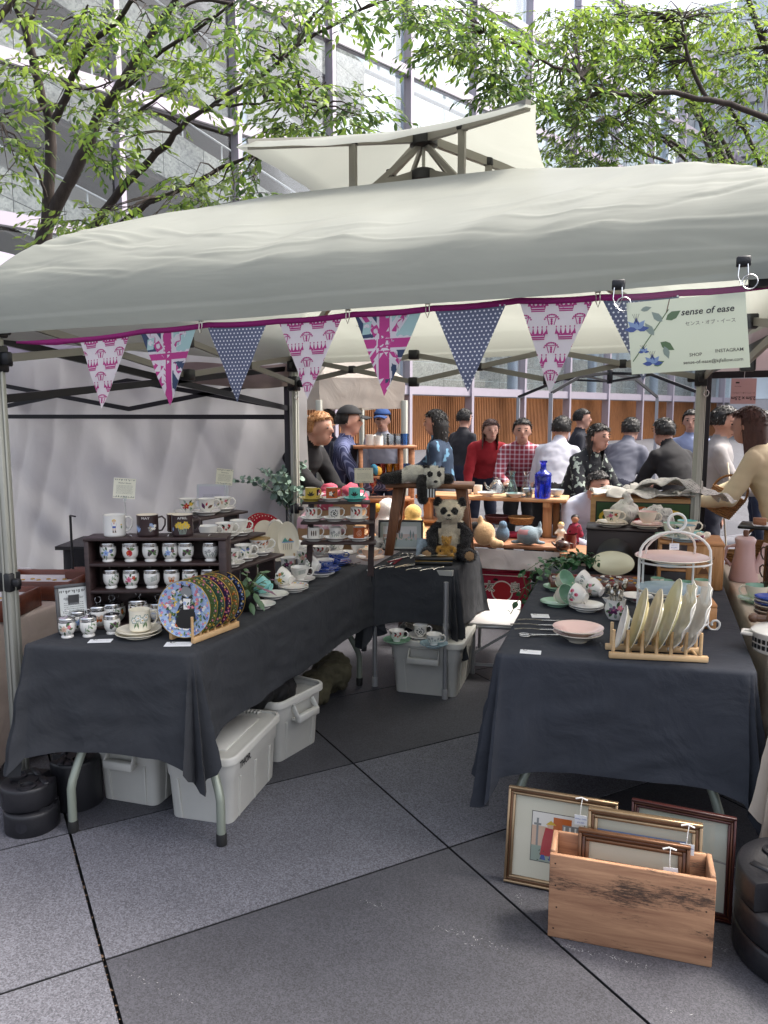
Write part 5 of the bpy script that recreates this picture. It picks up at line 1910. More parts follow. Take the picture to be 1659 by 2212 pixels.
# oval plates standing, red spotted plates behind
for (x, y, d, ry) in ((622, 1216, 'cream oval plate with a painted harbour standing on a wooden easel', .0), (598, 1213, 'cream oval plate leaning behind the harbour plate', -.1)):
    p = at(x, y, ZL+.002)
    t = thing('oval_plate', d, 'plate', (p.x, p.y, ZL+.122+(.004 if x > 610 else 0)), (R(90)-R(12), 0, facing(p, .25+ry)), 'oval plates on easels')
    pr = plate_prof(.1)
    MB().lathe(pr, 40, 0, None, .64, 1.18).build('dish', GI, t)
    if x > 610:
        dd = Decal(lambda x_, y_, e: (x_, y_, .0105+e+.011*max(0, hypot(x_/.64, y_/1.18)/.1-.62)/.38))
        dd.poly([(-.034, .0), (-.016, .026), (-.002, .006), (.012, .022), (.034, .0)], mi['t']).poly([(.004, .004), (.012, .022), (.03, .004)], mi['o']).rect(-.036, -.004, .036, .001, mi['l'])
        for q in range(5):
            dd.line(-.03+.012*q, -.045, -.028+.012*q, -.012, .0014, mi['n'])
        dd.build('motif', PM, t)
        e = thing('plate_easel', 'small wooden easel holding the harbour plate', 'easel', (p.x, p.y, ZL+.002), facing(p, .25))
        for s_ in (-1, 1):
            MB().bar((s_*.03, -.035, .0), (s_*.03, -.03, .06), .006).bar((s_*.03, -.035, .004), (s_*.03, .07, .004), .006).build('leg', m_pine, e)
for (x, y, d) in ((567, 1205, 'red rimmed plate with white spots, nearer of the two'), (557, 1202, 'red rimmed plate with white spots, behind the nearer one')):
    p = at(x, y, ZL+.002)+V((-.04, .1, 0))
    t = thing('spotted_plate', d, 'plate', (p.x, p.y, ZL+.15), (R(90)-R(12), 0, facing(p, .25)), 'red spotted plates')
    pr = plate_prof(.105)
    MB().lathe(pr[:8], 40, 0, cap=False).lathe(pr[7:10], 40, 1, cap=False).lathe(pr[9:], 40, 0, cap=False).build('dish', [GC, GRED], t)
    dd = Decal(lambda x_, y_, e: (x_, y_, .0078+.0118*max(0, hypot(x_, y_)/.105-.62)/.38+.001+e))
    for q in range(30):
        dd.disc(cos(q*.2094)*.092, sin(q*.2094)*.092, .0032, mi['w'], 8)
    dd.build('motif', PM, t)

# ---- eucalyptus in a glass vase
m_eu = M('eucalyptus leaf', '6d8578', .6, var=.18, vs=25)
p = at(628, 1168, ZL+.002)+V((-.1, .25, 0))
t = thing('eucalyptus_bunch', 'grey green eucalyptus branches standing in a glass vase behind the plates', 'plant', p)
MB().lathe([(0, 0), (.05, 0), (.058, .02), (.05, .12), (.045, .2), (.052, .22), (.05, .22), (.042, .2), (.046, .12), (.05, .02), (0, .01)], 24).build('vase', m_acr, t)
rnd = random.Random(12)
for i in range(15):
    a = rnd.uniform(0, 6.28)
    sp_ = rnd.uniform(.08, .30)
    if i < 2:
        a, sp_ = PSI+pi+.1*i, .42-.06*i
    top = V((cos(a)*sp_, sin(a)*sp_, rnd.uniform(.30, .52) if i > 1 else .38+.03*i))
    base_ = V((0, 0, .12))
    mid = V((cos(a)*sp_*.35, sin(a)*sp_*.35, .30))
    pts = [base_, mid, mid.lerp(top, .5)+V((0, 0, .03)), top]
    MB().tube(pts, [.003, .0026, .002, .0012], 5).build('stem', m_lf2, t)
    lb = MB()
    for k in range(22):
        u = .28+.72*k/21
        q = base_.lerp(mid, u*2) if u < .5 else mid.lerp(top, u*2-1)+V((0, 0, .03*sin((u*2-1)*pi)))
        aa = k*2.4
        d_ = V((cos(aa), sin(aa), rnd.uniform(-.1, .7))).normalized()
        nr = V((rnd.gauss(0, .8), -.6+rnd.gauss(0, .7), .5)).normalized()
        s_ = d_.cross(nr).normalized()
        r_ = .025*(1.15-.6*u)*rnd.uniform(.8, 1.3)
        c = q+d_*(r_*1.2)
        lb.add([c]+[c+d_*(cos(w*pi/4)*r_)+s_*(sin(w*pi/4)*r_)+nr*(.15*r_*abs(sin(w*pi/4))) for w in range(8)], [(0, 1+w, 1+(w+1) % 8) for w in range(8)])
    lb.build('leaf_spray', m_eu, t)

# ================================================================= FUSED SOFT BODIES
def push(me, fn, only=None):
    """moves each vertex along its normal"""
    n = len(me.vertices)
    co, no = np.empty(n*3, dtype=np.float32), np.empty(n*3, dtype=np.float32)
    me.vertices.foreach_get('co', co)
    me.vertex_normals.foreach_get('vector', no)
    co, no = co.reshape(-1, 3), no.reshape(-1, 3)
    for i in (range(n) if only is None else only):
        c = co[i]
        co[i] = c + no[i]*fn(float(c[0]), float(c[1]), float(c[2]))
    me.vertices.foreach_set('co', co.ravel())
    me.update()


def fuse(mb, voxel, smooth=4, noise_amp=0, ns=20):
    me = mb.mesh('tmp', [])
    o = bpy.data.objects.new('tmp', me)
    COL.objects.link(o)
    r = o.modifiers.new('r', 'REMESH')
    r.mode = 'VOXEL'
    r.voxel_size = voxel
    s_ = o.modifiers.new('s', 'SMOOTH')
    s_.iterations = smooth
    s_.factor = .5
    dg = bpy.context.evaluated_depsgraph_get()
    m2 = bpy.data.meshes.new_from_object(o.evaluated_get(dg))
    bpy.data.objects.remove(o)
    if noise_amp:
        push(m2, lambda x, y, z: noise_amp*(nz(x*ns, y*ns, z*ns)+.6*nz(x*ns*2.7, y*ns*2.7, z*ns*2.7)))
    for p in m2.polygons:
        p.use_smooth = True
    return m2


def colour(me, mats, fn):
    me.materials.clear()
    for m in mats:
        me.materials.append(m)
    for p in me.polygons:
        p.material_index = fn(p.center)
    return me


def limb(b, pts, rs, n=10):
    P, Rr = [], []
    for i in range(len(pts)-1):
        for k in range(5):
            t = k/5
            P.append(V(pts[i]).lerp(V(pts[i+1]), t))
            Rr.append(rs[i]+(rs[i+1]-rs[i])*t)
    P.append(V(pts[-1]))
    Rr.append(rs[-1])
    b.tube(P, Rr, n)
    for p, r in ((pts[0], rs[0]), (pts[-1], rs[-1])):
        b.ball(p, r, n)
    for p, r in zip(pts[1:-1], rs[1:-1]):
        b.ball(p, r, n)


m_fw = M('white plush', 'e0ddd2', .95, var=.12, vs=40, bump=.9, bs=130, sheen=.4)
m_fcr = M('cream plush', 'd9cdb6', .95, var=.15, vs=30, bump=.9, bs=120, sheen=.4)
m_fb = M('black plush', '171416', .95, var=.3, vs=40, bump=.9, bs=130, sheen=.25)
m_ft = M('tan pad', 'b08d66', .95, var=.15, vs=30, bump=.6, bs=150)
m_fy = M('golden plush', 'b98a35', .95, var=.2, vs=40, bump=.9, bs=150, sheen=.3)
m_eye = M('glass eye', '0c0a0a', .1)


def fur(me, name, mats, parent, n, L, seed):
    """short pile standing off a plush body"""
    rnd = random.Random(seed)
    b = MB()
    ps = me.polygons
    N = len(ps)
    for i in range(n):
        p = ps[rnd.randrange(N)]
        c, nn = p.center, p.normal
        d = (nn+V((rnd.gauss(0, .45), rnd.gauss(0, .45), rnd.gauss(-.25, .4)))).normalized()
        s_ = d.cross(V((rnd.gauss(0, 1), rnd.gauss(0, 1), rnd.gauss(0, 1)))).normalized()*L*.11
        l = L*rnd.uniform(.6, 1.2)
        b.add([c-s_-nn*.001, c+s_-nn*.001, c+d*l], [(0, 1, 2)], p.material_index, False)
    return b.build(name, mats, parent, kind='stuff')


# ---- wooden stool
m_oak = wood('stool timber', '5c3a25', '8a5a3a', .5, 2, .9, .2)
m_oakt = wood('stool top timber', '5e3d28', '8f6040', .5, 0, .9, .2)
cxs, cys = -1.375, 4.50
stl = thing('wooden_stool', 'brown wooden stool with splayed legs standing on the dark cloth under the lying panda', 'stool', (cxs, cys, ZB+.003), R(11))
ZT_ = 1.16-ZB
MB().box((0, 0, ZT_-.014), (.53, .24, .028)).build('seat', m_oakt, stl, bev=.005)
for x in (-1, 1):
    for y in (-1, 1):
        a, c = V((x*.19, y*.06, ZT_-.028)), V((x*.245, y*.105, 0))
        b = MB()
        w0, w1, dpt = .032, .026, .018
        b.add([a+V((-w0, -dpt, 0)), a+V((w0, -dpt, 0)), a+V((w0, dpt, 0)), a+V((-w0, dpt, 0)), c+V((-w1, -dpt, 0)), c+V((w1, -dpt, 0)), c+V((w1, dpt, 0)), c+V((-w1, dpt, 0))],
              [(0, 1, 2, 3), (7, 6, 5, 4), (4, 5, 1, 0), (5, 6, 2, 1), (6, 7, 3, 2), (7, 4, 0, 3)], 0, False)
        b.build('leg', m_oak, stl, bev=.003)
    MB().bar((x*.205, -.07, .22), (x*.205, .07, .22), .02, .035).build('stretcher', m_oak, stl)

# ---- seated panda
p = V((-1.215, 4.37, ZB+.003))
pn = thing('toy_panda', 'seated plush panda with worn cream face holding a small golden bear', 'soft toy', p, facing(p, -.05))
b = MB()
b.ball((0, .02, .10), .083, 20, sc=(1, .85, 1.15))
b.ball((0, .015, .185), .062, 20, sc=(1, .85, 1))
b.ball((0, -.005, .285), .078, 22, sc=(1.05, .95, .92))
b.ball((0, -.066, .268), .034, 14, sc=(1.1, 1, .8))
for s_ in (-1, 1):
    b.ball((s_*.072, .01, .335), .033, 12, sc=(.8, .55, 1.25))
    limb(b, [(s_*.055, .0, .20), (s_*.105, -.02, .15), (s_*.098, -.07, .105)], [.037, .036, .030])
    limb(b, [(s_*.05, .0, .05), (s_*.10, -.07, .045), (s_*.125, -.13, .048)], [.05, .045, .040])


def pcol(c):
    if c.y < -.155 and c.z < .09:
        return 2
    if c.z > .225:
        if abs(c.x) > .048 and c.z > .318 and c.y > -.03:
            return 1
        for s_ in (-1, 1):
            if (c-V((s_*.033, -.07, .297))).length < .023:
                return 1
        return 0
    if abs(c.x) > .064 or (c.z < .098 and (abs(c.x) > .045 or c.y < -.07)):
        return 1
    if c.z > .19 and abs(c.x) > .045:
        return 1
    return 0


me = colour(fuse(b, .0062, 3, .0022, 70), [m_fcr, m_fb, m_ft], pcol)
obj('body', me, pn)
fur(me, 'fur', [m_fcr, m_fb, m_ft], pn, 14000, .011, 1)
for s_ in (-1, 1):
    MB().ball((s_*.031, -.081, .296), .0065, 10).build('eye', m_eye, pn)
MB().ball((0, -.1, .277), .010, 10, sc=(1.2, .7, .8)).build('nose', m_eye, pn)
MB().tube([(-.018, -.093, .256), (-.008, -.1, .251), (0, -.1005, .258), (.008, -.1, .251), (.018, -.093, .256)], .0015, 5).build('mouth', m_eye, pn)

# ---- small golden bear on its lap
pb = p+V((0.012, -.108, .035))
tb_ = thing('toy_bear', 'small golden teddy bear on the lap of the seated panda', 'soft toy', pb, facing(pb, -.1))
b = MB()
b.ball((0, 0, .035), .031, 16, sc=(1, .85, 1.1)).ball((0, -.004, .09), .027, 16).ball((0, -.027, .084), .012, 10)
for s_ in (-1, 1):
    b.ball((s_*.023, .002, .112), .0105, 10, sc=(1, .6, 1))
    limb(b, [(s_*.024, -.003, .055), (s_*.046, -.016, .05), (s_*.05, -.02, .036)], [.011, .012, .012], 8)
    limb(b, [(s_*.016, -.01, .014), (s_*.035, -.04, .012)], [.015, .016], 8)
me = colour(fuse(b, .004, 2, .001, 120), [m_fy], lambda c: 0)
obj('body', me, tb_)
fur(me, 'fur', [m_fy], tb_, 4500, .006, 2)
for s_ in (-1, 1):
    MB().ball((s_*.010, -.030, .097), .0028, 8).build('eye', m_eye, tb_)
MB().ball((0, -.039, .087), .0035, 8).build('nose', m_eye, tb_)

# ---- panda lying over the stool
p = V((-1.385, 4.37, 1.163))
pl_ = thing('toy_panda', 'plush panda lying face down over the stool with one arm hanging', 'soft toy', p, facing(p, .0))
b = MB()
b.ball((-.05, .06, .058), .062, 18, sc=(1.35, 1, .85))
b.ball((.062, -.01, .045), .064, 20, sc=(1.0, .95, 1.05))
b.ball((.076, -.066, .018), .03, 12)
for x, y, z in ((.02, .01, .095), (.112, .02, .085)):
    b.ball((x, y, z), .021, 10)
limb(b, [(.0, -.01, .035), (-.008, -.055, -.0), (.002, -.065, -.085)], [.033, .031, .032])
limb(b, [(.12, .03, .03), (.16, .02, .03)], [.033, .03])
limb(b, [(-.12, .04, .045), (-.19, -.0, .036), (-.225, -.03, .034)], [.04, .036, .034])


def lcol(c):
    if c.x < -.125 or c.x > .128:
        return 1
    if c.x < .022 and c.y < -.018 and c.z < .06:
        return 1
    if c.z < -.03:
        return 1
    if c.z > .098 and (abs(c.x-.018) < .024 or abs(c.x-.113) < .024) and c.x > -.008:
        return 1
    for q in ((.040, -.066, .066), (.098, -.058, .066)):
        if (c-V(q)).length < .0185:
            return 1
    return 0


me = colour(fuse(b, .0062, 3, .0018, 70), [m_fw, m_fb], lcol)
obj('body', me, pl_)
fur(me, 'fur', [m_fw, m_fb], pl_, 13000, .009, 3)
MB().ball((.076, -.097, .024), .010, 10, sc=(1.3, .7, .8)).build('nose', m_eye, pl_)
for s_, x in ((-1, .043), (1, .096)):
    MB().ball((x, -.083, .063), .0055, 8).build('eye', m_eye, pl_)
# striped cloth ribbon hung under it
rb_ = MB()
for i in range(7):
    rb_.box((-.0+.008*i, -.072, -.04), (.008, .003, .05), i % 2)
o = rb_.build('ribbon', [M('dark stripe', '2c2a2a', .8), m_white])
o.matrix_world = Matrix.Translation(p+V((.045, -.065, 0))) @ Matrix.Rotation(facing(p), 4, 'Z')
tag(o, 'black and white striped cloth hanging below the head of the lying panda', 'cloth')

# ---- framed picture behind the seated panda
m_blf = M('black frame', '1a1a1a', .35)


def framed(name, label, p, w, h, rot, bar, fm, parts, group=None, depth=.02, pane=True, prof=None):
    t = thing(name, label, 'picture', p, rot, group)
    for (a, c_, q) in (((0, 0), (w, bar), 0), ((0, h-bar), (w, bar), 0), ((0, bar), (bar, h-2*bar), 1), ((w-bar, bar), (bar, h-2*bar), 1)):
        fb = MB()
        if prof:
            # stepped moulding: outer lip, hollow, inner lip
            n = 3
            hs = (.0, .006, .002)
            for k in range(n):
                if q == 0:
                    y0 = a[1]+(bar*k/n if a[1] == 0 else bar*(n-1-k)/n)
                    fb.box((w/2, hs[k], y0+bar/n/2), (w-2*bar*k/n, depth, bar/n-.0006), k % 2)
                else:
                    x0 = a[0]+(bar*k/n if a[0] == 0 else bar*(n-1-k)/n)
                    fb.box((x0+bar/n/2, hs[k], h/2), (bar/n-.0006, depth, h-2*bar*(k+1)/n), k % 2)
            fb.build('frame_bar', fm, t, bev=.0016)
        else:
            fb.box((a[0]+c_[0]/2, 0, a[1]+c_[1]/2), (c_[0], depth, c_[1])).build('frame_bar', fm, t, bev=.0015)
    MB().box((w/2, depth*.2, h/2), (w-2*bar, .003, h-2*bar)).build('mount', parts[0], t)
    if len(parts) > 1:
        d = Decal(lambda x, y, e: (x, depth*.2-.0022-e, y))
        parts[1](d)
        d.build('print', PM, t)
    if pane:
        MB().add([(bar, -depth*.25, bar), (w-bar, -depth*.25, bar), (w-bar, -depth*.25, h-bar), (bar, -depth*.25, h-bar)], [(0, 1, 2, 3)]).build('pane', thin_glass('picture glass', (.98, .98, .97), .09), t)
    return t


m_mnt = M('ivory mount', 'dcd8c4', .8)
m_mng = M('green grey mount', 'c9cec0', .8)
k_ = lambda c: mi[c]


def garden(d):
    d.rect(.03, .025, .245, .155, k_('s')).rect(.03, .025, .245, .07, k_('c')).rect(.03, .105, .245, .155, k_('w'))
    for x, hh in ((.135, .055), (.15, .045), (.205, .06), (.222, .05)):
        d.leaf(x, .075, hh, .014, pi/2, k_('G'))
    for i in range(12):
        d.disc(.05+.016*i, .075+.008*sin(i*2.3), .008, k_('gc'[i % 2]), 8)
    d.rect(.055, .08, .085, .10, k_('s')).poly([(.05, .10), (.09, .10), (.07, .115)], k_('o'))


p0 = atY(817, 1190, 4.47)
framed('picture', 'black framed garden picture standing behind the stool leg', (p0.x, p0.y, ZB+.005), .285, .195, (-R(12), 0, PSI-R(2)), .012, m_blf, (m_mng, garden))
bk = thing('booklet', 'glossy pale booklet leaning on the black framed picture', 'booklet', (-1.375, 4.38, ZB+.004), (-R(18), R(5), PSI))
MB().box((0, 0, .055), (.105, .004, .11)).build('cover', M('glossy cover', 'a9bccb', .08, var=.5, vs=22, spec=.8), bk)

# ---- cutlery
m_sil = M('silver plate', 'b9b5ab', .22, 1, var=.15, vs=60)
m_bone = M('bone handle', 'd9c3a0', .4)


def spoon(p, label, ang, L=.15, kind='spoon', grp='loose cutlery on the dark cloth', m2=None):
    t = thing(kind, label, kind if kind != 'butter_knife' else 'knife', p, ang, grp)
    MB().tube([(-L*.5, 0, .005), (-L*.3, 0, .008), (0, 0, .009), (L*.22, 0, .005)], [.006, .0045, .003, .0035], 8, flat=.45).build('handle', m2 or m_sil, t)
    if kind == 'fork':
        b = MB().box((L*.28, 0, .005), (L*.13, .018, .002))
        for k in range(4):
            b.box((L*.42, -.0075+.005*k, .006), (L*.18, .0022, .002))
        b.build('tines', m_sil, t)
    elif kind == 'knife':
        MB().add([(L*.2, -.006, .004), (L*.2, .006, .004), (L*.95, .009, .004), (L*1.02, .002, .004), (L*.95, -.005, .004), (L*.2, -.006, .006), (L*.2, .006, .006), (L*.95, .009, .006), (L*1.02, .002, .006), (L*.95, -.005, .006)], [(5, 6, 7, 8, 9), (4, 3, 2, 1, 0), (0, 1, 6, 5), (1, 2, 7, 6), (2, 3, 8, 7), (3, 4, 9, 8), (4, 0, 5, 9)], 0, False).build('blade', m_sil, t)
    else:
        MB().ball((L*.36, 0, .006), L*.15, 14, sc=(1, .62, .28)).build('bowl', m_sil, t)
    return t


for (x, y, a, kd, d) in ((822, 1226, .9, 'fork', 'silver fork nearest the left table edge on the dark cloth'), (835, 1228, .7, 'spoon', 'silver dessert spoon second from the left on the dark cloth'), (848, 1217, 1.2, 'spoon', 'small spoon beside the red tied bundle'),
                         (893, 1231, .6, 'spoon', 'silver tongs like spoon right of the bone handled knives'), (922, 1232, .75, 'butter_knife', 'silver butter knife before the black cutlery case'), (947, 1229, .9, 'spoon', 'silver ladle spoon rightmost before the black case')):
    spoon(at(x, y, ZB+.004), d, PSI+a, .11, kd)
for i in range(5):
    spoon(at(846+i*6, 1213-i*1.5, ZB+.004), ['first', 'second', 'third', 'fourth', 'fifth'][i]+' silver fork of the fan tied with red ribbon', PSI+1.05-.05*i, .12, 'fork', 'forks tied with red ribbon')
for i in range(3):
    spoon(at(868+i*7, 1226-i*2, ZB+.004), ['first', 'second', 'third'][i]+' bone handled knife lying by the forks', PSI+.5+.06*i, .085, 'knife', 'bone handled knives', m_bone)
for i in range(6):
    spoon(at(866+(i % 3)*14, 1205-(i//3)*5, ZB+.004), ['first', 'second', 'third', 'fourth', 'fifth', 'sixth'][i]+' teaspoon of the heap behind the forks', PSI+.3+.35*i, .10, 'spoon', 'heap of teaspoons')
rbn = MB().tube([tuple(at(838, 1214, ZB+.012)), tuple(at(856, 1210, ZB+.02)), tuple(at(868, 1206, ZB+.014)), tuple(at(850, 1218, ZB+.014))], .005, 6).build('red_ribbon', M('crimson ribbon', '7d1426', .5))
tag(rbn, 'crimson ribbon tied around the silver forks', 'ribbon')
cc = thing('cutlery_case', 'black hinged cutlery case with a gilt edge in front of the seated panda', 'case', at(935, 1221, ZB+.004)+V((0, .02, 0)), PSI-R(4))
MB().box((0, 0, .012), (.215, .05, .022)).build('base', m_blf, cc, bev=.002)
MB().box((0, 0, .0355), (.216, .051, .020)).build('lid', m_blf, cc, bev=.002)
MB().box((0, -.001, .0242), (.213, .049, .002)).build('gilt_edge', m_gold, cc)
spoon(at(935, 1221, ZB+.004)+V((-.01, .02, .046)), 'gilt bowled serving spoon resting on the black cutlery case', PSI+pi+.05, .17)
price_card(at(798, 1232, ZB+.004), 'tiny card at the corner of the dark cloth', .03, .02, 0, 9)
# glass tongs at the edge
o = MB().tube([tuple(at(748, 1212, ZL+.006)), tuple(at(765, 1218, ZL+.01)), tuple(at(779, 1214, ZL+.006))], .002, 6).tube([tuple(at(748, 1214, ZL+.006)), tuple(at(762, 1223, ZL+.01)), tuple(at(778, 1218, ZL+.006))], .002, 6).build('tongs', m_chr)
tag(o, 'thin metal tongs lying at the corner of the left table', 'tongs')

# ================================================================= TUBS AND BAGS UNDER THE TABLES
m_tub = M('grey white plastic', 'c4c3bc', .5, var=.04, vs=8, bump=.06, bs=160)


def rrect(hx, hy, r, z, n=5):
    out = []
    for k, (sx_, sy_) in enumerate(((1, 1), (-1, 1), (-1, -1), (1, -1))):
        for i in range(n+1):
            a = pi/2*k+pi/2*i/n
            out.append((sx_*(hx-r)+cos(a)*r, sy_*(hy-r)+sin(a)*r, z))
    return out


def loft(b, rings, mi_=0, cap0=True, cap1=True):
    n = len(rings[0])
    vs = [q for r_ in rings for q in r_]
    fs = []
    for i in range(len(rings)-1):
        for j in range(n):
            a, c = i*n+j, i*n+(j+1) % n
            fs.append((a, c, c+n, a+n))
    if cap0:
        fs.append(tuple(range(n-1, -1, -1)))
    if cap1:
        fs.append(tuple(range((len(rings)-1)*n, len(rings)*n)))
    b.add(vs, fs, mi_)
    return b


def tub(label, p, rot, L, W, H, lid=True, text=None, handles=True):
    t = thing('storage_tub', label, 'storage tub', p, rot, 'grey storage tubs')
    hx, hy = W/2, L/2
    k = .80
    z1 = H*.60
    b = MB()
    loft(b, [rrect(hx*k, hy*.86, .03, 0), rrect(hx*k+.002, hy*.86+.002, .033, .006), rrect(hx*.86, hy*.905, .035, z1), rrect(hx*.90, hy*.93, .04, z1+.012), rrect(hx*.925, hy*.945, .04, H*.90), rrect(hx*.925, hy*.945, .04, H*.94)], 0, True, False)
    if not lid:
        loft(b, [rrect(hx*.90, hy*.93, .04, H*.95), rrect(hx*.80, hy*.85, .03, .01)], 0, False, True)
    b.build('body', m_tub, t)
    # pressed ribs on the lower half of the walls
    for s_ in (-1, 1):
        for w_ in (-.45, .0, .45):
            MB().bar((s_*(hx*k+.001), w_*hy*1.3, .004), (s_*(hx*.86+.001), w_*hy*1.3, z1), .012, .008).build('rib', m_tub, t)
        for w_ in (-.5, .5):
            MB().bar((w_*hx, s_*(hy*.86+.001), .004), (w_*hx*1.1, s_*(hy*.905+.001), z1), .010, .008, 0, (1, 0, 0)).build('rib', m_tub, t)
    b = MB()
    loft(b, [rrect(hx*.955, hy*.965, .04, H*.88), rrect(hx, hy, .05, H*.885), rrect(hx, hy, .05, H*.97), rrect(hx*.985, hy*.99, .05, H*.985), rrect(hx*.92, hy*.95, .04, H*.985), rrect(hx*.915, hy*.945, .04, H*.955)], 0, True, lid)
    b.build('lid' if lid else 'rim', m_tub, t)
    if lid:
        b = MB()
        for i in range(8):
            b.box((-hx*.35+i*hx*.1, hy*.90, H*.975), (.010, hy*.12, .012)).box((-hx*.35+i*hx*.1, -hy*.90, H*.975), (.010, hy*.12, .012))
        b.box((0, 0, H*.962), (hx*1.1, hy*1.3, .010))
        b.build('lid_ribs', m_tub, t, bev=.003)
    if handles:
        for s_ in (-1, 1):
            y = s_*(hy*.95)
            w_ = hx*.38
            b = MB()
            b.bar((-w_, y, H*.86), (w_, y, H*.86), .02, .012)
            b.bar((-w_, y+s_*.004, H*.84), (-w_*1.04, y+s_*.038, H*.66), .008, .03)
            b.bar((w_, y+s_*.004, H*.84), (w_*1.04, y+s_*.038, H*.66), .008, .03)
            b.bar((-w_*1.08, y+s_*.036, H*.655), (w_*1.08, y+s_*.036, H*.655), .028, .034)
            b.bar((-w_*1.0, y+s_*.008, H*.62), (w_*1.0, y+s_*.008, H*.62), .03, .012)
            b.build('handle', m_tub, t, bev=.003)
    if text:
        d = Decal(lambda x, y, e: (hx*.932+.001+e, x, H*.78+y))
        d.text('THOR.', text, 0, .036, 0, .18, bold=.03)
        d.build('lettering', M('black print', '1b1b1b', .6), t)
    return t


tub('grey white tub lettered in black under the front of the left table', (-1.68, 2.60, 0), R(6), .50, .32, .285, True, -.12, False)
tub('grey white tub farther left under the left table, behind the cross bar', (-2.03, 2.62, 0), R(4), .50, .32, .285, True, -.17, True)
tub('open grey white tub with a side handle in the middle under the left table', (-1.80, 3.12, 0), R(78), .52, .36, .30, False, None, True)
tub('grey tub on the floor under the pandas with cups on its lid', (-1.26, 4.24, 0), R(4), .58, .44, .325, True, None, True)
m_bag = M('black bag nylon', '141416', .6, bump=.8, bs=14)
b = MB()
for i in range(16):
    b.ball((random.uniform(-.14, .14), random.uniform(-.18, .16), .1+random.uniform(-.03, .06)), .10, 10)
o = obj('black_bag', colour(fuse(b, .012, 5, .012, 14), [m_bag], lambda c: 0))
o.location = (-1.80, 3.08, .205)
tag(o, 'slumped black bag lying in the open tub under the left table', 'bag')
m_olv = M('olive canvas', '4e4a38', .85, var=.12, vs=7, bump=.5, bs=22)
b = MB()
for i in range(18):
    b.ball((random.uniform(-.13, .13), random.uniform(-.2, .2), .09+random.uniform(-.02, .09)), .085, 10)
o = obj('canvas_bag', colour(fuse(b, .010, 3, .022, 13), [m_olv], lambda c: 0))
o.location = (-1.78, 3.75, .0)
o.scale = (.85,)*3
tag(o, 'crumpled olive canvas bag on the floor behind the tubs', 'bag')
# cups on the tub lid
zt = .312
for (x, y, d, st, kd, g_) in ((857, 1388, 'white cup with brown vine on a green saucer on the tub lid', 'brownleaf', 'tea_cup', GG), (908, 1378, 'white footed cup with dark rose at the back of the tub lid', 'mono', 'goblet_cup', GW), (937, 1396, 'small white cup with grey garland at the right of the tub lid', 'greyflower', 'tea_cup', GLB)):
    set_(kd, at(x, y, zt+.003), d, st, (g_,), .078, group='cups on the tub')
for i in range(5):
    plate(at(893, 1372, zt+.003)+V((-.02, .14, .013*i)), ['lowest', 'second lowest', 'middle', 'second highest', 'topmost'][i]+' dish of the stack at the back of the tub lid', .075, GC, group='dish stack on the tub')
o = MB().box((-1.28, 4.2, zt+.002), (.3, .38, .004)).build('dark_mat', m_blk)
tag(o, 'dark sheet spread on the lid of the tub under the pandas', 'mat')

# ---- white folding table
wt = thing('folding_table', 'low white camping table with a metal rim right of the pandas', 'table', (-1.0, 4.72, 0), R(9), 'low camping furniture')
MB().box((0, 0, .325), (.30, .62, .014)).build('tabletop', M('white laminate', 'dedad9', .35, var=.02), wt, bev=.006)
MB().box((0, 0, .308), (.305, .625, .02)).build('rim', m_silv, wt, bev=.004)
for x in (-.12, .12):
    for y in (-.27, .27):
        MB().tube([(x, y, 0), (x, y, .3)], .012, 10).tube([(x, y, 0), (x, y, .025)], .015, 10).build('leg', m_silv, wt)
    MB().bar((x, -.27, .16), (x, -.05, .30), .006, .018).build('brace', m_silv, wt)
MB().bar((-.12, -.27, .06), (.12, -.27, .06), .01, .016).bar((-.12, -.25, .12), (.12, -.25, .28), .006, .016).build('brace', m_silv, wt)

# ================================================================= RIGHT TABLE
m_trunk = M('dark brown box', '2b2020', .55, var=.15, vs=6)
bx = thing('wooden_box', 'dark brown upturned box at the back of the right table carrying cups', 'box', at(1267, 1234, ZRt+.003), R(4))
MB().box((.175, .12, .115), (.36, .24, .23)).build('body', m_trunk, bx, bev=.004)
MB().box((.175, .12, .236), (.37, .25, .012)).build('top_board', m_trunk, bx, bev=.003)
zt = ZRt+.003+.243
set_('tea_cup', atY(1304, 1142, 4.36)*0+V((-.285, 4.36, zt)), 'ivory cup with a pink magnolia on the dark box', 'pinkrose', (GC, GC), .08, g=GC, group='cups on the back boxes', sc=1.1)
set_('tea_cup', V((-.10, 4.36, zt)), 'pale pink lined cup on the dark box beside the magnolia cup', None, (GC, GPK), .08, g=GC, inner=GPK, group='cups on the back boxes', sc=1.15)
m_crt = wood('honey wood', 'a06a3c', 'c48f5c', .55, 0, 1.0)
m_crt2 = wood('honey wood upright', 'a3703f', 'c69462', .55, 2, 1.0)
wb = thing('wooden_crate', 'honey coloured wine crate with burnt stamp at the back right of the right table', 'crate', (-.02, 3.98, ZRt+.003), R(2), 'wooden crates on the right table')
MB().box((.14, .15, .225), (.30, .30, .014)).build('top_board', m_crt, wb, bev=.002)
MB().box((.20, .005, .11), (.16, .014, .215)).build('front_board', m_crt2, wb, bev=.002)
MB().box((.283, .15, .11), (.014, .275, .215)).build('side_board', m_crt2, wb, bev=.002)
MB().box((-.003, .15, .11), (.014, .29, .215)).build('side_board', m_crt2, wb, bev=.002)
MB().box((.06, .10, .09), (.12, .2, .012)).build('shelf_board', m_crt, wb, bev=.002)
d = Decal(lambda x, y, e: (.20+x, -.0035-e, .11+y))
d.text('CHATEAU', 0, .05, .020, mi['n'], bold=.02).text('GRAND VIN', 0, -.055, .016, mi['n'])
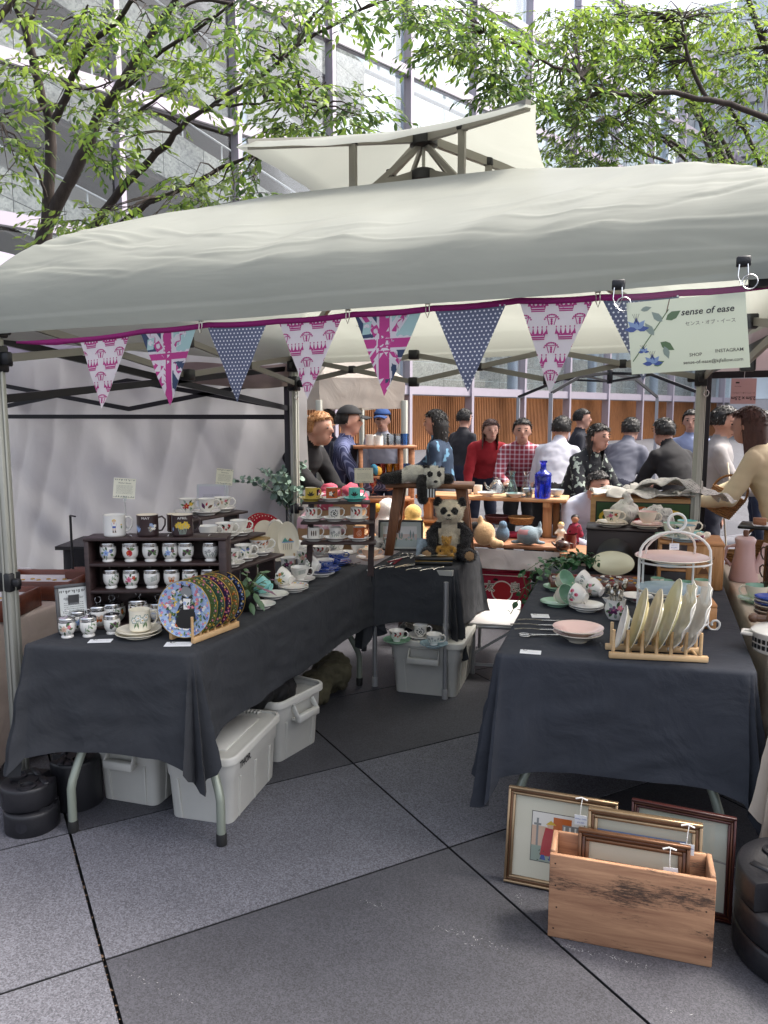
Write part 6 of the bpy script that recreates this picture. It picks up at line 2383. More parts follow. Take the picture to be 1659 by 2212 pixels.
for (a, b_, c, e) in ((-.035, .03, .035, .032), (-.035, -.035, .035, -.033), (-.035, -.035, -.033, .032), (.033, -.035, .035, .032)):
    d.rect(a, b_, c, e, mi['n'])
d.poly([(-.025, -.03), (0, .02), (.025, -.03)], mi['n']).disc(0, .005, .008, mi['s'])
d.build('stamp', PM, wb)
zt = ZRt+.003+.232+.003
for (x, y, d_, st, inn) in ((.03, 4.08, 'cream cup with a leaf butterfly on the wine crate', 'butterfly', GG), (.085, 4.02, 'cream cup with a turned handle near the front of the wine crate', 'bluerose', GLB), (.10, 4.2, 'cream cup with teal lining at the back of the wine crate', None, GT)):
    set_('tea_cup', V((x, y, zt)), d_, st, (GC if inn != GLB else GLB,), .085, g=GC, inner=inn, group='cups on the back boxes', sc=1.12, inner_s=inn, turn=-1.2 if 'turned' in d_ else 0)
o = obj('sea_shell', colour(fuse(MB().ball((0, 0, .02), .025, 12, sc=(1, .8, .8)).ball((.02, 0, .03), .018, 10).ball((-.018, .005, .028), .015, 10), .004, 2, .003, 60), [GC], lambda c: 0))
o.location = (.17, 4.05, zt)
tag(o, 'small pale shell ornament on the corner of the wine crate', 'ornament')
o = obj('crab_figure', colour(fuse(MB().ball((0, 0, .018), .02, 12, sc=(1.2, .7, .8)).ball((.014, -.01, .03), .011, 10).ball((-.02, 0, .012), .012, 10), .003, 2, .002, 80), [GPK, glaze('plum', '8d4460')], lambda c: int(nz(c.x*90, c.y*90, c.z*90) > 0)))
o.location = (.155, 3.99, zt)
tag(o, 'pink and plum china figure at the front of the wine crate', 'ornament')
lb_ = thing('wooden_crate', 'low honey coloured box behind the cake stand at the right edge', 'crate', (.075, 3.24, ZRt+.003), R(6), 'wooden crates on the right table')
MB().box((.065, .17, .095), (.13, .34, .014)).build('top_board', m_crt, lb_, bev=.002)
MB().box((.065, .007, .044), (.13, .014, .086)).build('front_board', m_crt2, lb_, bev=.002)
MB().box((.122, .17, .044), (.014, .31, .086)).build('side_board', m_crt2, lb_, bev=.002)
MB().box((.008, .17, .044), (.014, .31, .086)).build('side_board', m_crt2, lb_, bev=.002)
zt = ZRt+.003+.103
for (x, y, d_) in ((.09, 3.36, 'cream beaker on the low box behind the cake stand'), (.15, 3.42, 'second cream beaker behind the first on the low box')):
    crock('beaker', (x, y, zt), d_, None, GC, group='cream beakers', sc=.9, inner=GG)
for (x, y, d_) in ((-.03, 3.9, 'small glass lined beaker in front of the wine crate shelf'), (.01, 3.86, 'small white beaker in front of the wine crate')):
    crock('beaker', (x, y, ZRt+.003), d_, None, GC, group='cream beakers', sc=.9, inner=GG)
plate((.02, 4.02, ZRt+.105), 'blue lined plate on the shelf inside the wine crate', .07, GLB, name='plate')

# oval hand mirrors and brush
om = thing('hand_mirror', 'oval mirror with yellowed glass leaning on the dark box', 'mirror', (-.262, 4.2, ZRt+.068), (R(90)-R(12), 0, R(8)))
MB().lathe([(0, -.004), (.116, -.004), (.12, 0), (.116, .005), (0, .005)], 48, 0, None, 1, .58).build('back', m_blf, om)
MB().lathe([(0, .0058), (.108, .0058), (.112, .0052)], 48, 0, None, 1, .58).build('glass', M('aged mirror', 'e6deba', .2, .25), om)
om = thing('hand_mirror', 'black round hand mirror propped behind the oval mirror', 'mirror', (-.255, 4.235, ZRt+.10), (R(90)-R(8), 0, R(8)))
MB().lathe([(0, -.005), (.092, -.005), (.096, 0), (.092, .005), (0, .005)], 40).build('back', m_blf, om)
MB().tube([(-.02, -.09, 0), (-.03, -.15, 0)], [.014, .009], 10).build('handle', m_blf, om)
br = thing('hair_brush', 'black handled brush tied with a tartan bow left of the oval mirror', 'brush', at(1264, 1218, ZRt+.012), R(190))
MB().ball((.05, 0, .012), .05, 16, sc=(1.1, .6, .28)).tube([(0, 0, .012), (-.10, .01, .01)], [.012, .008], 10).build('body', m_blf, br)
b = MB()
for a in (.6, 2.4, 3.8, 5.4):
    b.add([(-.03, 0, .024), (-.03+cos(a)*.03-sin(a)*.008, sin(a)*.03+cos(a)*.008, .034), (-.03+cos(a)*.03+sin(a)*.008, sin(a)*.03-cos(a)*.008, .028)], [(0, 1, 2), (2, 1, 0)], 0, False)
b.build('bow', M('tartan bow', '8c2230', .8, var=.5, vs=90), br)

# jewellery tray
jt = thing('jewellery_tray', 'shallow wooden tray of brooches on grey crushed velvet', 'tray', (-.525, 3.76, ZRt+.003), R(12))
m_mah = wood('mahogany', '4c2418', '713a26', .4, 0, 1.2)
TW, TD = .46, .20
for (c, d_) in (((TW/2, .006, .018), (TW, .012, .036)), ((TW/2, TD-.006, .018), (TW, .012, .036)), ((.006, TD/2, .018), (.012, TD-.024, .036)), ((TW-.006, TD/2, .018), (.012, TD-.024, .036))):
    MB().box(c, d_).build('side', m_mah, jt, bev=.002)
MB().grid(lambda u, v: (.012+u*(TW-.024), .012+v*(TD-.024), .02+.016*nz(u*8, v*4, 2)+.008*nz(u*20, v*9)), 60, 28).build('velvet', M('grey velvet', '59555c', .9, var=.2, vs=20, sheen=.6), jt)
for i in range(46):
    x, y = .02+random.random()*(TW-.04), .02+random.random()*(TD-.05)
    b = MB()
    c = (x, y, .034+.016*nz(x/(TW-.024)*8, y/(TD-.024)*4, 2))
    if i % 3:
        b.ball(c, random.uniform(.005, .009), 8, sc=(1.3, 1, .6))
    else:
        b.tube([(c[0]+.012*cos(a*.7), c[1]+.012*sin(a*.7), c[2]) for a in range(10)], .0025, 5)
    o = b.build('brooch', [m_gold, M('red stone', '8c2a35', .1), m_sil, GW, M('amber stone', 'b5752c', .1)][i % 5], jt)

# ivy
iv = thing('ivy_garland', 'green ivy garland trailing over the left edge of the right table', 'plant', (-.60, 4.06, ZRt+.004))
rnd = random.Random(5)
m_ivy = M('ivy leaf', '2f5a36', .45, var=.25, vs=30)
lm_ = MB()
leaf_into(lm_, V((0, 0, 0)), V((0, -1, .1)), V((0, 0, 1)), .042, .030, 0)
lmesh = lm_.mesh('leaf', m_ivy)
for s_ in range(8):
    pts = [V((.22*rnd.random(), .12*rnd.random(), .03+.05*rnd.random())), V((.05+rnd.gauss(0, .04), rnd.gauss(-.02, .06), .09)), V((-.05+rnd.gauss(0, .03), -.08+rnd.gauss(0, .08), .03)), V((-.09+rnd.gauss(0, .03), -.14+rnd.gauss(0, .08), -.14+rnd.gauss(0, .05)))]
    if s_ > 3:
        pts = [q+V((.12, .10, .02)) for q in pts[:3]]
    MB().tube(pts, .0022, 5).build('stem', m_lf2, iv)
    for k in range(20):
        u = k/19*(len(pts)-1)
        i0 = min(int(u), len(pts)-2)
        q = pts[i0].lerp(pts[i0+1], u-i0)
        o = obj('leaf', lmesh, iv)
        o.location = q+V((rnd.gauss(0, .012), rnd.gauss(0, .012), rnd.gauss(.006, .01)))
        o.rotation_euler = (rnd.gauss(.2, .5), rnd.gauss(0, .5), rnd.uniform(0, 6.28))
        o.scale = (rnd.uniform(.7, 1.2),)*3

# cups tumbled on the right table
for (x, y, d, st, g_, inn, sau, tl) in ((1203, 1307, 'cream cup with green lining tipped on a green saucer', 'mono', GC, GG, (GG,), 1.1), (1206, 1274, 'cream cup with green sprig tipped behind the green lined cup', 'leafy', GC, GG, (GG,), 1.0),
                                        (1266, 1318, 'white cup with pink raspberries tipped on two saucers', 'raspberry', GW, None, (GW, GW), 1.35), (1276, 1279, 'white cup with grey cyclamen tipped behind the raspberry cup', 'greyflower', GW, None, (GW,), 1.15), (1300, 1294, 'white cup with pale blossom tipped right of the raspberry cup', 'rose', GW, None, (), 1.25)):
    p = at(x, y, ZRt+.003)
    z = p.z
    for i, s_ in enumerate(sau):
        plate((p.x, p.y, z), ('saucer' if len(sau) == 1 else ('lower saucer', 'upper saucer')[i])+' under the '+d, .075, s_, group='saucers under cups', inner=GG if s_ == GG else None)
        z += .009
    lined = inn is not None
    crock('tea_cup', (p.x, p.y, z+.004), d, st, g_, inn, turn=(pi-.75) if lined else -.5, tilt=tl, hturn=-2.2 if lined else 2.4, group='cups lying on their sides', sc=1.06)
p = at(1328, 1340, ZRt+.003)+V((0, .03, 0))
sp_ = crock('jug', p, 'white sugar pot with plum blossoms holding teaspoons', 'purple', hnd=False, sc=1.15, name='sugar_pot')
for i in range(7):
    a = i*.9
    t = thing('teaspoon', ['tallest', 'second', 'third', 'fourth', 'fifth', 'sixth', 'shortest'][i]+' silver teaspoon standing in the plum blossom pot', 'spoon', p+V((cos(a)*.016, sin(a)*.016, .03)), (R(90)+.22*sin(a), .0, .22*cos(a)+PSI), 'teaspoons in the pot')
    L_ = .125-.008*i
    MB().tube([(.0, 0, 0), (.0+.012*cos(a), .08, 0), (.02*cos(a), L_-.02, 0)], .0022, 6).build('stem', m_sil, t)
    MB().ball((.022*cos(a), L_, 0), .019, 14, sc=(.68, 1.1, .3)).build('bowl', m_sil, t)
crock('bowl', at(1374, 1306, ZRt+.003)+V((0, .06, 0)), 'pink printed bowl behind the plum blossom pot', 'pinkrose', sc=.75, group=None)
p = at(1245, 1392, ZRt+.003)+V((0, .045, 0))
crock('bowl', p, 'lower bowl of the two pink lined bowls at the front', None, GC, GPK, group='pink lined bowls', sc=.98)
crock('bowl', p+V((0, 0, .016)), 'upper bowl of the two pink lined bowls at the front', None, GC, GPK, group='pink lined bowls')
price_card(at(1167, 1331, ZRt+.003), 'square care card behind the carving knives', .075, .06, -.1, 12)
price_card(at(1146, 1409, ZRt+.003), 'business card at the front left corner of the right table', .075, .045, -.25, 13)
m_car = M('carved silver handle', '7f7b70', .35, 1, var=.4, vs=120, bump=.6, bs=160)
for (x, y, d, L_) in ((1155, 1342, 'carving knife lying farthest back on the slate cloth', .14), (1145, 1352, 'carving knife with thick embossed handle in the middle', .16), (1150, 1362, 'carving knife nearest the scissors', .14)):
    spoon(at(x, y, ZRt+.004), d, PSI-.10, L_, 'knife', 'carving set', m_car)
sc_ = thing('scissors', 'silver grape scissors lying left of the pink lined bowls', 'scissors', at(1150, 1373, ZRt+.006), PSI-.05, 'carving set')
for s_ in (-1, 1):
    MB().tube([(-.03+.020*cos(a*pi/8), s_*.012+.010*sin(a*pi/8), .002) for a in range(17)], .0028, 6).build('finger_loop', m_sil, sc_)
    MB().bar((-.008, s_*.008, .003), (.10, -s_*.004, .004), .008, .003).build('blade', m_sil, sc_)

# ---- white wire cake stand with three plates
m_wire = M('white enamel wire', 'e4e3de', .35)
pA, pB = at(1378, 1348, ZRt+.003), at(1527, 1368, ZRt+.003)
pc = (pA+pB)/2
cs_ = thing('cake_stand', 'white wire three tier cake stand with scrolled feet', 'cake stand', (pc.x, pc.y, ZRt+.003), PSI-R(5))
hw_, ht = .138, .395
arch = [(-hw_, 0, .03), (-hw_, 0, .28)]+[(-hw_*cos(pi*i/14), 0, .30+(ht-.30)*sin(pi*i/14)) for i in range(1, 14)]+[(hw_, 0, .28), (hw_, 0, .03)]
MB().tube(arch, .0055, 10).build('arch', m_wire, cs_)
arch2 = [(-.10, .09, .03), (-.10, .09, .26)]+[(-.10*cos(pi*i/10), .09*(1-sin(pi*i/10)), .29+(ht-.29)*sin(pi*i/10)) for i in range(1, 10)]+[(.10, .09, .26), (.10, .09, .03)]
MB().tube(arch2, .0045, 8).build('rear_arch', m_wire, cs_)
MB().tube([(.034*cos(a*pi/12), 0, ht+.038+.034*sin(a*pi/12)) for a in range(25)], .0055, 8).build('ring_handle', m_wire, cs_)
for s_ in (-1, 1):
    sc2 = [(s_*hw_, 0, .03)]+[(s_*(hw_+.028+(.028-.0011*i)*-cos(i*.42)), 0, .022-(.028-.0011*i)*sin(i*.42)+.0) for i in range(0, 17)]
    MB().tube(sc2, .005, 8).build('scroll_foot', m_wire, cs_)
for k, z in enumerate((.045, .155, .285)):
    MB().tube([(hw_*cos(a*pi/16), .11*sin(a*pi/16)*.9, z-.012) for a in range(33)], .004, 6).build('tier_ring', m_wire, cs_)
    pp = Matrix.Translation((pc.x, pc.y, ZRt+.003)) @ Matrix.Rotation(PSI-R(5), 4, 'Z') @ V((-.012, 0, z-.008))
    plate(pp, ('plain cream plate on the lowest tier of the cake stand', 'blue rimmed plate on the middle tier of the cake stand', 'pink lined plate on the top tier of the cake stand')[k], (.125, .134, .142)[k], GC, None, (GC, GLB, GPK)[k], 'side_plate', 'plates on the cake stand')
tg = thing('price_tag', 'white swing tag hanging from the top of the cake stand', 'tag', Matrix.Translation((pc.x, pc.y, ZRt)) @ Matrix.Rotation(PSI, 4, 'Z') @ V((-.01, -.012, ht-.055)), PSI)
MB().box((0, 0, 0), (.038, .0012, .026)).tube([(-.01, 0, .012), (-.004, .004, .05)], .0008, 4).build('tag', M('white card', 'e4e5e6', .8), tg)
d = Decal(lambda x, y, e: (x, -.0009-e, y))
d.text('¥12,000-', 0, -.004, .007, mi['b']).line(-.012, .006, .012, .007, .001, mi['b'])
d.build('print', PM, tg)

# ---- plate rack at the front with six leaning plates
A, B = at(1315, 1422, ZRt+.003), at(1529, 1432, ZRt+.003)
ax = (B-A)
RL = ax.length
ang = atan2(ax.y, ax.x)
rk = thing('plate_rack', 'pale pine rack holding a row of cream and white plates on edge', 'plate rack', A, ang)
m_pine2 = wood('pale pine long', 'c9a272', 'dfbf92', .5, 0, 1.2, .08)
for y in (0, .10):
    MB().box((RL/2, y, .013), (RL, .016, .022)).build('rail', m_pine2, rk, bev=.002)
    for k in range(7):
        MB().tube([(.014+(RL-.04)*k/6+(.008 if y else 0), y, .02), (.014+(RL-.04)*k/6+(.008 if y else 0), y, .105)], .0062, 9).build('peg', m_pine2, rk)
for x in (.08, RL-.03):
    MB().tube([(x, 0, .012), (x, .1, .012)], .0055, 8).build('cross_rod', m_pine2, rk)
MR = Matrix.Translation(A) @ Matrix.Rotation(ang, 4, 'Z')
spec = [(.078, GW, 0, 'small white plate first in the front rack'), (.112, GY if 0 else glaze('pale yellow', 'e3d6a4'), 0, 'pale yellow plate second in the front rack'), (.112, GI, 0, 'ivory plate third in the front rack'), (.132, glaze('lemon', 'e6e0b4'), 0, 'tall lemon plate fourth in the front rack'), (.128, GW, 1, 'white frilled plate fifth in the front rack'), (.126, GW, 1, 'white frilled plate last in the front rack')]
for k, (r, g_, fr, d) in enumerate(spec):
    x = .036+(RL-.055)*k/6
    lean = R(13+1.2*k)
    c = MR @ V((x+.01+sin(lean)*r*.9+.004, .052, .022+r*cos(lean)))
    t = thing('dinner_plate', d, 'plate', c, (0, 0, 0), 'plates in the front rack')
    t.matrix_world = Matrix.Translation(c) @ Matrix.Rotation(ang-R(5), 4, 'Z') @ Matrix.Rotation(-(pi/2-lean), 4, 'Y')
    b = MB()
    pr = plate_prof(r)
    n = 56
    vs, fs = [], []
    for rr, z in pr:
        for j in range(n):
            a = 2*pi*j/n
            f = max(0, rr/r-.7)/.3
            w_ = (1+.045*f*sin(a*10)) if fr else 1
            vs.append((cos(a)*rr*w_, sin(a)*rr*w_, z+(.006*f*sin(a*10+.6) if fr else 0)))
    for i in range(len(pr)-1):
        for j in range(n):
            a_, c_ = i*n+j, i*n+(j+1) % n
            fs.append((a_, c_, c_+n, a_+n))
    b.add(vs, fs).build('dish', g_, t)
    if k < 4:
        MB().tube([(cos(a*pi/30)*r, sin(a*pi/30)*r, .0195) for a in range(61)], .0012, 5).build('rim_line', [GW, GI, GC, GI][k], t)

# ================================================================= CRATE OF PICTURES
m_crate = wood('worn crate wood', '8c634a', 'bb8f6c', .75, 0, .9, .3, .9)
m_crates = wood('worn crate ends', '85604a', 'b08868', .65, 1, .9, .3)
cr = thing('wooden_crate', 'worn orange brown open crate in front of the framed pictures on the paving', 'crate', (-.285, 2.187, 0), R(3.4))
CW, CDp, CH = .464, .135, .268
MB().box((CW/2, .007, CH/2), (CW, .014, CH)).build('front_board', m_crate, cr, bev=.003, seg=2)
MB().box((CW/2, CDp-.007, CH/2+.006), (CW-.03, .013, CH)).build('back_board', m_crate, cr, bev=.003)
for x in (.008, CW-.008):
    MB().box((x, CDp/2+.008, CH/2+.002), (.016, CDp-.016, CH+.008)).build('end_board', m_crates, cr, bev=.004, seg=2)
MB().box((CW/2, CDp/2, .008), (CW-.036, CDp-.03, .014)).build('base_board', m_crate, cr)
for x in (.02, CW-.02):
    for z in (.03, .10, .17, .24):
        MB().lathe([(0, 0), (.0028, 0), (.0022, .0008), (0, .001)], 8, 0, Matrix.Translation((x+random.uniform(-.004, .004), -.0001, z)) @ Matrix.Rotation(R(90), 4, 'X')).build('nail', M('rusty nail', '33241d', .7, .3), cr)

m_gfr = M('gilt frame', '9c8467', .3, .7, var=.12, vs=14)
m_gfd = M('bronze frame', '6a4a34', .35, .5, var=.2, vs=14)
m_brf = wood('brown frame', '4a2c1c', '70452c', .35, 0, 1)
m_red = M('oxblood frame', '3d1a16', .35, var=.2, vs=20)


def cloaked(d):
    # figure in a red cloak with a basket in a courtyard
    x0, y0, x1, y1 = .085, .085, .255, .245
    d.rect(x0-.002, y0-.002, x1+.002, y1+.002, k_('k')).rect(x0, y0, x1, y1, k_('s')).rect(x0, y0, x1, y0+.05, k_('c')).rect(x0, y1-.045, x1, y1, k_('w'))
    d.rect(x0+.07, y0+.09, x0+.13, y1-.01, k_('o')).rect(x0+.10, y0+.06, x1, y1-.03, k_('e'))
    for i in range(4):
        d.rect(x0+.104+.018*i, y0+.05, x0+.110+.018*i, y1-.035, k_('w'))
    d.line(x0+.018, y0+.05, x0+.018, y1-.02, .007, k_('e')).line(x0+.006, y1-.04, x0+.03, y1-.04, .007, k_('e'))
    d.poly([(x0+.03, y0+.02), (x0+.082, y0+.02), (x0+.078, y0+.07), (x0+.07, y0+.11), (x0+.045, y0+.112), (x0+.036, y0+.07)], k_('r'))
    d.poly([(x0+.06, y0+.03), (x0+.088, y0+.025), (x0+.075, y0+.085)], k_('r'))
    d.disc(x0+.06, y0+.120, .010, k_('s'), 10).poly([(x0+.045, y0+.122), (x0+.08, y0+.124), (x0+.062, y0+.137)], k_('y'))
    d.rect(x0+.078, y0+.055, x0+.11, y0+.075, k_('y')).rect(x0+.082, y0+.07, x0+.106, y0+.076, k_('g'))
    d.poly([(x0+.03, y0+.006), (x0+.05, y0+.006), (x0+.045, y0+.022), (x0+.035, y0+.022)], k_('b')).poly([(x0+.06, y0+.006), (x0+.085, y0+.006), (x0+.075, y0+.022), (x0+.062, y0+.022)], k_('b'))
    for i in range(22):
        d.leaf(x0+.02+.006*i, y0+.004+.04*((i*37) % 10)/10, .008, .003, i, k_('G'))


def seaside(d):
    d.rect(.03, .03, .29, .27, k_('w')).rect(.03, .24, .29, .27, k_('l')).poly([(.03, .262), (.29, .25), (.29, .238), (.03, .244)], k_('b'))


def small_print(d):
    d.rect(.055, .11, .255, .20, k_('k')).rect(.057, .112, .253, .198, k_('s'))
    for i in range(6):
        d.disc(.09+.026*i, .18+.004*(i % 2), .010, k_('nokr'[i % 4]), 9)


def feather(d):
    for i in range(14):
        d.line(.2+.003*i, .16+.002*i, .22+.001*i*i, .20-.003*i, .0012, k_('e'))


fg = 'framed pictures leaning by the crate'
framed('picture', 'large gilt framed print of a figure in a red cloak left of the crate', (-.467, 2.415, .002), .36, .318, (-R(13), 0, R(1)), .026, [m_gfr, m_gfd], (m_mnt, cloaked), fg, .022, True, True)
framed('picture', 'gilt framed seaside print standing between the cloak print and the small brown frame', (-.19, 2.315, .02), .335, .335, (-R(7), 0, R(2.2)), .030, [m_gfr, m_gfd], (m_mnt, seaside), fg, .026, True, True)
framed('picture', 'small brown wooden framed print inside the open crate', (-.213, 2.262, .020), .325, .288, (-R(8), 0, R(2.5)), .034, [m_gfd, m_brf], (m_mnt, small_print), fg, .022, True, True)
framed('picture', 'dark red framed print at the right behind the crate', (-.07, 2.46, .002), .315, .325, (-R(11), 0, R(-3)), .024, [m_red, m_brf], (m_mng, feather), fg, .022, True, True)
m_strw = M('white string', 'e6e4e0', .8)
for (x, y, z, yaw, lab) in ((-.222, 2.455, .275, 0, 'paper price tag hanging from the large gilt cloak print'), (.10, 2.332, .31, .04, 'paper price tag hanging from the seaside print'), (.055, 2.268, .262, .04, 'paper price tag hanging from the small brown frame')):
    t = thing('price_tag', lab, 'tag', (x, y-.012, z), (-R(7), R(random.uniform(-6, 6)), yaw), 'price tags on the pictures')
    MB().box((0, 0, -.02), (.040, .0012, .032)).build('tag', M('white card', 'e4e5e6', .8), t)
    MB().tube([(-.002, 0, -.005), (.0, .0, .025), (.004, .012, .05)], .0012, 5).tube([(-.018, .014, .044), (0, .012, .05), (.02, .014, .043)], .003, 5).build('string', m_strw, t)
    d = Decal(lambda x_, y_, e: (x_, -.0009-e, -.02+y_))
    d.text('Walter Crane', 0, .004, .0065, mi['b'], .2).text('¥16,500-', 0, -.008, .0065, mi['b'], .2)
    d.build('print', PM, t)

# ================================================================= BUNTING
m_tape = fabric('magenta tape', '98256f', .1, .7, .2, 30, .04)
m_cal = fabric('calico', 'e6dde0', .25, .85, .15, 12, .02)
m_mag = M('magenta print', 'b0397c', .8)
m_nav = M('navy cloth', '35425c', .8)
m_aqua = M('aqua cloth', 'a3bfbb', .8)
m_dot = fabric('blue grey cloth', '666b82', .15, .85, .15, 12, .03)
m_wpr = M('white print', 'e6e6ea', .8)
YB = 2.235
BTop = [(35, 736), (172, 731), (310, 712), (450, 698), (602, 690), (766, 675), (935, 662), (1120, 645), (1300, 638), (1470, 628), (1659, 612), (1740, 600)]


def yb(px):
    return YB + (px-35)/1700*.10


tp = [atY(x, y, yb(x)) for x, y in BTop]
bn = thing('bunting', 'magenta tape bunting of eight cloth pennants strung across the tent front', 'bunting', (0, 0, 0))
b = MB()
vs, fs = [], []
sm = []
for i in range(len(tp)-1):
    for k in range(6):
        q = tp[i].lerp(tp[i+1], k/6)
        q.z -= .004*sin(k/6*pi)
        sm.append(q)
sm.append(tp[-1])
for i, q in enumerate(sm):
    tw = .3*nz(i*.4)
    w = .009 if i > 4 else .004+.002*i
    vs += [q+V((0, -w*sin(tw), w*cos(tw)-.006)), q+V((0, w*sin(tw), -w*cos(tw)-.006))]
for i in range(len(sm)-1):
    fs.append((2*i, 2*i+1, 2*i+3, 2*i+2))
b.add(vs, fs).build('tape', m_tape, bn, solid=.0015)
pens = [(172, 280, 234, 887, 'crown'), (303, 425, 375, 880, 'jack'), (447, 577, 511, 870, 'dot'), (602, 740, 671, 866, 'crown'), (766, 912, 837, 858, 'jack'), (938, 1095, 1018, 850, 'dot'), (1122, 1284, 1186, 850, 'crown'), (1300, 1470, 1392, 825, 'dot')]


def ytop(x):
    for (a, ya), (c, yc) in zip(BTop, BTop[1:]):
        if a <= x <= c:
            return ya+(yc-ya)*(x-a)/(c-a)


def crown(d, x, y, s_, mi_=1):
    d.poly([(x-.5*s_, y+.16*s_), (x-.38*s_, y-.30*s_), (x+.38*s_, y-.30*s_), (x+.5*s_, y+.16*s_), (x+.3*s_, y-.1*s_), (x, y-.02*s_), (x-.3*s_, y-.1*s_)], mi_)
    for i in range(5):
        xx = x+(-.5+.25*i)*s_
        d.poly([(xx-.08*s_, y-.08*s_), (xx+.08*s_, y-.08*s_), (xx, y+.30*s_)], mi_).disc(xx, y+.32*s_, .045*s_, mi_, 6)
    d.line(x-.36*s_, y-.19*s_, x+.36*s_, y-.19*s_, .05*s_, 0).line(x-.38*s_, y-.36*s_, x+.38*s_, y-.36*s_, .06*s_, mi_)


def orb(d, x, y, s_, mi_=1):
    n = 12
    for i in range(n):
        a, a2 = 2*pi*i/n, 2*pi*(i+1)/n
        d.poly([(x+.30*s_*cos(a), y+.26*s_+.12*s_*sin(a)), (x+.30*s_*cos(a2), y+.26*s_+.12*s_*sin(a2)), (x+.23*s_*cos(a2), y+.26*s_+.07*s_*sin(a2)), (x+.23*s_*cos(a), y+.26*s_+.07*s_*sin(a))], mi_)
    for i in range(9):
        a = pi+.35*(i-4)*.9-pi/2
        d.disc(x+.42*s_*cos(a), y-.02*s_+.36*s_*sin(a), .055*s_, mi_, 6)
    for i in range(3):
        d.disc(x, y+.06*s_-.12*s_*i, .07*s_, mi_, 6)
    for s2 in (-1, 1):
        d.line(x+s2*.27*s_, y+.22*s_, x+s2*.14*s_, y-.25*s_, .05*s_, mi_)


for k, (xa, xb, xt, yt, st) in enumerate(pens):
    a, c, tip = atY(xa, ytop(xa), yb(xa)), atY(xb, ytop(xb), yb(xb)), atY(xt, yt, yb(xt))
    a.z -= .008
    c.z -= .008
    ex = (c-a)
    W_ = ex.length
    ex = ex/W_
    ez = V((0, 0, 1))
    en = ex.cross(ez).normalized()            # towards the viewer side
    if en.y > 0:
        en = -en
    tx, tz = (tip-a).dot(ex), (tip-a).z
    tri = [(0, 0), (tx, tz), (W_, 0)]
    ph = k*1.7

    def fn(x, y, e, a=a, ex=ex, en=en, W_=W_, tz=tz, ph=ph):
        w = .010*sin(x/W_*5+ph)*(y/tz)+.012*(y/tz)**2*sin(ph)+.004*sin(y*40+ph)*(y/tz)
        return a+ex*x+V((0, 0, 1))*(y+(ex.z*0))+en*(w+e*3)
    d = Decal(fn, .02, tri)
    m3 = {'crown': [m_cal, m_mag], 'jack': [m_cal, m_mag, m_nav, m_aqua], 'dot': [m_dot, m_wpr]}[st]
    d.poly(tri, 0)
    dd = Decal(lambda x, y, e, fn=fn: fn(x, y, e+.0002), .02, tri, .0000015)
    if st == 'crown':
        s_ = .052
        for r_ in range(7):
            y = -.018-.040*r_
            for q in range(-3, 5):
                x = tx+q*.080+(.04 if r_ % 2 else 0)
                if r_ % 2:
                    orb(dd, x-.04, y, .050)
                else:
                    crown(dd, x-.04, y+.006, s_)
    elif st == 'dot':
        for r_ in range(26):
            for q in range(-14, 15):
                dd.disc(tx+q*.0135+(.00675 if r_ % 2 else 0), -.006-r_*.0118, .0029, 1, 7)
    else:
        cxm, cym = tx*.98, tz*.36
        dd.rect(-.01, cym, cxm, .01, 2).rect(cxm, cym, W_+.01, .01, 3 if k == 1 else 3).rect(-.01, tz, cxm, cym, 1).rect(cxm, tz, W_, cym, 2)
        for sx_, sy_ in ((1, 1), (-1, 1), (-1, -1), (1, -1)):
            dd.line(cxm, cym, cxm+sx_*.12, cym+sy_*.16, .034, 0).line(cxm+sx_*.004, cym, cxm+sx_*.124, cym+sy_*.16, .014, 1)
        dd.rect(cxm-.025, tz, cxm+.025, .01, 0).rect(-.05, cym-.023, W_+.05, cym+.023, 0)
        dd.rect(cxm-.017, tz, cxm+.017, .01, 1).rect(-.05, cym-.015, W_+.05, cym+.015, 1)
        dd.poly([(.03, -.028), (.058, -.022), (.052, -.062), (.026, -.064)], 3).disc(.041, -.040, .010, 0, 8).poly([(.052, -.048), (.074, -.034), (.090, -.060), (.066, -.074)], 1).disc(.071, -.054, .008, 0, 8)
    bs = d.b
    pen = bs.build('pennant', m3, bn, weld=True)
    pen['label'] = {'crown': 'white pennant with magenta crowns', 'jack': 'pennant with a pink union flag and stamps', 'dot': 'blue grey pennant with white dots'}[st]
    dd.build('print', m3, pen, kind='stuff')
    # back of the cloth
    if k < 7:
        e_ = atY((xb+pens[k+1][0])/2, ytop((xb+pens[k+1][0])/2), yb(xb))
        if k in (1, 3, 4, 6):
            o = MB().tube([e_+V((-.006, -.006, .012)), e_+V((-.004, -.012, -.02)), e_+V((.002, -.012, -.034)), e_+V((.007, -.012, -.02)), e_+V((.005, -.006, .012))], .0016, 5).box(e_+V((0, -.004, .012)), (.016, .008, .010)).build('clip', m_sil, bn)

# ---- seller's banner hung from the valance
c4 = [atY(x, y, 2.17) for x, y in ((1353, 655), (1610, 631), (1621, 776), (1365, 809))]
bw, bh = (c4[1]-c4[0]).length, (c4[3]-c4[0]).length
ax_, az_ = (c4[1]-c4[0]).normalized(), (c4[3]-c4[0]).normalized()
sgn = thing('shop_banner', 'laminated pale green seller sign with watercolour flowers hung under the valance at right', 'sign', c4[0])
fB = lambda x, y, e: ax_*x+az_*(bh-y)+V((0, -1, 0))*(.001+e+.004*sin(x*9))
d = Decal(fB, .03)
d.rect(0, 0, bw, bh)
d.b.build('sheet', fabric('sage paper', 'dfe7d4', .35, .6, .02, 3, .01), sgn, weld=True)
d = Decal(lambda x, y, e: fB(x, y, e+.0008), .03)
k_ = lambda c: mi[c]
u = bw
d.text('sense of ease', u*.68, bh*.80, u*.082, k_('k'), .25, bold=.02)
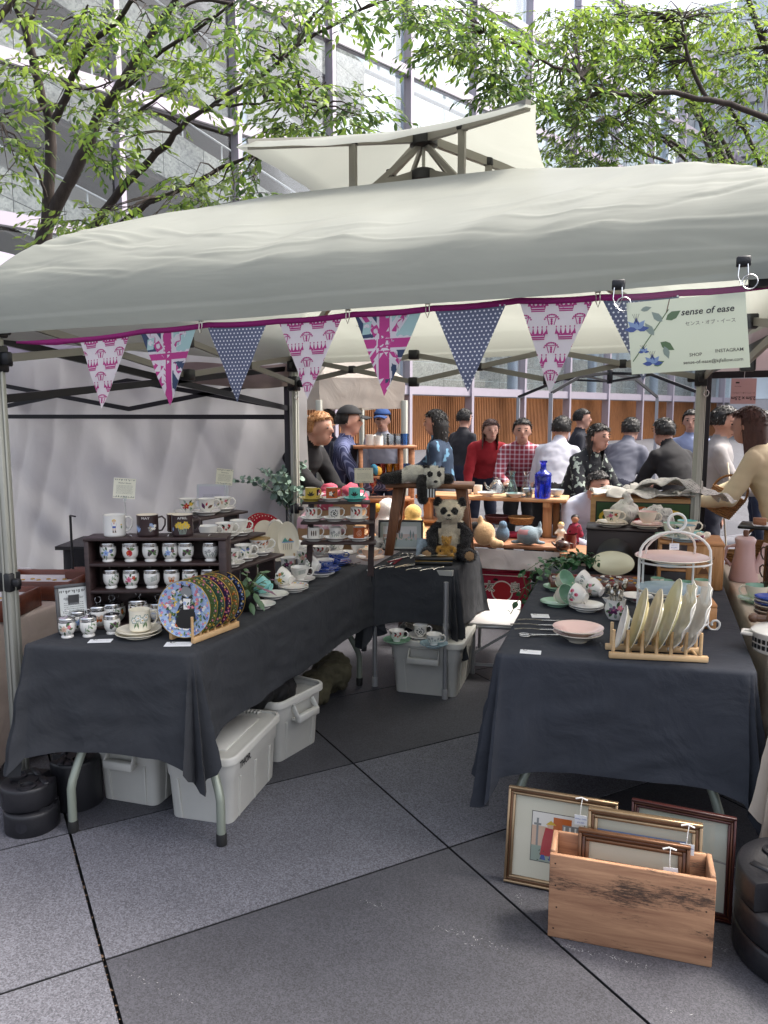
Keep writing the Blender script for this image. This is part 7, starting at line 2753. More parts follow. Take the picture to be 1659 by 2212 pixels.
d.text('センス・オブ・イース', u*.70, bh*.64, u*.042, k_('k'))
d.text('SHOP', u*.56, bh*.215, u*.042, k_('k'), bold=.01).text('INSTAGRAM', u*.84, bh*.245, u*.042, k_('k'), bold=.01)
d.text('sense-of-ease@kjfellow.com', u*.70, bh*.115, u*.043, k_('k'), bold=.01)
d.line(u*.02, bh*.18, u*.36, bh*.86, u*.009, k_('g')).line(u*.34, bh*.82, u*.375, bh*1.0, u*.008, k_('n'))
for (x, y, l, w, a, c) in ((.30, .70, .13, .07, 2.3, 'c'), (.33, .72, .15, .08, .5, 'g'), (.22, .52, .14, .07, 2.1, 'c'), (.27, .42, .14, .08, -.6, 'g'), (.30, .36, .12, .06, -1.3, 'c'), (.12, .88, .10, .05, .2, 'c'), (.20, .10, .10, .05, .4, 'g')):
    d.leaf(u*x, bh*y, u*l, u*w, a, k_(c))
for (x, y, s_) in ((.075, .62, .11), (.19, .13, .09), (.12, .30, .05)):
    for i in range(5):
        d.leaf(u*x, bh*y, u*s_, u*s_*.5, 1.57+(i-2)*.75, k_('l' if i % 2 else 'b'))
    d.leaf(u*x, bh*y, u*s_*.6, u*s_*.4, 1.6, k_('l'))
    for i in range(4):
        d.line(u*x, bh*y+u*s_*.6, u*(x-.03+.02*i), bh*y+u*s_*1.3, u*.003, k_('k'))
d.build('print', PM, sgn)
d = Decal(lambda x, y, e: fB(x, y, .002), .05)
d.rect(-.008, -.008, bw+.008, bh+.05)
d.b.build('laminate', thin_glass('laminate film', (.97, .98, .97), .07), sgn, weld=True)
for (x, y, lab) in ((1336, 622, 'black bulldog clip with a wire ring left of the seller sign'), (1606, 572, 'black bulldog clip with wire arms above the right end of the seller sign')):
    p = atY(x, y, 2.19)
    t = thing('bulldog_clip', lab, 'clip', p, 0, 'bulldog clips on the valance')
    MB().box((0, 0, .008), (.034, .018, .026)).build('jaw', m_blk, t, bev=.003)
    MB().tube([(-.010, -.010, 0), (-.012, -.014, -.03), (-.004, -.014, -.05), (.004, -.014, -.05), (.012, -.014, -.03), (.010, -.010, 0)], .0015, 6).build('wire_arm', m_chr, t)
    MB().tube([(.016+.018*cos(a*pi/10), -.016, -.045+.018*sin(a*pi/10)) for a in range(21)], .0018, 6).build('ring', m_chr, t)

# ================================================================= PEOPLE IN THE MARKET
m_skin = M('skin', 'b98d7a', .55, var=.05, vs=20)
m_skin2 = M('tan skin', 'a8765a', .55, var=.05, vs=20)  # plain darker skin tone for the doll's head
HAIR = {'blonde': M('blonde hair', '9c7046', .6, var=.3, vs=60, stretch=(1, 1, .15)), 'black': M('black hair', '16120f', .5, var=.4, vs=60), 'brown': M('brown hair', '4a3028', .5, var=.3, vs=60, stretch=(1, 1, .15))}


def pattern(name, c1, c2, kind, scale):
    if name in MC:
        return MC[name]
    m = M(name, c1, .85)
    N, L = m.node_tree.nodes, m.node_tree.links
    b = N['Principled BSDF']
    tc = N.new('ShaderNodeTexCoord')
    mx = N.new('ShaderNodeMix')
    mx.data_type = 'RGBA'
    mx.inputs[6].default_value = (*hexc(c1), 1)
    mx.inputs[7].default_value = (*hexc(c2), 1)
    if kind == 'floral':
        v = N.new('ShaderNodeTexNoise')
        v.inputs['Scale'].default_value = scale
        L.new(tc.outputs['Object'], v.inputs['Vector'])
        r = N.new('ShaderNodeValToRGB')
        r.color_ramp.elements[0].position = .58
        r.color_ramp.elements[1].position = .62
        L.new(v.outputs[0], r.inputs[0])
        L.new(r.outputs[0], mx.inputs[0])
    else:
        ws = []
        for ax in (('X',) if kind == 'stripe' else ('X', 'Z')):
            w = N.new('ShaderNodeTexWave')
            w.bands_direction = ax
            w.inputs['Scale'].default_value = scale
            L.new(tc.outputs['Object'], w.inputs['Vector'])
            r = N.new('ShaderNodeValToRGB')
            r.color_ramp.elements[0].position = .7
            r.color_ramp.elements[1].position = .85
            L.new(w.outputs[0], r.inputs[0])
            ws.append(r.outputs[0])
        if len(ws) == 2:
            ad = N.new('ShaderNodeMath')
            ad.operation = 'MULTIPLY_ADD'
            ad.inputs[1].default_value = .5
            L.new(ws[0], ad.inputs[0])
            h = N.new('ShaderNodeMath')
            h.operation = 'MULTIPLY'
            h.inputs[1].default_value = .5
            L.new(ws[1], h.inputs[0])
            L.new(h.outputs[0], ad.inputs[2])
            L.new(ad.outputs[0], mx.inputs[0])
        else:
            L.new(ws[0], mx.inputs[0])
    L.new(mx.outputs[2], b.inputs['Base Color'])
    return m


def person(label, head, yaw, top, bottom, hair, lean=0, hl='short', cap=None, vest=None, arms=('down', 'down'), sleeve=True, side=0, crouch=0, hgt=1.66, mask=False, skin=None, jacket_len=0, voxel=.0135):
    """head: where the middle of the head is; the figure stands on the ground below it. Faces local -Y."""
    sk_ = skin or m_skin
    S_ = hgt/1.66
    seed_ = len(label)
    hip = V((0, 0, (.88-crouch)*S_))
    sp = V((side, -sin(lean), cos(lean))).normalized()
    fwd_ = V((0, -cos(lean), -sin(lean)))
    ch = hip+sp*.30*S_
    nk = hip+sp*.53*S_
    hd = nk+(sp*.6+V((0, -.35*lean-.12, .75-.5*lean))).normalized()*.150*S_
    b = MB()
    segs = []

    def L_(pts, rs, m, n=12):
        limb(b, pts, rs, n)
        for (p, q), (r0, r1) in zip(zip(pts, pts[1:]), zip(rs, rs[1:])):
            segs.append((p, q, (r0+r1)/2, m))
    rx = V((1, 0, 0))
    # trunk
    prof = [(-.10, .150, .115), (0, .172, .128), (.10, .160, .118), (.20, .155, .114), (.31, .168, .122), (.40, .178, .116), (.46, .165, .098), (.50, .115, .080), (.54, .062, .060)]
    b.grid(lambda u, v: hip+sp*(prof[min(8, int(v*8+.5))][0]*S_)+rx*(cos(2*pi*u)*prof[min(8, int(v*8+.5))][1]*S_)-fwd_*(sin(2*pi*u)*prof[min(8, int(v*8+.5))][2]*S_), 24, 8, 0, True)
    b.add([hip+sp*(-.10*S_)+rx*(cos(2*pi*u/24)*.15*S_)-fwd_*(sin(2*pi*u/24)*.115*S_) for u in range(24)], [tuple(range(23, -1, -1))])
    b.add([hip+sp*(.54*S_)+rx*(cos(2*pi*u/24)*.062*S_)-fwd_*(sin(2*pi*u/24)*.06*S_) for u in range(24)], [tuple(range(24))])
    segs.append((hip+sp*.10, nk-sp*.05, .15, 1))
    segs.append((hip-V((0, 0, .04)), hip+sp*.02, .16, 1 if jacket_len else 2))
    L_([nk-sp*.05, nk+(hd-nk)*.5], [.060*S_, .054*S_], 0)
    b.ball(hd+V((0, 0, .02)), .098*S_, 18, sc=(.82, 1.0, 1.02))
    b.ball(hd+V((0, -.028, -.055))*S_, .066*S_, 12, sc=(.85, 1, 1))
    b.ball(hd+V((0, -.108, -.012))*S_, .017*S_, 8, sc=(.8, 1, 1.4))
    for s_ in (-1, 1):
        b.ball(hd+V((s_*.082, .01, -.01))*S_, .024*S_, 8, sc=(.5, .8, 1.2))
    segs.append((hd+V((0, 0, .06)), hd-V((0, 0, .06)), .10, 0))
    for s_, a in zip((-1, 1), arms):
        sh_ = hip+sp*.435*S_+rx*(s_*.165*S_)
        L_([nk-sp*.05*S_, sh_+sp*.015], [.05*S_, .05*S_], 1)
        if a == 'down':
            el, wr = sh_+V((s_*.05, .02, -.29))*S_, sh_+V((s_*.06, -.05, -.53))*S_
        elif a == 'fwd':
            el, wr = sh_+V((s_*.06, -.12, -.25))*S_, sh_+V((-s_*.02, -.34, -.29))*S_
        elif a == 'reach':
            el, wr = sh_+V((s_*.05, -.20, -.18))*S_, sh_+V((s_*.0, -.42, -.30))*S_
        else:
            el, wr = sh_+V((s_*.07, -.10, -.27))*S_, sh_+V((-s_*.06, -.26, -.12))*S_
        L_([sh_, el], [.058*S_, .052*S_], 1)
        L_([el, wr], [.048*S_, .036*S_], 1 if sleeve else 0)
        hdv = (wr-el).normalized()
        pal = wr+hdv*.045
        L_([wr, pal], [.030*S_, .034*S_], 0, 10)
        up_ = V((0, 0, 1)) if abs(hdv.z) < .8 else V((0, -1, 0))
        lat = hdv.cross(up_).normalized()
        for k in range(4):
            f0 = pal+lat*(.024-.016*k)
            ln = (.058, .070, .066, .05)[k]
            mid = f0+hdv*ln*.55
            L_([f0, mid, mid+(hdv-up_*.5).normalized()*ln*.5], [.0105, .010, .009], 0, 6)
        L_([wr+lat*.025, pal+lat*.05, pal+lat*.052+hdv*.03], [.012, .011, .0095], 0, 6)
    for s_ in (-1, 1):
        h0 = hip+V((s_*.085, 0, -.05))*S_
        kn = V((s_*.10, -.03-crouch*.75, .46-crouch*.1))*S_
        an = V((s_*.11, .03, .09))*S_
        L_([h0, kn], [.088*S_, .062*S_], 2)
        L_([kn, an], [.06*S_, .045*S_], 2)
        L_([an-V((0, 0, .03)), V((s_*.125, -.13, .04))*S_], [.046*S_, .036*S_], 3)
    # put the head where it is asked for
    me = fuse(b, voxel, 3, .0)
    mats = [sk_, top, bottom, M('shoe', '1d1c1e', .5)]
    for m in mats:
        me.materials.append(m)
    n = len(me.polygons)
    cc = np.empty(n*3, dtype=np.float32)
    me.polygons.foreach_get('center', cc)
    cc = cc.reshape(-1, 3)
    best = np.full(n, 1e9)
    mi_ = np.zeros(n, dtype=np.int32)
    for p, q, r, m in segs:
        p_, q_ = np.array(p), np.array(q)
        d = q_-p_
        t = np.clip(((cc-p_) @ d)/max(1e-9, d @ d), 0, 1)
        ds = np.linalg.norm(cc-(p_+t[:, None]*d), axis=1)/r
        k = ds < best
        best[k] = ds[k]
        mi_[k] = m
    me.polygons.foreach_set('material_index', mi_)
    cl = set()
    for p_ in me.polygons:
        if mi_[p_.index] in (1, 2):
            cl.update(p_.vertices)
    push(me, lambda x, y, z: .004+.012*nz(x*7, y*7, z*9)+.009*abs(nz(x*12+z*5, y*12, z*14+seed_)), cl)
    rot = Matrix.Rotation(yaw, 4, 'Z')
    off = rot @ hd
    drop = 0
    loc = V((head[0]-off.x, head[1]-off.y, 0))
    t = thing('person', label, 'person', loc, yaw, 'market visitors')
    obj('body', me, t)
    # eyes and mouth
    for s_ in (-1, 1):
        MB().ball(hd+V((s_*.034, -.093, .012))*S_, .009*S_, 8, sc=(1.4, .6, .7)).build('eye', m_eye, t)
        MB().box(hd+V((s_*.034, -.097, .034))*S_, (.032, .006, .006)).build('eyebrow', HAIR[hair], t)
    MB().box(hd+V((0, -.098, -.058))*S_, (.034, .006, .007)).build('mouth', M('lips', '8f4f48', .5), t)
    if mask:
        MB().ball(hd+V((0, -.05, -.045))*S_, .07*S_, 12, sc=(.95, .95, .75)).build('face_mask', m_white, t)
    # hair
    hb = MB()
    rnd = random.Random(label)

    def hf(u, v):
        a = 2*pi*u
        el_ = pi*.5-v*(pi*.62)
        dirv = V((sin(a)*cos(el_), cos(a)*cos(el_), sin(el_)))
        r = .106*S_*(1+.07*nz(dirv.x*5, dirv.y*5, dirv.z*5+len(label))+.06*nz(dirv.x*22, dirv.y*22, dirv.z*9))
        low = 1.0
        if dirv.y < -.1:                       # keep the face free
            el2 = max(el_, .42-.25*(dirv.y+.1))
            dirv = V((sin(a)*cos(el2), cos(a)*cos(el2), sin(el2)))
        p_ = V((dirv.x*.88*r, dirv.y*1.06*r+.004, dirv.z*1.06*r+.022))
        if hl == 'long' and v > .8 and dirv.y > -.15:
            p_ = p_+V((0, .015, -(v-.8)/.2*.20*S_))
        return hd+p_
    hb.grid(hf, 48, 22, 0, True)
    if hl == 'bun':
        hb.ball(hd+V((0, .10, .06)), .045, 12)
    ho = hb.build('hair', HAIR[hair], t)
    if not cap:
        strands(ho.data, t, HAIR[hair], 1500, .022 if hl != 'long' else .035, len(label))
    if cap:
        cb = MB()

        def cf(u, v):
            a = 2*pi*u
            el_ = pi*.5-v*pi*.40
            return hd+V((sin(a)*cos(el_)*.100*S_, cos(a)*cos(el_)*.118*S_, sin(el_)*.115*S_+.030))
        cb.grid(cf, 24, 8, 0, True)
        cb.grid(lambda u, v: hd+V(((u-.5)*.16*(1-.25*v), -.105-.085*v*(1-(2*u-1)**2*.5), .058-.02*v-.02*(2*u-1)**2)), 10, 5)
        cb.build('cap', cap, t, solid=.006)
    if vest:
        vb = MB()
        for s_ in (-1, 1):
            vb.grid(lambda u, v, s_=s_: hip+sp*(.06+.44*v)*S_+rx*(s_*(.035+.135*u)*S_)+(-fwd_ if 0 else fwd_)*((.128-.06*u*u)*S_), 8, 10)
        vb.grid(lambda u, v: hip+sp*(.06+.44*v)*S_+rx*((u-.5)*.345*S_)-fwd_*((.128-.16*(u-.5)**2)*S_), 10, 10)
        vb.build('vest', vest, t, solid=.012)
    return t


def strands(me, parent, m, n, L, seed):
    rnd = random.Random(seed)
    b = MB()
    for i in range(n):
        p = me.polygons[rnd.randrange(len(me.polygons))]
        c, nn = p.center, p.normal
        if nn.dot(c-V((0, 0, c.z))) < 0 and nn.z < .3:
            nn = -nn
        d = (nn*.45+V((rnd.gauss(0, .3), rnd.gauss(.1, .3), -.55))).normalized()
        s_ = d.cross(V((rnd.gauss(0, 1), rnd.gauss(0, 1), rnd.gauss(0, 1)))).normalized()*.0025
        b.add([c-s_, c+s_, c+d*(L*rnd.uniform(.5, 1.3))], [(0, 1, 2)], 0, False)
    b.build('hair_strands', m, parent, kind='stuff')


def faceto(p, dx, dy):
    """yaw that makes local -Y point along (dx: picture right, dy: away)"""
    w = HX*dx+HZ*dy
    return atan2(w.y, w.x)+pi/2


blk = M('black jersey', '18171a', .9, var=.2, vs=12)
navy = M('navy cotton', '1d2133', .9, var=.15, vs=10)
grey = M('grey trousers', '55565c', .9, var=.1, vs=10)
h = atD(692, 948, 5.75)
person('woman with swept back blonde hair in black bending over the stall', h, faceto(h, .8, -.5), blk, blk, 'blonde', .62, 'short', arms=('reach', 'fwd'), hgt=1.70)
h = atD(662, 966, 5.9)
person('dark haired person in a face mask half hidden behind the tent leg', h, faceto(h, .9, -.3), M('dark denim', '23262c', .9), blk, 'black', .5, 'long', arms=('fwd', 'down'), hgt=1.62, mask=True)
h = atD(754, 924, 6.3)
person('man in a black cap and striped blue shirt with dark vest in profile', h, faceto(h, 1, -.05), pattern('blue striped shirt', '3f466c', '8289ad', 'stripe', 22), grey, 'black', .12, 'short', cap=M('black cap', '1b1b1e', .8), vest=navy, arms=('fwd', 'down'), hgt=1.62)
h = atD(826, 918, 8.2)
person('person in a blue cap behind the little wooden shelf', h, faceto(h, -.2, -1), M('pale grey top', '9a9aa6', .9), navy, 'black', .15, cap=M('blue cap', '2c4f8a', .8), hgt=1.62)
h = atD(706, 912, 7.6)
person('person with dark hair standing behind the blonde woman', h, faceto(h, -.6, -1), navy, blk, 'black', .1, hgt=1.60)
h = atD(940, 930, 7.2)
person('dark haired visitor in a blue patterned top turned toward the little shelf', h, faceto(h, -.9, .3), pattern('blue patterned top', '22344a', '5f8aa6', 'floral', 9), grey, 'black', .12, 'long', arms=('reach', 'down'), hgt=1.6)
h = atD(1060, 948, 8.4)
person('visitor in a red jumper behind the wooden table', h, faceto(h, .1, -1), M('red jumper', '9c2029', .9, var=.1, vs=8), navy, 'brown', .62, 'long', hgt=1.62)
h = atD(1128, 950, 7.4)
person('visitor in a red plaid shirt and black trousers behind the blue bottle', h, faceto(h, -.15, -1), pattern('red plaid shirt', '8c2f40', 'c9b9c4', 'plaid', 7), blk, 'black', .58, arms=('fwd', 'fwd'), hgt=1.62)
h = atD(1213, 955, 7.2)
person('visitor in a white shirt and black trousers looking away', h, faceto(h, .5, .8), M('white shirt', 'bdbdc8', .85, var=.05, vs=6), blk, 'black', .45, 'short', hgt=1.6)
h = atD(1292, 1000, 6.6)
person('visitor in a dark floral dress stooping behind the newspaper crate', h, faceto(h, .5, -.8), pattern('dark floral dress', '1d1f24', '9aa59a', 'floral', 22), pattern('dark floral dress', '1d1f24', '9aa59a', 'floral', 22), 'black', .5, 'long', arms=('fwd', 'fwd'), hgt=1.55)
h = atD(1292, 1070, 6.0)
person('crouching stall keeper with dark hair in a white shirt with black strap', h, faceto(h, .35, -.9), M('white tee', 'b4b8c8', .85), blk, 'black', .75, 'short', arms=('fwd', 'fwd'), crouch=.34, hgt=1.62)
h = atD(1362, 962, 7.6)
person('visitor in a slate grey top browsing behind the newspaper crate', h, faceto(h, .6, .7), M('slate top', '5d5f6b', .85), navy, 'black', .5, hgt=1.6)
h = atD(1432, 958, 6.6)
person('broad visitor all in black behind the newspapers', h, faceto(h, -.3, .9), blk, blk, 'black', .5, 'short', hgt=1.6, arms=('fwd', 'fwd'))
h = atD(1492, 945, 8.0)
person('visitor in a pale blue shirt beside the black tent leg', h, faceto(h, -.4, -.8), M('pale blue shirt', '8a94b3', .85), navy, 'black', .05, hgt=1.6)
h = atD(1566, 905, 5.9)
person('visitor in navy trousers with a grey shirt right of the black leg', h, faceto(h, .8, -.3), M('grey shirt', '8f8c8d', .85, var=.1, vs=6), M('navy trousers', '191c2b', .9), 'black', .12, arms=('fwd', 'down'), hgt=1.62)
h = atD(1618, 892, 5.1)
person('brown haired visitor in a cream jacket leaning over the right stall', h, faceto(h, -.75, .75), M('cream jacket', 'd2c4a2', .85, var=.06, vs=6, bump=.3, bs=12), M('navy trousers', '191c2b', .9), 'brown', .42, 'long', arms=('reach', 'fwd'), hgt=1.66, jacket_len=1)
h = atD(1646, 900, 9.2)
person('distant man with short dark hair in a checked shirt at the right edge', h, faceto(h, -.8, .2), pattern('grey check shirt', '3b4256', 'a9b0bf', 'plaid', 9), navy, 'black', .0, hgt=1.6)

for (x, y, D_, dx, dy, c, hr, hl, d) in ((1004, 905, 9.6, .7, .6, '24242a', 'black', 'short', 'dark coated visitor far behind the stool, walking away'), (1258, 908, 9.4, .9, -.2, '20222c', 'black', 'short', 'visitor in a navy coat far behind the white shirt')):
    h = atD(x, y, D_)
    person(d, h, faceto(h, dx, dy), M('coat '+c, c, .9, var=.15, vs=8), navy, hr, .1, hl, hgt=1.62, voxel=.017)

# ================================================================= BACKGROUND STALL
m_bw = wood('stall timber', 'a5764c', 'cda37a', .6, 0, .8)
m_bw2 = wood('stall timber upright', 'a5764c', 'cda37a', .6, 2, .8)
m_old = wood('old board', '84563c', 'b07f5e', .6, 0, .7, .2)
PL = V((-1.95, 5.62, 0))
pf = thing('stall_platform', 'low reddish board platform draped in cream behind the pandas', 'stall', PL, R(3))
for k in range(3):
    MB().box((.62, .08+.155*k, .585), (1.28, .15, .03)).build('plank', m_old, pf, bev=.003)
MB().grid(lambda u, v: (-.02+u*1.3, -.012-.02*v+.012*nz(u*14, v*2)*v,   .565-.15*v), 60, 10).build('cloth_front', m_wht, pf)
for x in (.05, 1.2):
    for y in (.05, .42):
        MB().box((x, y, .285), (.05, .05, .56)).build('leg', m_bw2, pf)
o = MB().box((.25, .2, .585), (.5, .5, .03)).build('old_board', m_old)
o.matrix_world = Matrix.Translation((-.72, 5.60, -.02)) @ Matrix.Rotation(R(3), 4, 'Z')
tag(o, 'weathered board lying beside the platform behind the dark box', 'board')
MB().box((.25, .2, .29), (.44, .44, .56)).build('support', M('grey box', '8b8784', .8), o)
ut = thing('wooden_table', 'pale wooden table carrying glassware behind the pandas', 'table', (-1.95, 5.98, 0), R(3))
for k in range(2):
    MB().box((.60, .08+.17*k, .905), (1.22, .165, .03)).build('plank', m_bw, ut, bev=.003)
for x in (.08, 1.06):
    MB().box((x, .10, .745), (.07, .06, .29)).build('leg', m_bw2, ut, bev=.003)
    MB().box((x+.06, .22, .745), (.05, .05, .29)).build('leg', m_bw2, ut, bev=.003)
    MB().box((x, .16, .87), (.06, .30, .04)).build('crossbar', m_bw2, ut)
MB().box((.30, .12, .70), (.60, .24, .022)).build('low_shelf', m_bw, ut, bev=.003)
ZU = .922
m_bgl = M('cobalt glass', (.02, .05, .75), .06, trans=.75, spec=.6)
p = atY(1172, 1074, 6.08)
t = thing('blue_bottle', 'large cobalt blue glass bottle on the wooden table', 'bottle', (p.x, p.y, ZU))
MB().lathe([(0, 0), (.058, 0), (.064, .008), (.064, .17), (.060, .182), (.066, .19), (.060, .20), (.03, .215), (.022, .235), (.022, .275), (.030, .28), (.030, .295), (0, .295)], 32).build('body', m_bgl, t)
MB().lathe([(.0655, .175), (.068, .18), (.0655, .186)], 32, cap=False).build('collar', m_bgl, t)
m_cg = thin_glass('clear glassware', (.92, .95, .95), .22, .03)
m_tg = thin_glass('aqua glassware', (.55, .82, .82), .22, .03)
for (x, m, d) in ((1106, m_tg, 'aqua tinted glass carafe on the wooden table'), (1137, m_cg, 'clear glass carafe left of the blue bottle')):
    p = atY(x, 1070, 6.1)
    t = thing('carafe', d, 'carafe', (p.x, p.y, ZU), 0, 'glass carafes')
    MB().lathe([(0, 0), (.045, 0), (.05, .02), (.042, .07), (.02, .13), (.018, .17), (.03, .205)], 24).build('body', m, t)
p = atY(1073, 1070, 6.1)
t = thing('glass_teapot', 'clear glass teapot with a knob lid on the wooden table', 'teapot', (p.x, p.y, ZU+.02), facing(p))
MB().lathe([(0, 0), (.05, 0), (.066, .03), (.064, .06), (.04, .09), (.036, .095)], 24).build('body', m_cg, t)
MB().lathe([(.038, .095), (.03, .108), (.008, .115), (.012, .128), (0, .134)], 18).build('lid', m_cg, t)
MB().tube([(.06, 0, .075), (.10, 0, .08), (.105, 0, .04), (.064, 0, .025)], .006, 8).build('handle', m_cg, t)
MB().tube([(-.06, 0, .035), (-.09, 0, .06), (-.10, 0, .09)], [.014, .009, .007], 8).build('spout', m_cg, t)
for (x, y, r, d) in ((1052, 1074, .085, 'white shell dish at the left of the glass teapot'), (1112, 1074, .085, 'white shell dish below the carafes')):
    p = atY(x, y, 6.03)
    crock('bowl', (p.x, p.y, ZU), d, None, GW, sc=.85, group='white dishes on the wooden table')
for (x, d) in ((1010, 'white square bowl at the far left of the wooden table'), (1032, 'second white square bowl on the wooden table'), (1142, 'low clear bowl behind the carafe'), (1203, 'clear glass bowl right of the blue bottle')):
    p = atY(x, 1066, 6.2)
    crock('beaker' if 'square' in d else 'big_cup', (p.x, p.y, ZU), d, None, GW if 'white' in d else glaze('milky glass', 'c9d3d6', .1), sc=1.05, hnd=False, group='white dishes on the wooden table')
m_bsk = M('wicker', '9a6f42', .8, var=.35, vs=60, bump=.8, bs=90, stretch=(1, 1, 3))
m_bskd = M('dark wicker', '4a2226', .8, var=.35, vs=60, bump=.8, bs=90, stretch=(1, 1, 3))


def basket(p, label, r, h, m=m_bsk, handle=False, grp='baskets on the stalls', nm='basket', cat='basket'):
    t = thing(nm, label, cat, p, 0, grp)
    b = MB()
    n = max(4, int(h/.014))
    for k in range(n):
        rr = r*(.78+.22*k/n)
        b.tube([(cos(a*pi/14)*(rr+.004*(a % 2)), sin(a*pi/14)*(rr+.004*(a % 2)), .008+h*k/n) for a in range(29)], .0085, 5)
    b.build('weave', m, t)
    MB().lathe([(0, .004), (r*.78, .004), (r*.97, h), (r*.9, h), (r*.7, .012), (0, .012)], 20).build('body', m, t)
    if handle:
        MB().tube([(r*cos(a*pi/12), 0, h+r*1.1*sin(a*pi/12)) for a in range(13)], .008, 7).build('handle', m, t)
    return t


for (x, m, d) in ((1075, m_bskd, 'dark red basket on the shelf under the wooden table'), (1126, m_bsk, 'honey coloured basket on the shelf under the wooden table')):
    p = atY(x, 1098, 6.05)
    basket((p.x, p.y, .712), d, .10, .055, m)
# soft toys on the platform
m_pl = M('beige plush', 'b99770', .95, var=.12, vs=20, bump=.5, bs=120, sheen=.3)
m_gp = M('grey blue plush', '77868f', .95, var=.1, vs=20, bump=.5, bs=120, sheen=.3)
ZP = .603
p = atD(1046, 1160, 5.75)
t = thing('soft_toy', 'beige plush with swirl pattern sitting on the platform', 'soft toy', (p.x, p.y, ZP), facing(p), 'plush toys on the platform')
b = MB().ball((0, 0, .085), .085, 16, sc=(1, .8, 1.1)).ball((-.03, 0, .18), .03, 10, sc=(.8, .7, 1.6)).ball((.08, -.05, .02), .04, 10).ball((.12, -.05, .018), .03, 10)
obj('body', colour(fuse(b, .01, 4), [m_pl], lambda c: 0), t)
p = atD(1141, 1158, 5.75)
t = thing('soft_toy', 'round grey plush whale with a pink belly mark', 'soft toy', (p.x, p.y, ZP), facing(p), 'plush toys on the platform')
b = MB().ball((0, 0, .072), .078, 18, sc=(1.1, .9, .95)).ball((-.09, 0, .02), .03, 10, sc=(1.5, .8, .5)).ball((.09, -.01, .02), .03, 10, sc=(1.5, .8, .5)).ball((.085, .01, .15), .022, 10, sc=(.7, .6, 1.6)).ball((.07, .01, .10), .04, 10)
obj('body', colour(fuse(b, .009, 4), [m_gp, M('pink felt', 'a97a7e', .9)], lambda c: int(c.x < -.0 and c.z > .085 and c.y < 0 and c.z < .12)), t)
p = atD(1086, 1150, 5.9)
t = thing('soft_toy', 'small blue plush behind the swirl patterned plush', 'soft toy', (p.x, p.y, ZP), facing(p), 'plush toys on the platform')
obj('body', colour(fuse(MB().ball((0, 0, .06), .055, 14, sc=(1, .9, 1.2)).ball((0, -.01, .13), .035, 12), .009, 4), [M('blue plush', '5b7287', .95, bump=.5, bs=120)], lambda c: 0), t)
p = atD(1024, 1118, 5.75)
t = thing('soft_toy', 'black plush arm of a toy reaching right beside the stool', 'soft toy', (p.x-.05, p.y, ZP), facing(p), 'plush toys on the platform')
b = MB().ball((-.05, 0, .10), .085, 14)
limb(b, [(-.02, 0, .12), (.06, -.02, .15)], [.035, .03])
obj('body', colour(fuse(b, .01, 4), [m_fb], lambda c: 0), t)
p = atD(1216, 1166, 5.6)
t = thing('teapot', 'small dark iron teapot on the weathered board', 'teapot', (p.x, p.y, .586), facing(p))
MB().lathe([(0, 0), (.035, 0), (.055, .03), (.05, .06), (.03, .075), (.012, .08), (.012, .092), (0, .094)], 24).build('body', GRB, t)
MB().tube([(.05, 0, .055), (.075, 0, .05), (.07, 0, .02)], .006, 7).build('handle', GRB, t)
MB().tube([(-.05, 0, .035), (-.08, 0, .06)], [.011, .007], 7).build('spout', GRB, t)
p = atD(1232, 1150, 5.75)
crock('mug', (p.x, p.y, .586), 'deep red mug behind the dark iron teapot', None, glaze('oxblood', '5a1f20'), sc=1.1, hnd=False)
p = atD(1212, 1132, 5.9)
t = thing('figurine', 'pale china figurine standing beside the dark teapot', 'figurine', (p.x, p.y, .586), facing(p))
b = MB().lathe([(0, 0), (.04, 0), (.04, .02), (.025, .06), (.03, .10), (.015, .125), (0, .126)], 16).ball((0, -.005, .145), .028, 12)
limb(b, [(.02, 0, .10), (.045, -.02, .07)], [.014, .01], 8)
limb(b, [(-.02, 0, .10), (-.04, -.02, .08)], [.014, .01], 8)
obj('body', colour(fuse(b, .006, 3), [GC, glaze('straw', 'c9a868')], lambda c: int(c.z > .15)), t)
p = atD(1242, 1135, 5.9)
t = thing('doll', 'wooden doll in a red and black floral kimono', 'doll', (p.x, p.y, .586), facing(p))
b = MB().lathe([(0, 0), (.038, 0), (.03, .08), (.036, .14), (.015, .165), (0, .166)], 16).ball((0, 0, .19), .03, 14)
for s_ in (-1, 1):
    limb(b, [(s_*.03, 0, .14), (s_*.05, -.01, .07)], [.016, .02], 8)
obj('body', colour(fuse(b, .006, 3), [pattern('kimono', '8f2742', '1c1416', 'floral', 40), m_skin2], lambda c: int(c.z > .165)), t)
MB().ball((0, .006, .198), .033, 12, sc=(1, .9, .9)).build('hair', HAIR['black'], t)
# magenta jewellery heap
o = obj('pink_fabric', colour(fuse(MB().ball((0, 0, .02), .05, 12, sc=(2, 1, .6)).ball((.06, 0, .02), .04, 10, sc=(1.5, 1, .6)), .008, 3, .006, 40), [M('crimson cloth', '9a2440', .8)], lambda c: 0))
o.location = (*atD(1112, 1150, 6.1).xy, ZP)
tag(o, 'crimson folded cloth at the back of the platform', 'cloth')

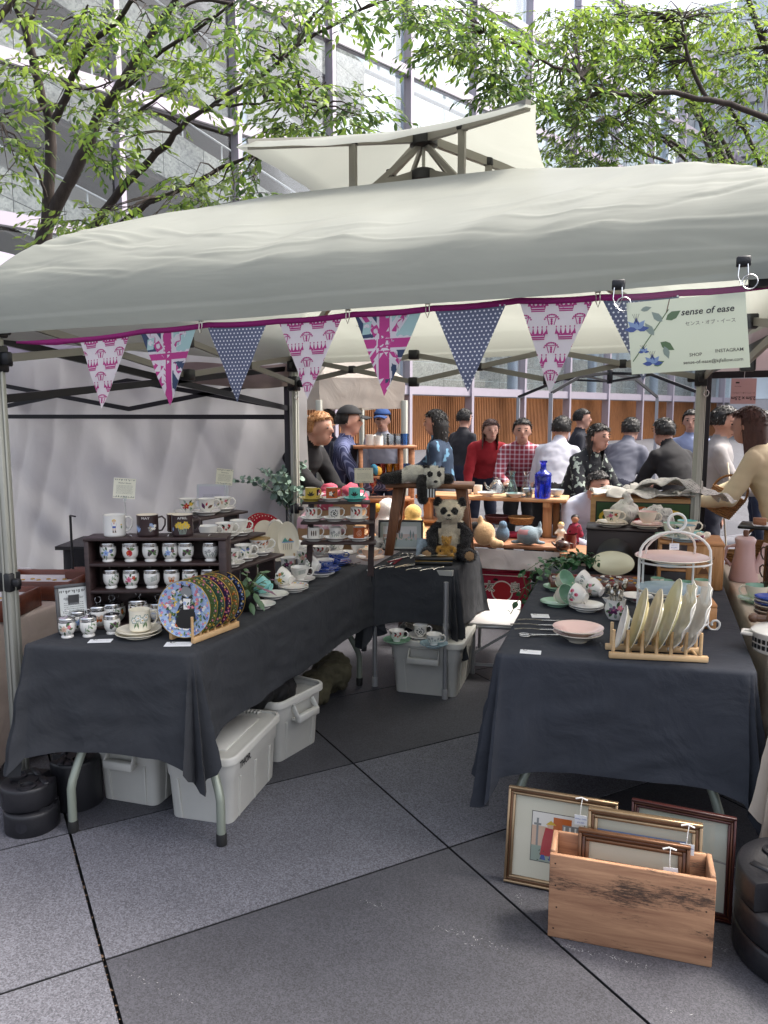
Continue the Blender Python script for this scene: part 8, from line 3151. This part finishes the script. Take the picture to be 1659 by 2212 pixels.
# little shelf with glasses at the left
SC = atD(830, 1080, 6.2)
gs = thing('glass_shelf', 'small two tier wooden shelf of drinking glasses behind the stool', 'shelf', (SC.x, SC.y, .62), PSI+R(4))
m_wsh = wood('shelf timber', '8a583a', 'b5805a', .55, 0, 1)
for (z, w, y) in ((.70, .50, 0), (.46, .45, -.01), (.28, .46, 0)):
    MB().box((0, y, z), (w, .22, .022)).build('board', m_wsh, gs, bev=.002)
for x in (-.19, .13, .22):
    for y in (-.085, .085):
        MB().box((x, y, .35), (.03, .028, .68)).build('post', m_wsh, gs, bev=.002)
MB().box((.0, .12, .14), (.5, .03, .28)).build('back_board', m_wsh, gs)
MS2 = Matrix.Translation((SC.x, SC.y, .62)) @ Matrix.Rotation(PSI+R(4), 4, 'Z')
colr = {'clear': m_cg, 'amber': thin_glass('amber glassware', (.95, .72, .2), .2), 'blue': thin_glass('blue glassware', (.5, .7, .95), .2), 'red': thin_glass('red glassware', (.85, .25, .15), .2)}
tum_ = cached('tumbler', lambda: MB().lathe([(0, 0), (.027, 0), (.031, .095), (.0295, .095), (.0255, .006), (0, .006)], 18).mesh('body', m_cg))
for (x, z, c, d) in ((-.0, .711, 'clear', 'clear tumbler first on the top of the little shelf'), (.055, .711, 'clear', 'clear tumbler second on the top of the little shelf'), (.11, .711, 'clear', 'clear tumbler third on the top of the little shelf'), (.165, .711, 'blue', 'blue tinted tumbler at the end of the top of the little shelf'),
                     (-.08, .471, 'red', 'red striped glass on the middle board of the little shelf'), (-.02, .471, 'red', 'second red striped glass on the middle board'), (.04, .471, 'amber', 'amber glass in the middle of the little shelf'), (.10, .471, 'amber', 'second amber glass on the middle board'), (.155, .471, 'blue', 'blue glass at the right of the middle board'), (.205, .471, 'blue', 'outermost blue glass on the middle board')):
    t = thing('tumbler', d, 'glass', MS2 @ V((x, -.03, z)), 0, 'glasses on the little shelf')
    o = obj('body', tum_.copy(), t)
    o.data.materials[0] = colr[c]
crock('mug', MS2 @ V((-.11, -.03, .711)), 'white mug upside down on the little shelf', None, GW, hnd=False)
crock('mug', MS2 @ V((-.05, -.05, .711)), 'second white mug beside the first on the little shelf', None, GW, hnd=False, sc=.9)
p = MS2 @ V((-.06, -.09, .471))
t = thing('toy_bird', 'little blue and yellow toy bird on the middle board of the shelf', 'soft toy', p, facing(p))
b = MB().ball((0, 0, .04), .04, 12, sc=(1, .8, 1)).ball((-.03, 0, .075), .025, 10)
obj('body', colour(fuse(b, .007, 3), [M('blue felt', '3f86a3', .9), M('yellow felt', 'c99a3c', .9)], lambda c: int(c.x > .0)), t)
p = atD(786, 1027, 5.0)
sign_card(p, 'cream note card on a clear clip above the coffee can stand', .122, .098, -.05, -.02, 6, '', 22, .14)
t = thing('goblet', 'ruby and amber stemmed glass beside the note card', 'goblet', atD(806, 1058, 5.9)+V((0, 0, -.03)), 0)
MB().lathe([(0, 0), (.03, 0), (.005, .008), (.005, .05), (.028, .07), (.03, .12), (.028, .12), (.024, .072), (0, .06)], 18).build('body', colr['red'], t)
st_ = thing('stall_counter', 'neighbouring stall counter covered in pale cloth behind the coffee cans', 'counter', (0, 0, 0))
q0, q1_ = V((-2.62, 5.32, 0)), V((-1.98, 5.32, 0))
MB().box((-2.2, 5.95, .33), (1.1, 1.1, .60)).build('counter', m_wht, st_, bev=.02)
MB().box((-2.2, 5.95, .646), (1.14, 1.14, .03)).build('top_board', m_bw, st_, bev=.003)
for (x, y, D_, r, c, d) in ((838, 1100, 5.6, .11, 'e0ddd8', 'white fluffy round plush behind the stool leg'), (892, 1108, 5.7, .09, 'c9a25a', 'golden yellow plush seen between the stool legs')):
    p = atD(x, y, D_)
    t = thing('soft_toy', d, 'soft toy', (p.x, p.y, .66), facing(p), 'plush toys on the platform')
    b = MB().ball((0, 0, r*.9), r, 16).ball((0, -.0, r*2.1), r*.75, 14)
    me = colour(fuse(b, .012, 4), [M('plush '+c, c, .95, var=.1, vs=20, bump=.6, bs=120, sheen=.3)], lambda c: 0)
    obj('body', me, t)
    if 'white' in d:
        MB().ball((-.08, -.03, r*2.2), .035, 10).build('beak', M('yellow felt', 'c99a3c', .9), t)
for (x, y, D_, c, d, sc) in ((735, 1075, 5.2, 'b34a5e', 'red and pink printed cloth heap behind the coffee can stand', 1.0), (700, 1130, 5.2, 'c9a3ab', 'pink blanket heap behind the middle tread', 1.1), (748, 1140, 5.3, 'd6c8c6', 'pale folded cloth behind the lowest tread', 1.0)):
    p = atD(x, y, D_)
    b = MB()
    for k in range(8):
        b.ball((random.uniform(-.13, .13), random.uniform(-.08, .08), random.uniform(.0, .06)), .07, 10)
    o = obj('cloth_heap', colour(fuse(b, .012, 3, .015, 16), [pattern('heap '+c, c, 'd9cfcb', 'floral', 14)], lambda c_: 0))
    o.location = (p.x, p.y, p.z-.03)
    tag(o, d, 'cloth')
    MB().box((0, 0, -(p.z-.03-.66)/2-.0), (.3, .2, max(.02, p.z-.03-.66))).build('carton', M('carton', '9b7a58', .8), o)
o = obj('toy_dog', colour(fuse(MB().ball((0, 0, 0), .045, 14, sc=(1.1, 1, .9)).ball((.04, -.02, -.012), .022, 10).ball((-.02, .01, .035), .016, 8), .006, 3, .002, 60), [m_fw, m_fb], lambda c: int(c.x > .055 or c.z > .04)))
o.location = at(590, 1140, .90)+V((-.04, .1, .0))
tag(o, 'white plush puppy head peeping over the spotted plates', 'soft toy')
MB().ball((0, .02, -.09), .06, 12, sc=(1, .8, 1.6)).build('torso', m_fw, o)

# red produce box and brown carton under the platform
rbx = thing('produce_box', 'red printed cardboard produce box with green characters below the platform', 'box', (-1.36, 5.72, 0), R(5))
m_rc = M('red card', 'a3173a', .7, var=.06, vs=5)
MB().box((.19, .14, .185), (.40, .28, .37)).build('body', m_rc, rbx, bev=.003)
MB().box((.09, .13, .379), (.2, .27, .008), 0, Matrix.Rotation(R(6), 4, 'Y')).build('flap', m_rc, rbx)
MB().box((.29, .13, .359), (.2, .27, .008), 0, Matrix.Rotation(R(-5), 4, 'Y')).build('flap', m_rc, rbx)
d = Decal(lambda x, y, e: (x, -.0012-e, y))
gm_ = 'g'
d.rect(.005, .342, .375, .348, mi['w']).disc(.19, .22, .085, mi['w'], 24).disc(.19, .22, .075, mi['r'], 24)
d.text('良', .29, .25, .085, mi['w'], bold=.06).text('良', .29, .25, .085, mi['G'], bold=.01).text('太', .09, .25, .085, mi['w'], bold=.06).text('太', .09, .25, .085, mi['G'], bold=.01)
d.disc(.14, .31, .02, mi['k'], 12, .010)
d.build('print', PM, rbx)
o = MB().box((0, 0, .12), (.3, .3, .24)).build('carton', M('carton', '9b7a58', .8), bev=.003)
o.location = (-.72, 5.3, 0)
tag(o, 'brown carton on the floor under the camping table', 'carton')
o = MB().box((0, 0, .15), (.4, .25, .30)).build('dark_carton', M('dark carton', '4e3a33', .8, var=.1), bev=.003)
o.location = (-1.5, 4.95, 0)
tag(o, 'printed dark carton behind the tub under the pandas', 'carton')

# crate of newspapers behind the dark box
nc = thing('fruit_crate', 'painted fruit crate heaped with old newspapers behind the dark box', 'crate', (-.44, 4.78, .84), R(5))
MB().box((.30, .008, .12), (.60, .016, .24)).build('front_board', wood('fruit crate wood', 'a97d4f', 'cfa36e', .6, 0, 1), nc, bev=.002)
for (c, d_) in (((.30, .25, .12), (.60, .016, .24)), ((.008, .13, .12), (.016, .22, .24)), ((.592, .13, .12), (.016, .22, .24)), ((.30, .13, .01), (.57, .22, .012))):
    MB().box(c, d_).build('board', m_bw, nc, bev=.002)
d = Decal(lambda x, y, e: (x, -.0012-e, y))
d.rect(.03, .03, .57, .215, mi['k']).rect(.036, .036, .564, .209, mi['G']).disc(.15, .12, .10, mi['y'], 18, .055).disc(.45, .12, .10, mi['y'], 18, .055).disc(.15, .12, .08, mi['G'], 18, .035).disc(.45, .12, .08, mi['G'], 18, .035).disc(.30, .07, .10, mi['r'], 20, .05).disc(.30, .16, .05, mi['o'], 14, .03)
for i in range(24):
    d.disc(.2+.2*((i*37) % 24)/24, .10+.09*((i*53) % 24)/24, .004, mi['w'], 6)
d.build('label_print', PM, nc)
stn = MB().box((0, 0, .42), (.62, .28, .83)).build('pedestal', m_trunk, bev=.004)
stn.matrix_world = Matrix.Translation((-.44, 4.78, 0)) @ Matrix.Rotation(R(5), 4, 'Z') @ Matrix.Translation((.30, .13, 0))
tag(stn, 'dark pedestal box that carries the newspaper crate', 'box')


def newsprint():
    if 'newsprint' in MC:
        return MC['newsprint']
    m = M('newsprint', 'd5d1c9', .9)
    N, L = m.node_tree.nodes, m.node_tree.links
    b = N['Principled BSDF']
    tc = N.new('ShaderNodeTexCoord')
    br_ = N.new('ShaderNodeTexBrick')
    br_.inputs['Scale'].default_value = 34
    br_.inputs['Mortar Size'].default_value = .035
    br_.inputs['Color1'].default_value = (.12, .12, .12, 1)
    br_.inputs['Color2'].default_value = (.55, .53, .5, 1)
    br_.inputs['Mortar'].default_value = (.66, .64, .6, 1)
    L.new(tc.outputs['Object'], br_.inputs['Vector'])
    n = N.new('ShaderNodeTexNoise')
    n.inputs['Scale'].default_value = 7
    L.new(tc.outputs['Object'], n.inputs['Vector'])
    r = N.new('ShaderNodeValToRGB')
    r.color_ramp.elements[0].position = .48
    r.color_ramp.elements[1].position = .54
    L.new(n.outputs[0], r.inputs[0])
    mx = N.new('ShaderNodeMix')
    mx.data_type = 'RGBA'
    mx.inputs[6].default_value = (.64, .62, .57, 1)
    ml = N.new('ShaderNodeMath')
    ml.operation = 'MULTIPLY'
    ml.inputs[1].default_value = .75
    L.new(r.outputs[0], ml.inputs[0])
    L.new(ml.outputs[0], mx.inputs[0])
    L.new(br_.outputs[0], mx.inputs[7])
    L.new(mx.outputs[2], b.inputs['Base Color'])
    return m


for (x, y, z, w, dd_, a, sd_, lab) in ((.18, .10, .26, .36, .26, .1, 1, 'crumpled newspaper at the left of the crate top'), (.44, .12, .275, .40, .28, -.2, 2, 'crumpled newspaper peaking in the middle of the crate'), (.62, .10, .265, .36, .24, .35, 3, 'newspaper sheet drooping over the right end of the crate'), (.34, .06, .25, .5, .22, 0, 4, 'folded newspaper lying lowest on the crate')):
    b = MB()
    b.grid(lambda u, v: ((u-.5)*w, (v-.5)*dd_, .07*abs(nz(u*2.2+sd_*7, v*2.2))+.035*nz(u*5, v*5, sd_)+.05*sin(u*pi)*(sd_ == 2)-.05*max(0, u-.75)*(sd_ == 3)*4), 30, 22)
    o = b.build('newspaper', newsprint(), solid=.001)
    o.matrix_world = Matrix.Translation((-.44, 4.78, .84)) @ Matrix.Rotation(R(5), 4, 'Z') @ Matrix.Translation((x, y, z)) @ Matrix.Rotation(a, 4, 'Z')
    tag(o, lab, 'newspaper', 'old newspapers')
b = MB()
for k in range(9):
    b.ball((random.uniform(-.14, .14), random.uniform(-.05, .05), random.uniform(0, .05)), .06, 10)
o = obj('newspaper_bundle', colour(fuse(b, .011, 2, .022, 18), [newsprint()], lambda c: 0))
o.location = (-.13, 4.53, .985)
tag(o, 'crumpled newspaper wrapping heaped behind the pink lined cup', 'newspaper')
o = obj('newspaper_twist', colour(fuse(MB().ball((0, 0, .03), .04, 10).ball((.01, 0, .08), .03, 10).ball((.0, 0, .12), .026, 10), .008, 2, .012, 30), [newsprint()], lambda c: 0))
o.location = (-.22, 4.54, 1.0)
tag(o, 'upright twist of newspaper behind the magnolia cup', 'newspaper')
# support below the newspaper heap
o = MB().box((-.15, 4.56, .48), (.46, .16, .96)).build('stacked_box', m_trunk, bev=.004)
tag(o, 'dark box standing behind the upturned box on the floor', 'box')

# ================================================================= RIGHT NEIGHBOUR'S STALL
RN = [(.37, 2.66), (1.2, 2.62), (1.2, 4.75), (.30, 4.75)]
cloth('cream linen cloth over the crockery table at the right edge', RN, .722, [.38, .4, .4, .42], m_crm, 15, None, flare=.03)
folding_table('table under the cream linen cloth at the right edge', RN, .72, 'stall tables', m_silv)
m_pnk = glaze('pink stoneware', 'c3a3a0', .3)
p = V((.385, 4.3, .725))
t = thing('coffee_pot', 'tall tapered pink stoneware coffee pot at the right edge', 'coffee pot', p, facing(p))
MB().lathe([(0, 0), (.070, 0), (.072, .006), (.05, .13), (.046, .19), (.052, .215), (.046, .222), (0, .224)], 30).build('body', m_pnk, t)
MB().lathe([(.046, .222), (.04, .228), (.012, .230)], 24).lathe([(.010, .228), (.014, .25), (.012, .262), (0, .263)], 14, 1).build('lid', [m_pnk, wood('knob wood', '5a3c2e', '7d5640', .5, 2)], t)
MB().tube([(-.045, 0, .18), (-.085, 0, .17), (-.095, 0, .11), (-.062, 0, .07)], [.009, .008, .008, .009], 10).build('handle', m_pnk, t)
MB().tube([(.05, 0, .05), (.075, 0, .11), (.095, 0, .20)], [.03, .02, .012], 12).build('spout', m_pnk, t)
p0 = V((.47, 3.85, .725))
for k, n_ in enumerate(('lowest', 'middle', 'topmost')):
    crock('mug', p0+V((0, 0, .084*k)), n_+' of the stacked dark brown owl eye patterned mugs', 'owls', GRB, sc=1.0, turn=2.6, group='stacked brown mugs')
set_('tea_cup', V((.40, 3.80, .725)), 'pale cup with green lining at the right stall', None, (GG,), .08, g=GC, inner=GG, turn=pi, sc=1.15)
for k in range(7):
    plate((.43, 3.55, .725+.011*k), ['lowest', 'second', 'third', 'fourth', 'fifth', 'sixth', 'topmost'][k]+' of the stacked small plates at the right stall', .065, [GRB, GC][k % 2] if k < 4 else [GBL, GW][k % 2], name='side_plate', group='plate stack at the right stall')
p = V((.445, 3.28, .725))
t = thing('teapot', 'brown and cream stoneware teapot with a round side knob', 'teapot', p, facing(p))
m_bst = glaze('brown stoneware', '6f5241', .35)
MB().lathe([(0, 0), (.05, 0), (.062, .03), (.058, .085), (.045, .1), (0, .102)], 26).build('body', m_bst, t)
MB().tube([(-.055, 0, .05), (-.10, 0, .05)], [.016, .014], 12).ball((-.105, 0, .05), .02, 12).build('side_handle', m_bst, t)
MB().tube([(.04, 0, .09), (.03, -.0, .13), (-.03, 0, .13), (-.04, 0, .09)], .008, 8).build('top_handle', GC, t)
p = V((.405, 3.02, .725))
t = thing('casserole', 'white enamel casserole dish with black printed squares and lid', 'casserole', p, facing(p))
MB().lathe([(0, 0), (.085, 0), (.092, .008), (.095, .07), (.098, .072)], 36).build('body', GW, t)
MB().lathe([(.099, .072), (.100, .077), (.085, .088), (.02, .10), (.02, .112), (0, .113)], 36).build('lid', GW, t)
MB().tube([(-.09, -.025, .058), (-.125, -.02, .058), (-.125, .02, .058), (-.09, .025, .058)], .008, 8).build('handle', GW, t)
d = Decal(lambda x, y, e: (sin(x/.095)*(.0975+e), -cos(x/.095)*(.0975+e), y), .01)
for i in range(-6, 7):
    for q in range(2):
        d.rect(i*.018-.006, .018+q*.022, i*.018+.006, .034+q*.022, mi['k'])
d.build('motif', PM, t)
crock('jug', V((.52, 3.42, .725)), 'cream jug half hidden at the right edge', None, GC, sc=1.3)
# tray table, baskets, hanging basket
tt = thing('tray_table', 'black tray table with papers in front of the cream jacket', 'table', (.60, 5.1, 0), R(-10))
MB().box((0, 0, .905), (.36, .26, .016)).build('tray', m_blf, tt, bev=.003)
MB().box((-.02, .03, .45), (.05, .05, .9)).build('post', m_bsk, tt)
MB().box((0, 0, .01), (.3, .24, .02)).build('base', m_blf, tt)
for k in range(5):
    o = MB().box((0, 0, .0015), (.10, .14, .002)).build('paper_sheet', M('white card', 'e4e5e6', .8))
    o.location = (.54+.035*k, 5.08+.01*k, .914+.003*k)
    o.rotation_euler = (0, 0, .3*k)
    tag(o, ['lowest', 'second', 'third', 'fourth', 'topmost'][k]+' white paper sheet fanned on the black tray', 'paper', 'papers on the black tray')
o = MB().box((0, 0, .02), (.07, .05, .04)).build('card_box', m_old, bev=.003)
o.location = (.52, 5.02, .925)
tag(o, 'small brown card box on the black tray', 'box')
bt2 = thing('low_table', 'low brown table of wicker baskets behind the pink coffee pot', 'table', (.46, 5.2, 0), R(-6))
MB().box((.15, .1, .66), (.5, .5, .025)).build('tabletop', m_old, bt2)
for x in (-.05, .35):
    for y in (-.1, .3):
        MB().box((x, y, .32), (.04, .04, .65)).build('leg', m_old, bt2)
for (x, y, r, h_, d) in ((.42, 5.15, .075, .06, 'shallow wicker basket at the left of the low brown table'), (.56, 5.25, .09, .11, 'deep wicker basket in the middle of the low brown table'), (.70, 5.12, .08, .07, 'round woven basket at the right of the low brown table')):
    basket((x, y, .675), d, r, h_, m_bsk, 'deep' in d)
p = atD(1548, 1092, 5.2)
hb_ = basket((p.x, p.y, p.z-.05), 'wicker basket held tilted beside the black tent leg', .11, .16, m_bsk, True)
hb_.rotation_euler = (0, R(28), 0)
o = MB().tube([tuple(atD(1572, 1000, 5.4)), tuple(atD(1578, 1060, 5.3)), tuple(atD(1564, 1120, 5.3)), tuple(atD(1570, 1200, 5.3)), tuple(atD(1585, 1260, 5.2))], .006, 6).build('strap', M('cream strap', 'cfc6b4', .8))
tag(o, 'long cream strap dangling from the navy trousered visitor', 'strap')
b = MB()
for k in range(7):
    b.ball((random.uniform(-.05, .05), random.uniform(-.04, .04), random.uniform(-.2, .08)), .07, 10)
o = obj('plastic_bag', colour(fuse(b, .011, 4, .012, 16), [fabric('white carrier bag', 'd6d4dc', .3, .4, .6, 9)], lambda c: 0))
o.location = atD(1487, 1110, 5.6)
tag(o, 'white carrier bag hanging beside the newspaper crate', 'bag')

# ================================================================= LEFT NEIGHBOUR'S STALL
LN = [(-3.6, 2.05), (-2.62, 2.22), (-2.66, 3.0), (-3.6, 2.9)]
cloth('pale peach cloth over the trays at the left edge', LN, .702, [.62, .60, .4, .4], fabric('peach cloth', 'c4b3a8', .1, .85, .3, 7, .04), 21, None, flare=.04)
for (x, y, d, w) in ((-2.80, 2.48, 'dark wood display tray with white lining nearest the tent leg', .34), (-2.86, 2.86, 'dark wood display tray behind the nearest one', .40)):
    t = thing('display_tray', d, 'tray', (x, y, .705), R(18), 'display trays at the left edge')
    for (c, d_) in (((0, -.14, .045), (w, .014, .09)), ((0, .14, .045), (w, .014, .09)), ((-w/2+.007, 0, .045), (.014, .266, .09)), ((w/2-.007, 0, .045), (.014, .266, .09))):
        MB().box(c, d_).build('side', m_mah, t, bev=.002)
    MB().box((0, 0, .06), (w-.03, .264, .01)).build('lining', m_wht, t)
    for k in range(6):
        MB().tube([(-.1+.04*k+.010*cos(a), .02*(k % 2)+.010*sin(a), .068) for a in range(7)], .002, 5).build('ring', m_gold, t)
o = MB().box((0, 0, .05), (.16, .12, .10)).build('brown_box', M('brown card', '5a2f22', .7, var=.1), bev=.003)
o.matrix_world = Matrix.Translation((-2.72, 3.0, .71)) @ Matrix.Rotation(R(20), 4, 'Z')
tag(o, 'brown card box behind the display trays', 'box')
o = MB().tube([(-2.78, 2.98, .71), (-2.78, 2.98, 1.08)], .006, 8).lathe([(.05, 0), (.05, .01), (0, .012)], 16, 0, Matrix.Translation((-2.78, 2.98, .705))).tube([(-2.78, 2.98, 1.08), (-2.73, 2.96, 1.08)], .004, 6).build('jewellery_stand', m_blk)
tag(o, 'thin black jewellery stand behind the display trays', 'stand')
dk = thing('draped_stand', 'tall stand draped in black cloth at the left behind the notice frame', 'stand', (-2.98, 3.42, 0), R(18))
MB().grid(lambda u, v: ((.25+.03*sin(u*40)*(1-v)+.03*(1-v))*cos(2*pi*u)*.8, (.20+.03*sin(u*40)*(1-v))*sin(2*pi*u), 0.84*v+.02), 90, 12, 0, True).build('drape', blk, dk)
MB().box((0, 0, .86), (.36, .36, .02)).build('top', m_blk, dk)
# maker's print on the back slope of the tent, read from behind
bk_ = Decal(lambda x, y, e: V((-1.72+x, 4.52+y*.55, 2.165-y*.32))+V((0, -.03, -.035))-V((0, 0, e)), None)
bk_.text('M', 0, 0, .13, 0, .3, bold=.03, mirror=True).text('ip.', -.12, .03, .06, 0, .2, bold=.01, mirror=True)
bk_.poly([(-.07, -.07), (.02, -.07), (-.02, -.11)]).rect(-.03, -.068, .10, -.055)
bk_.build('maker_print', M('ink', '2b2527', .8), tent)
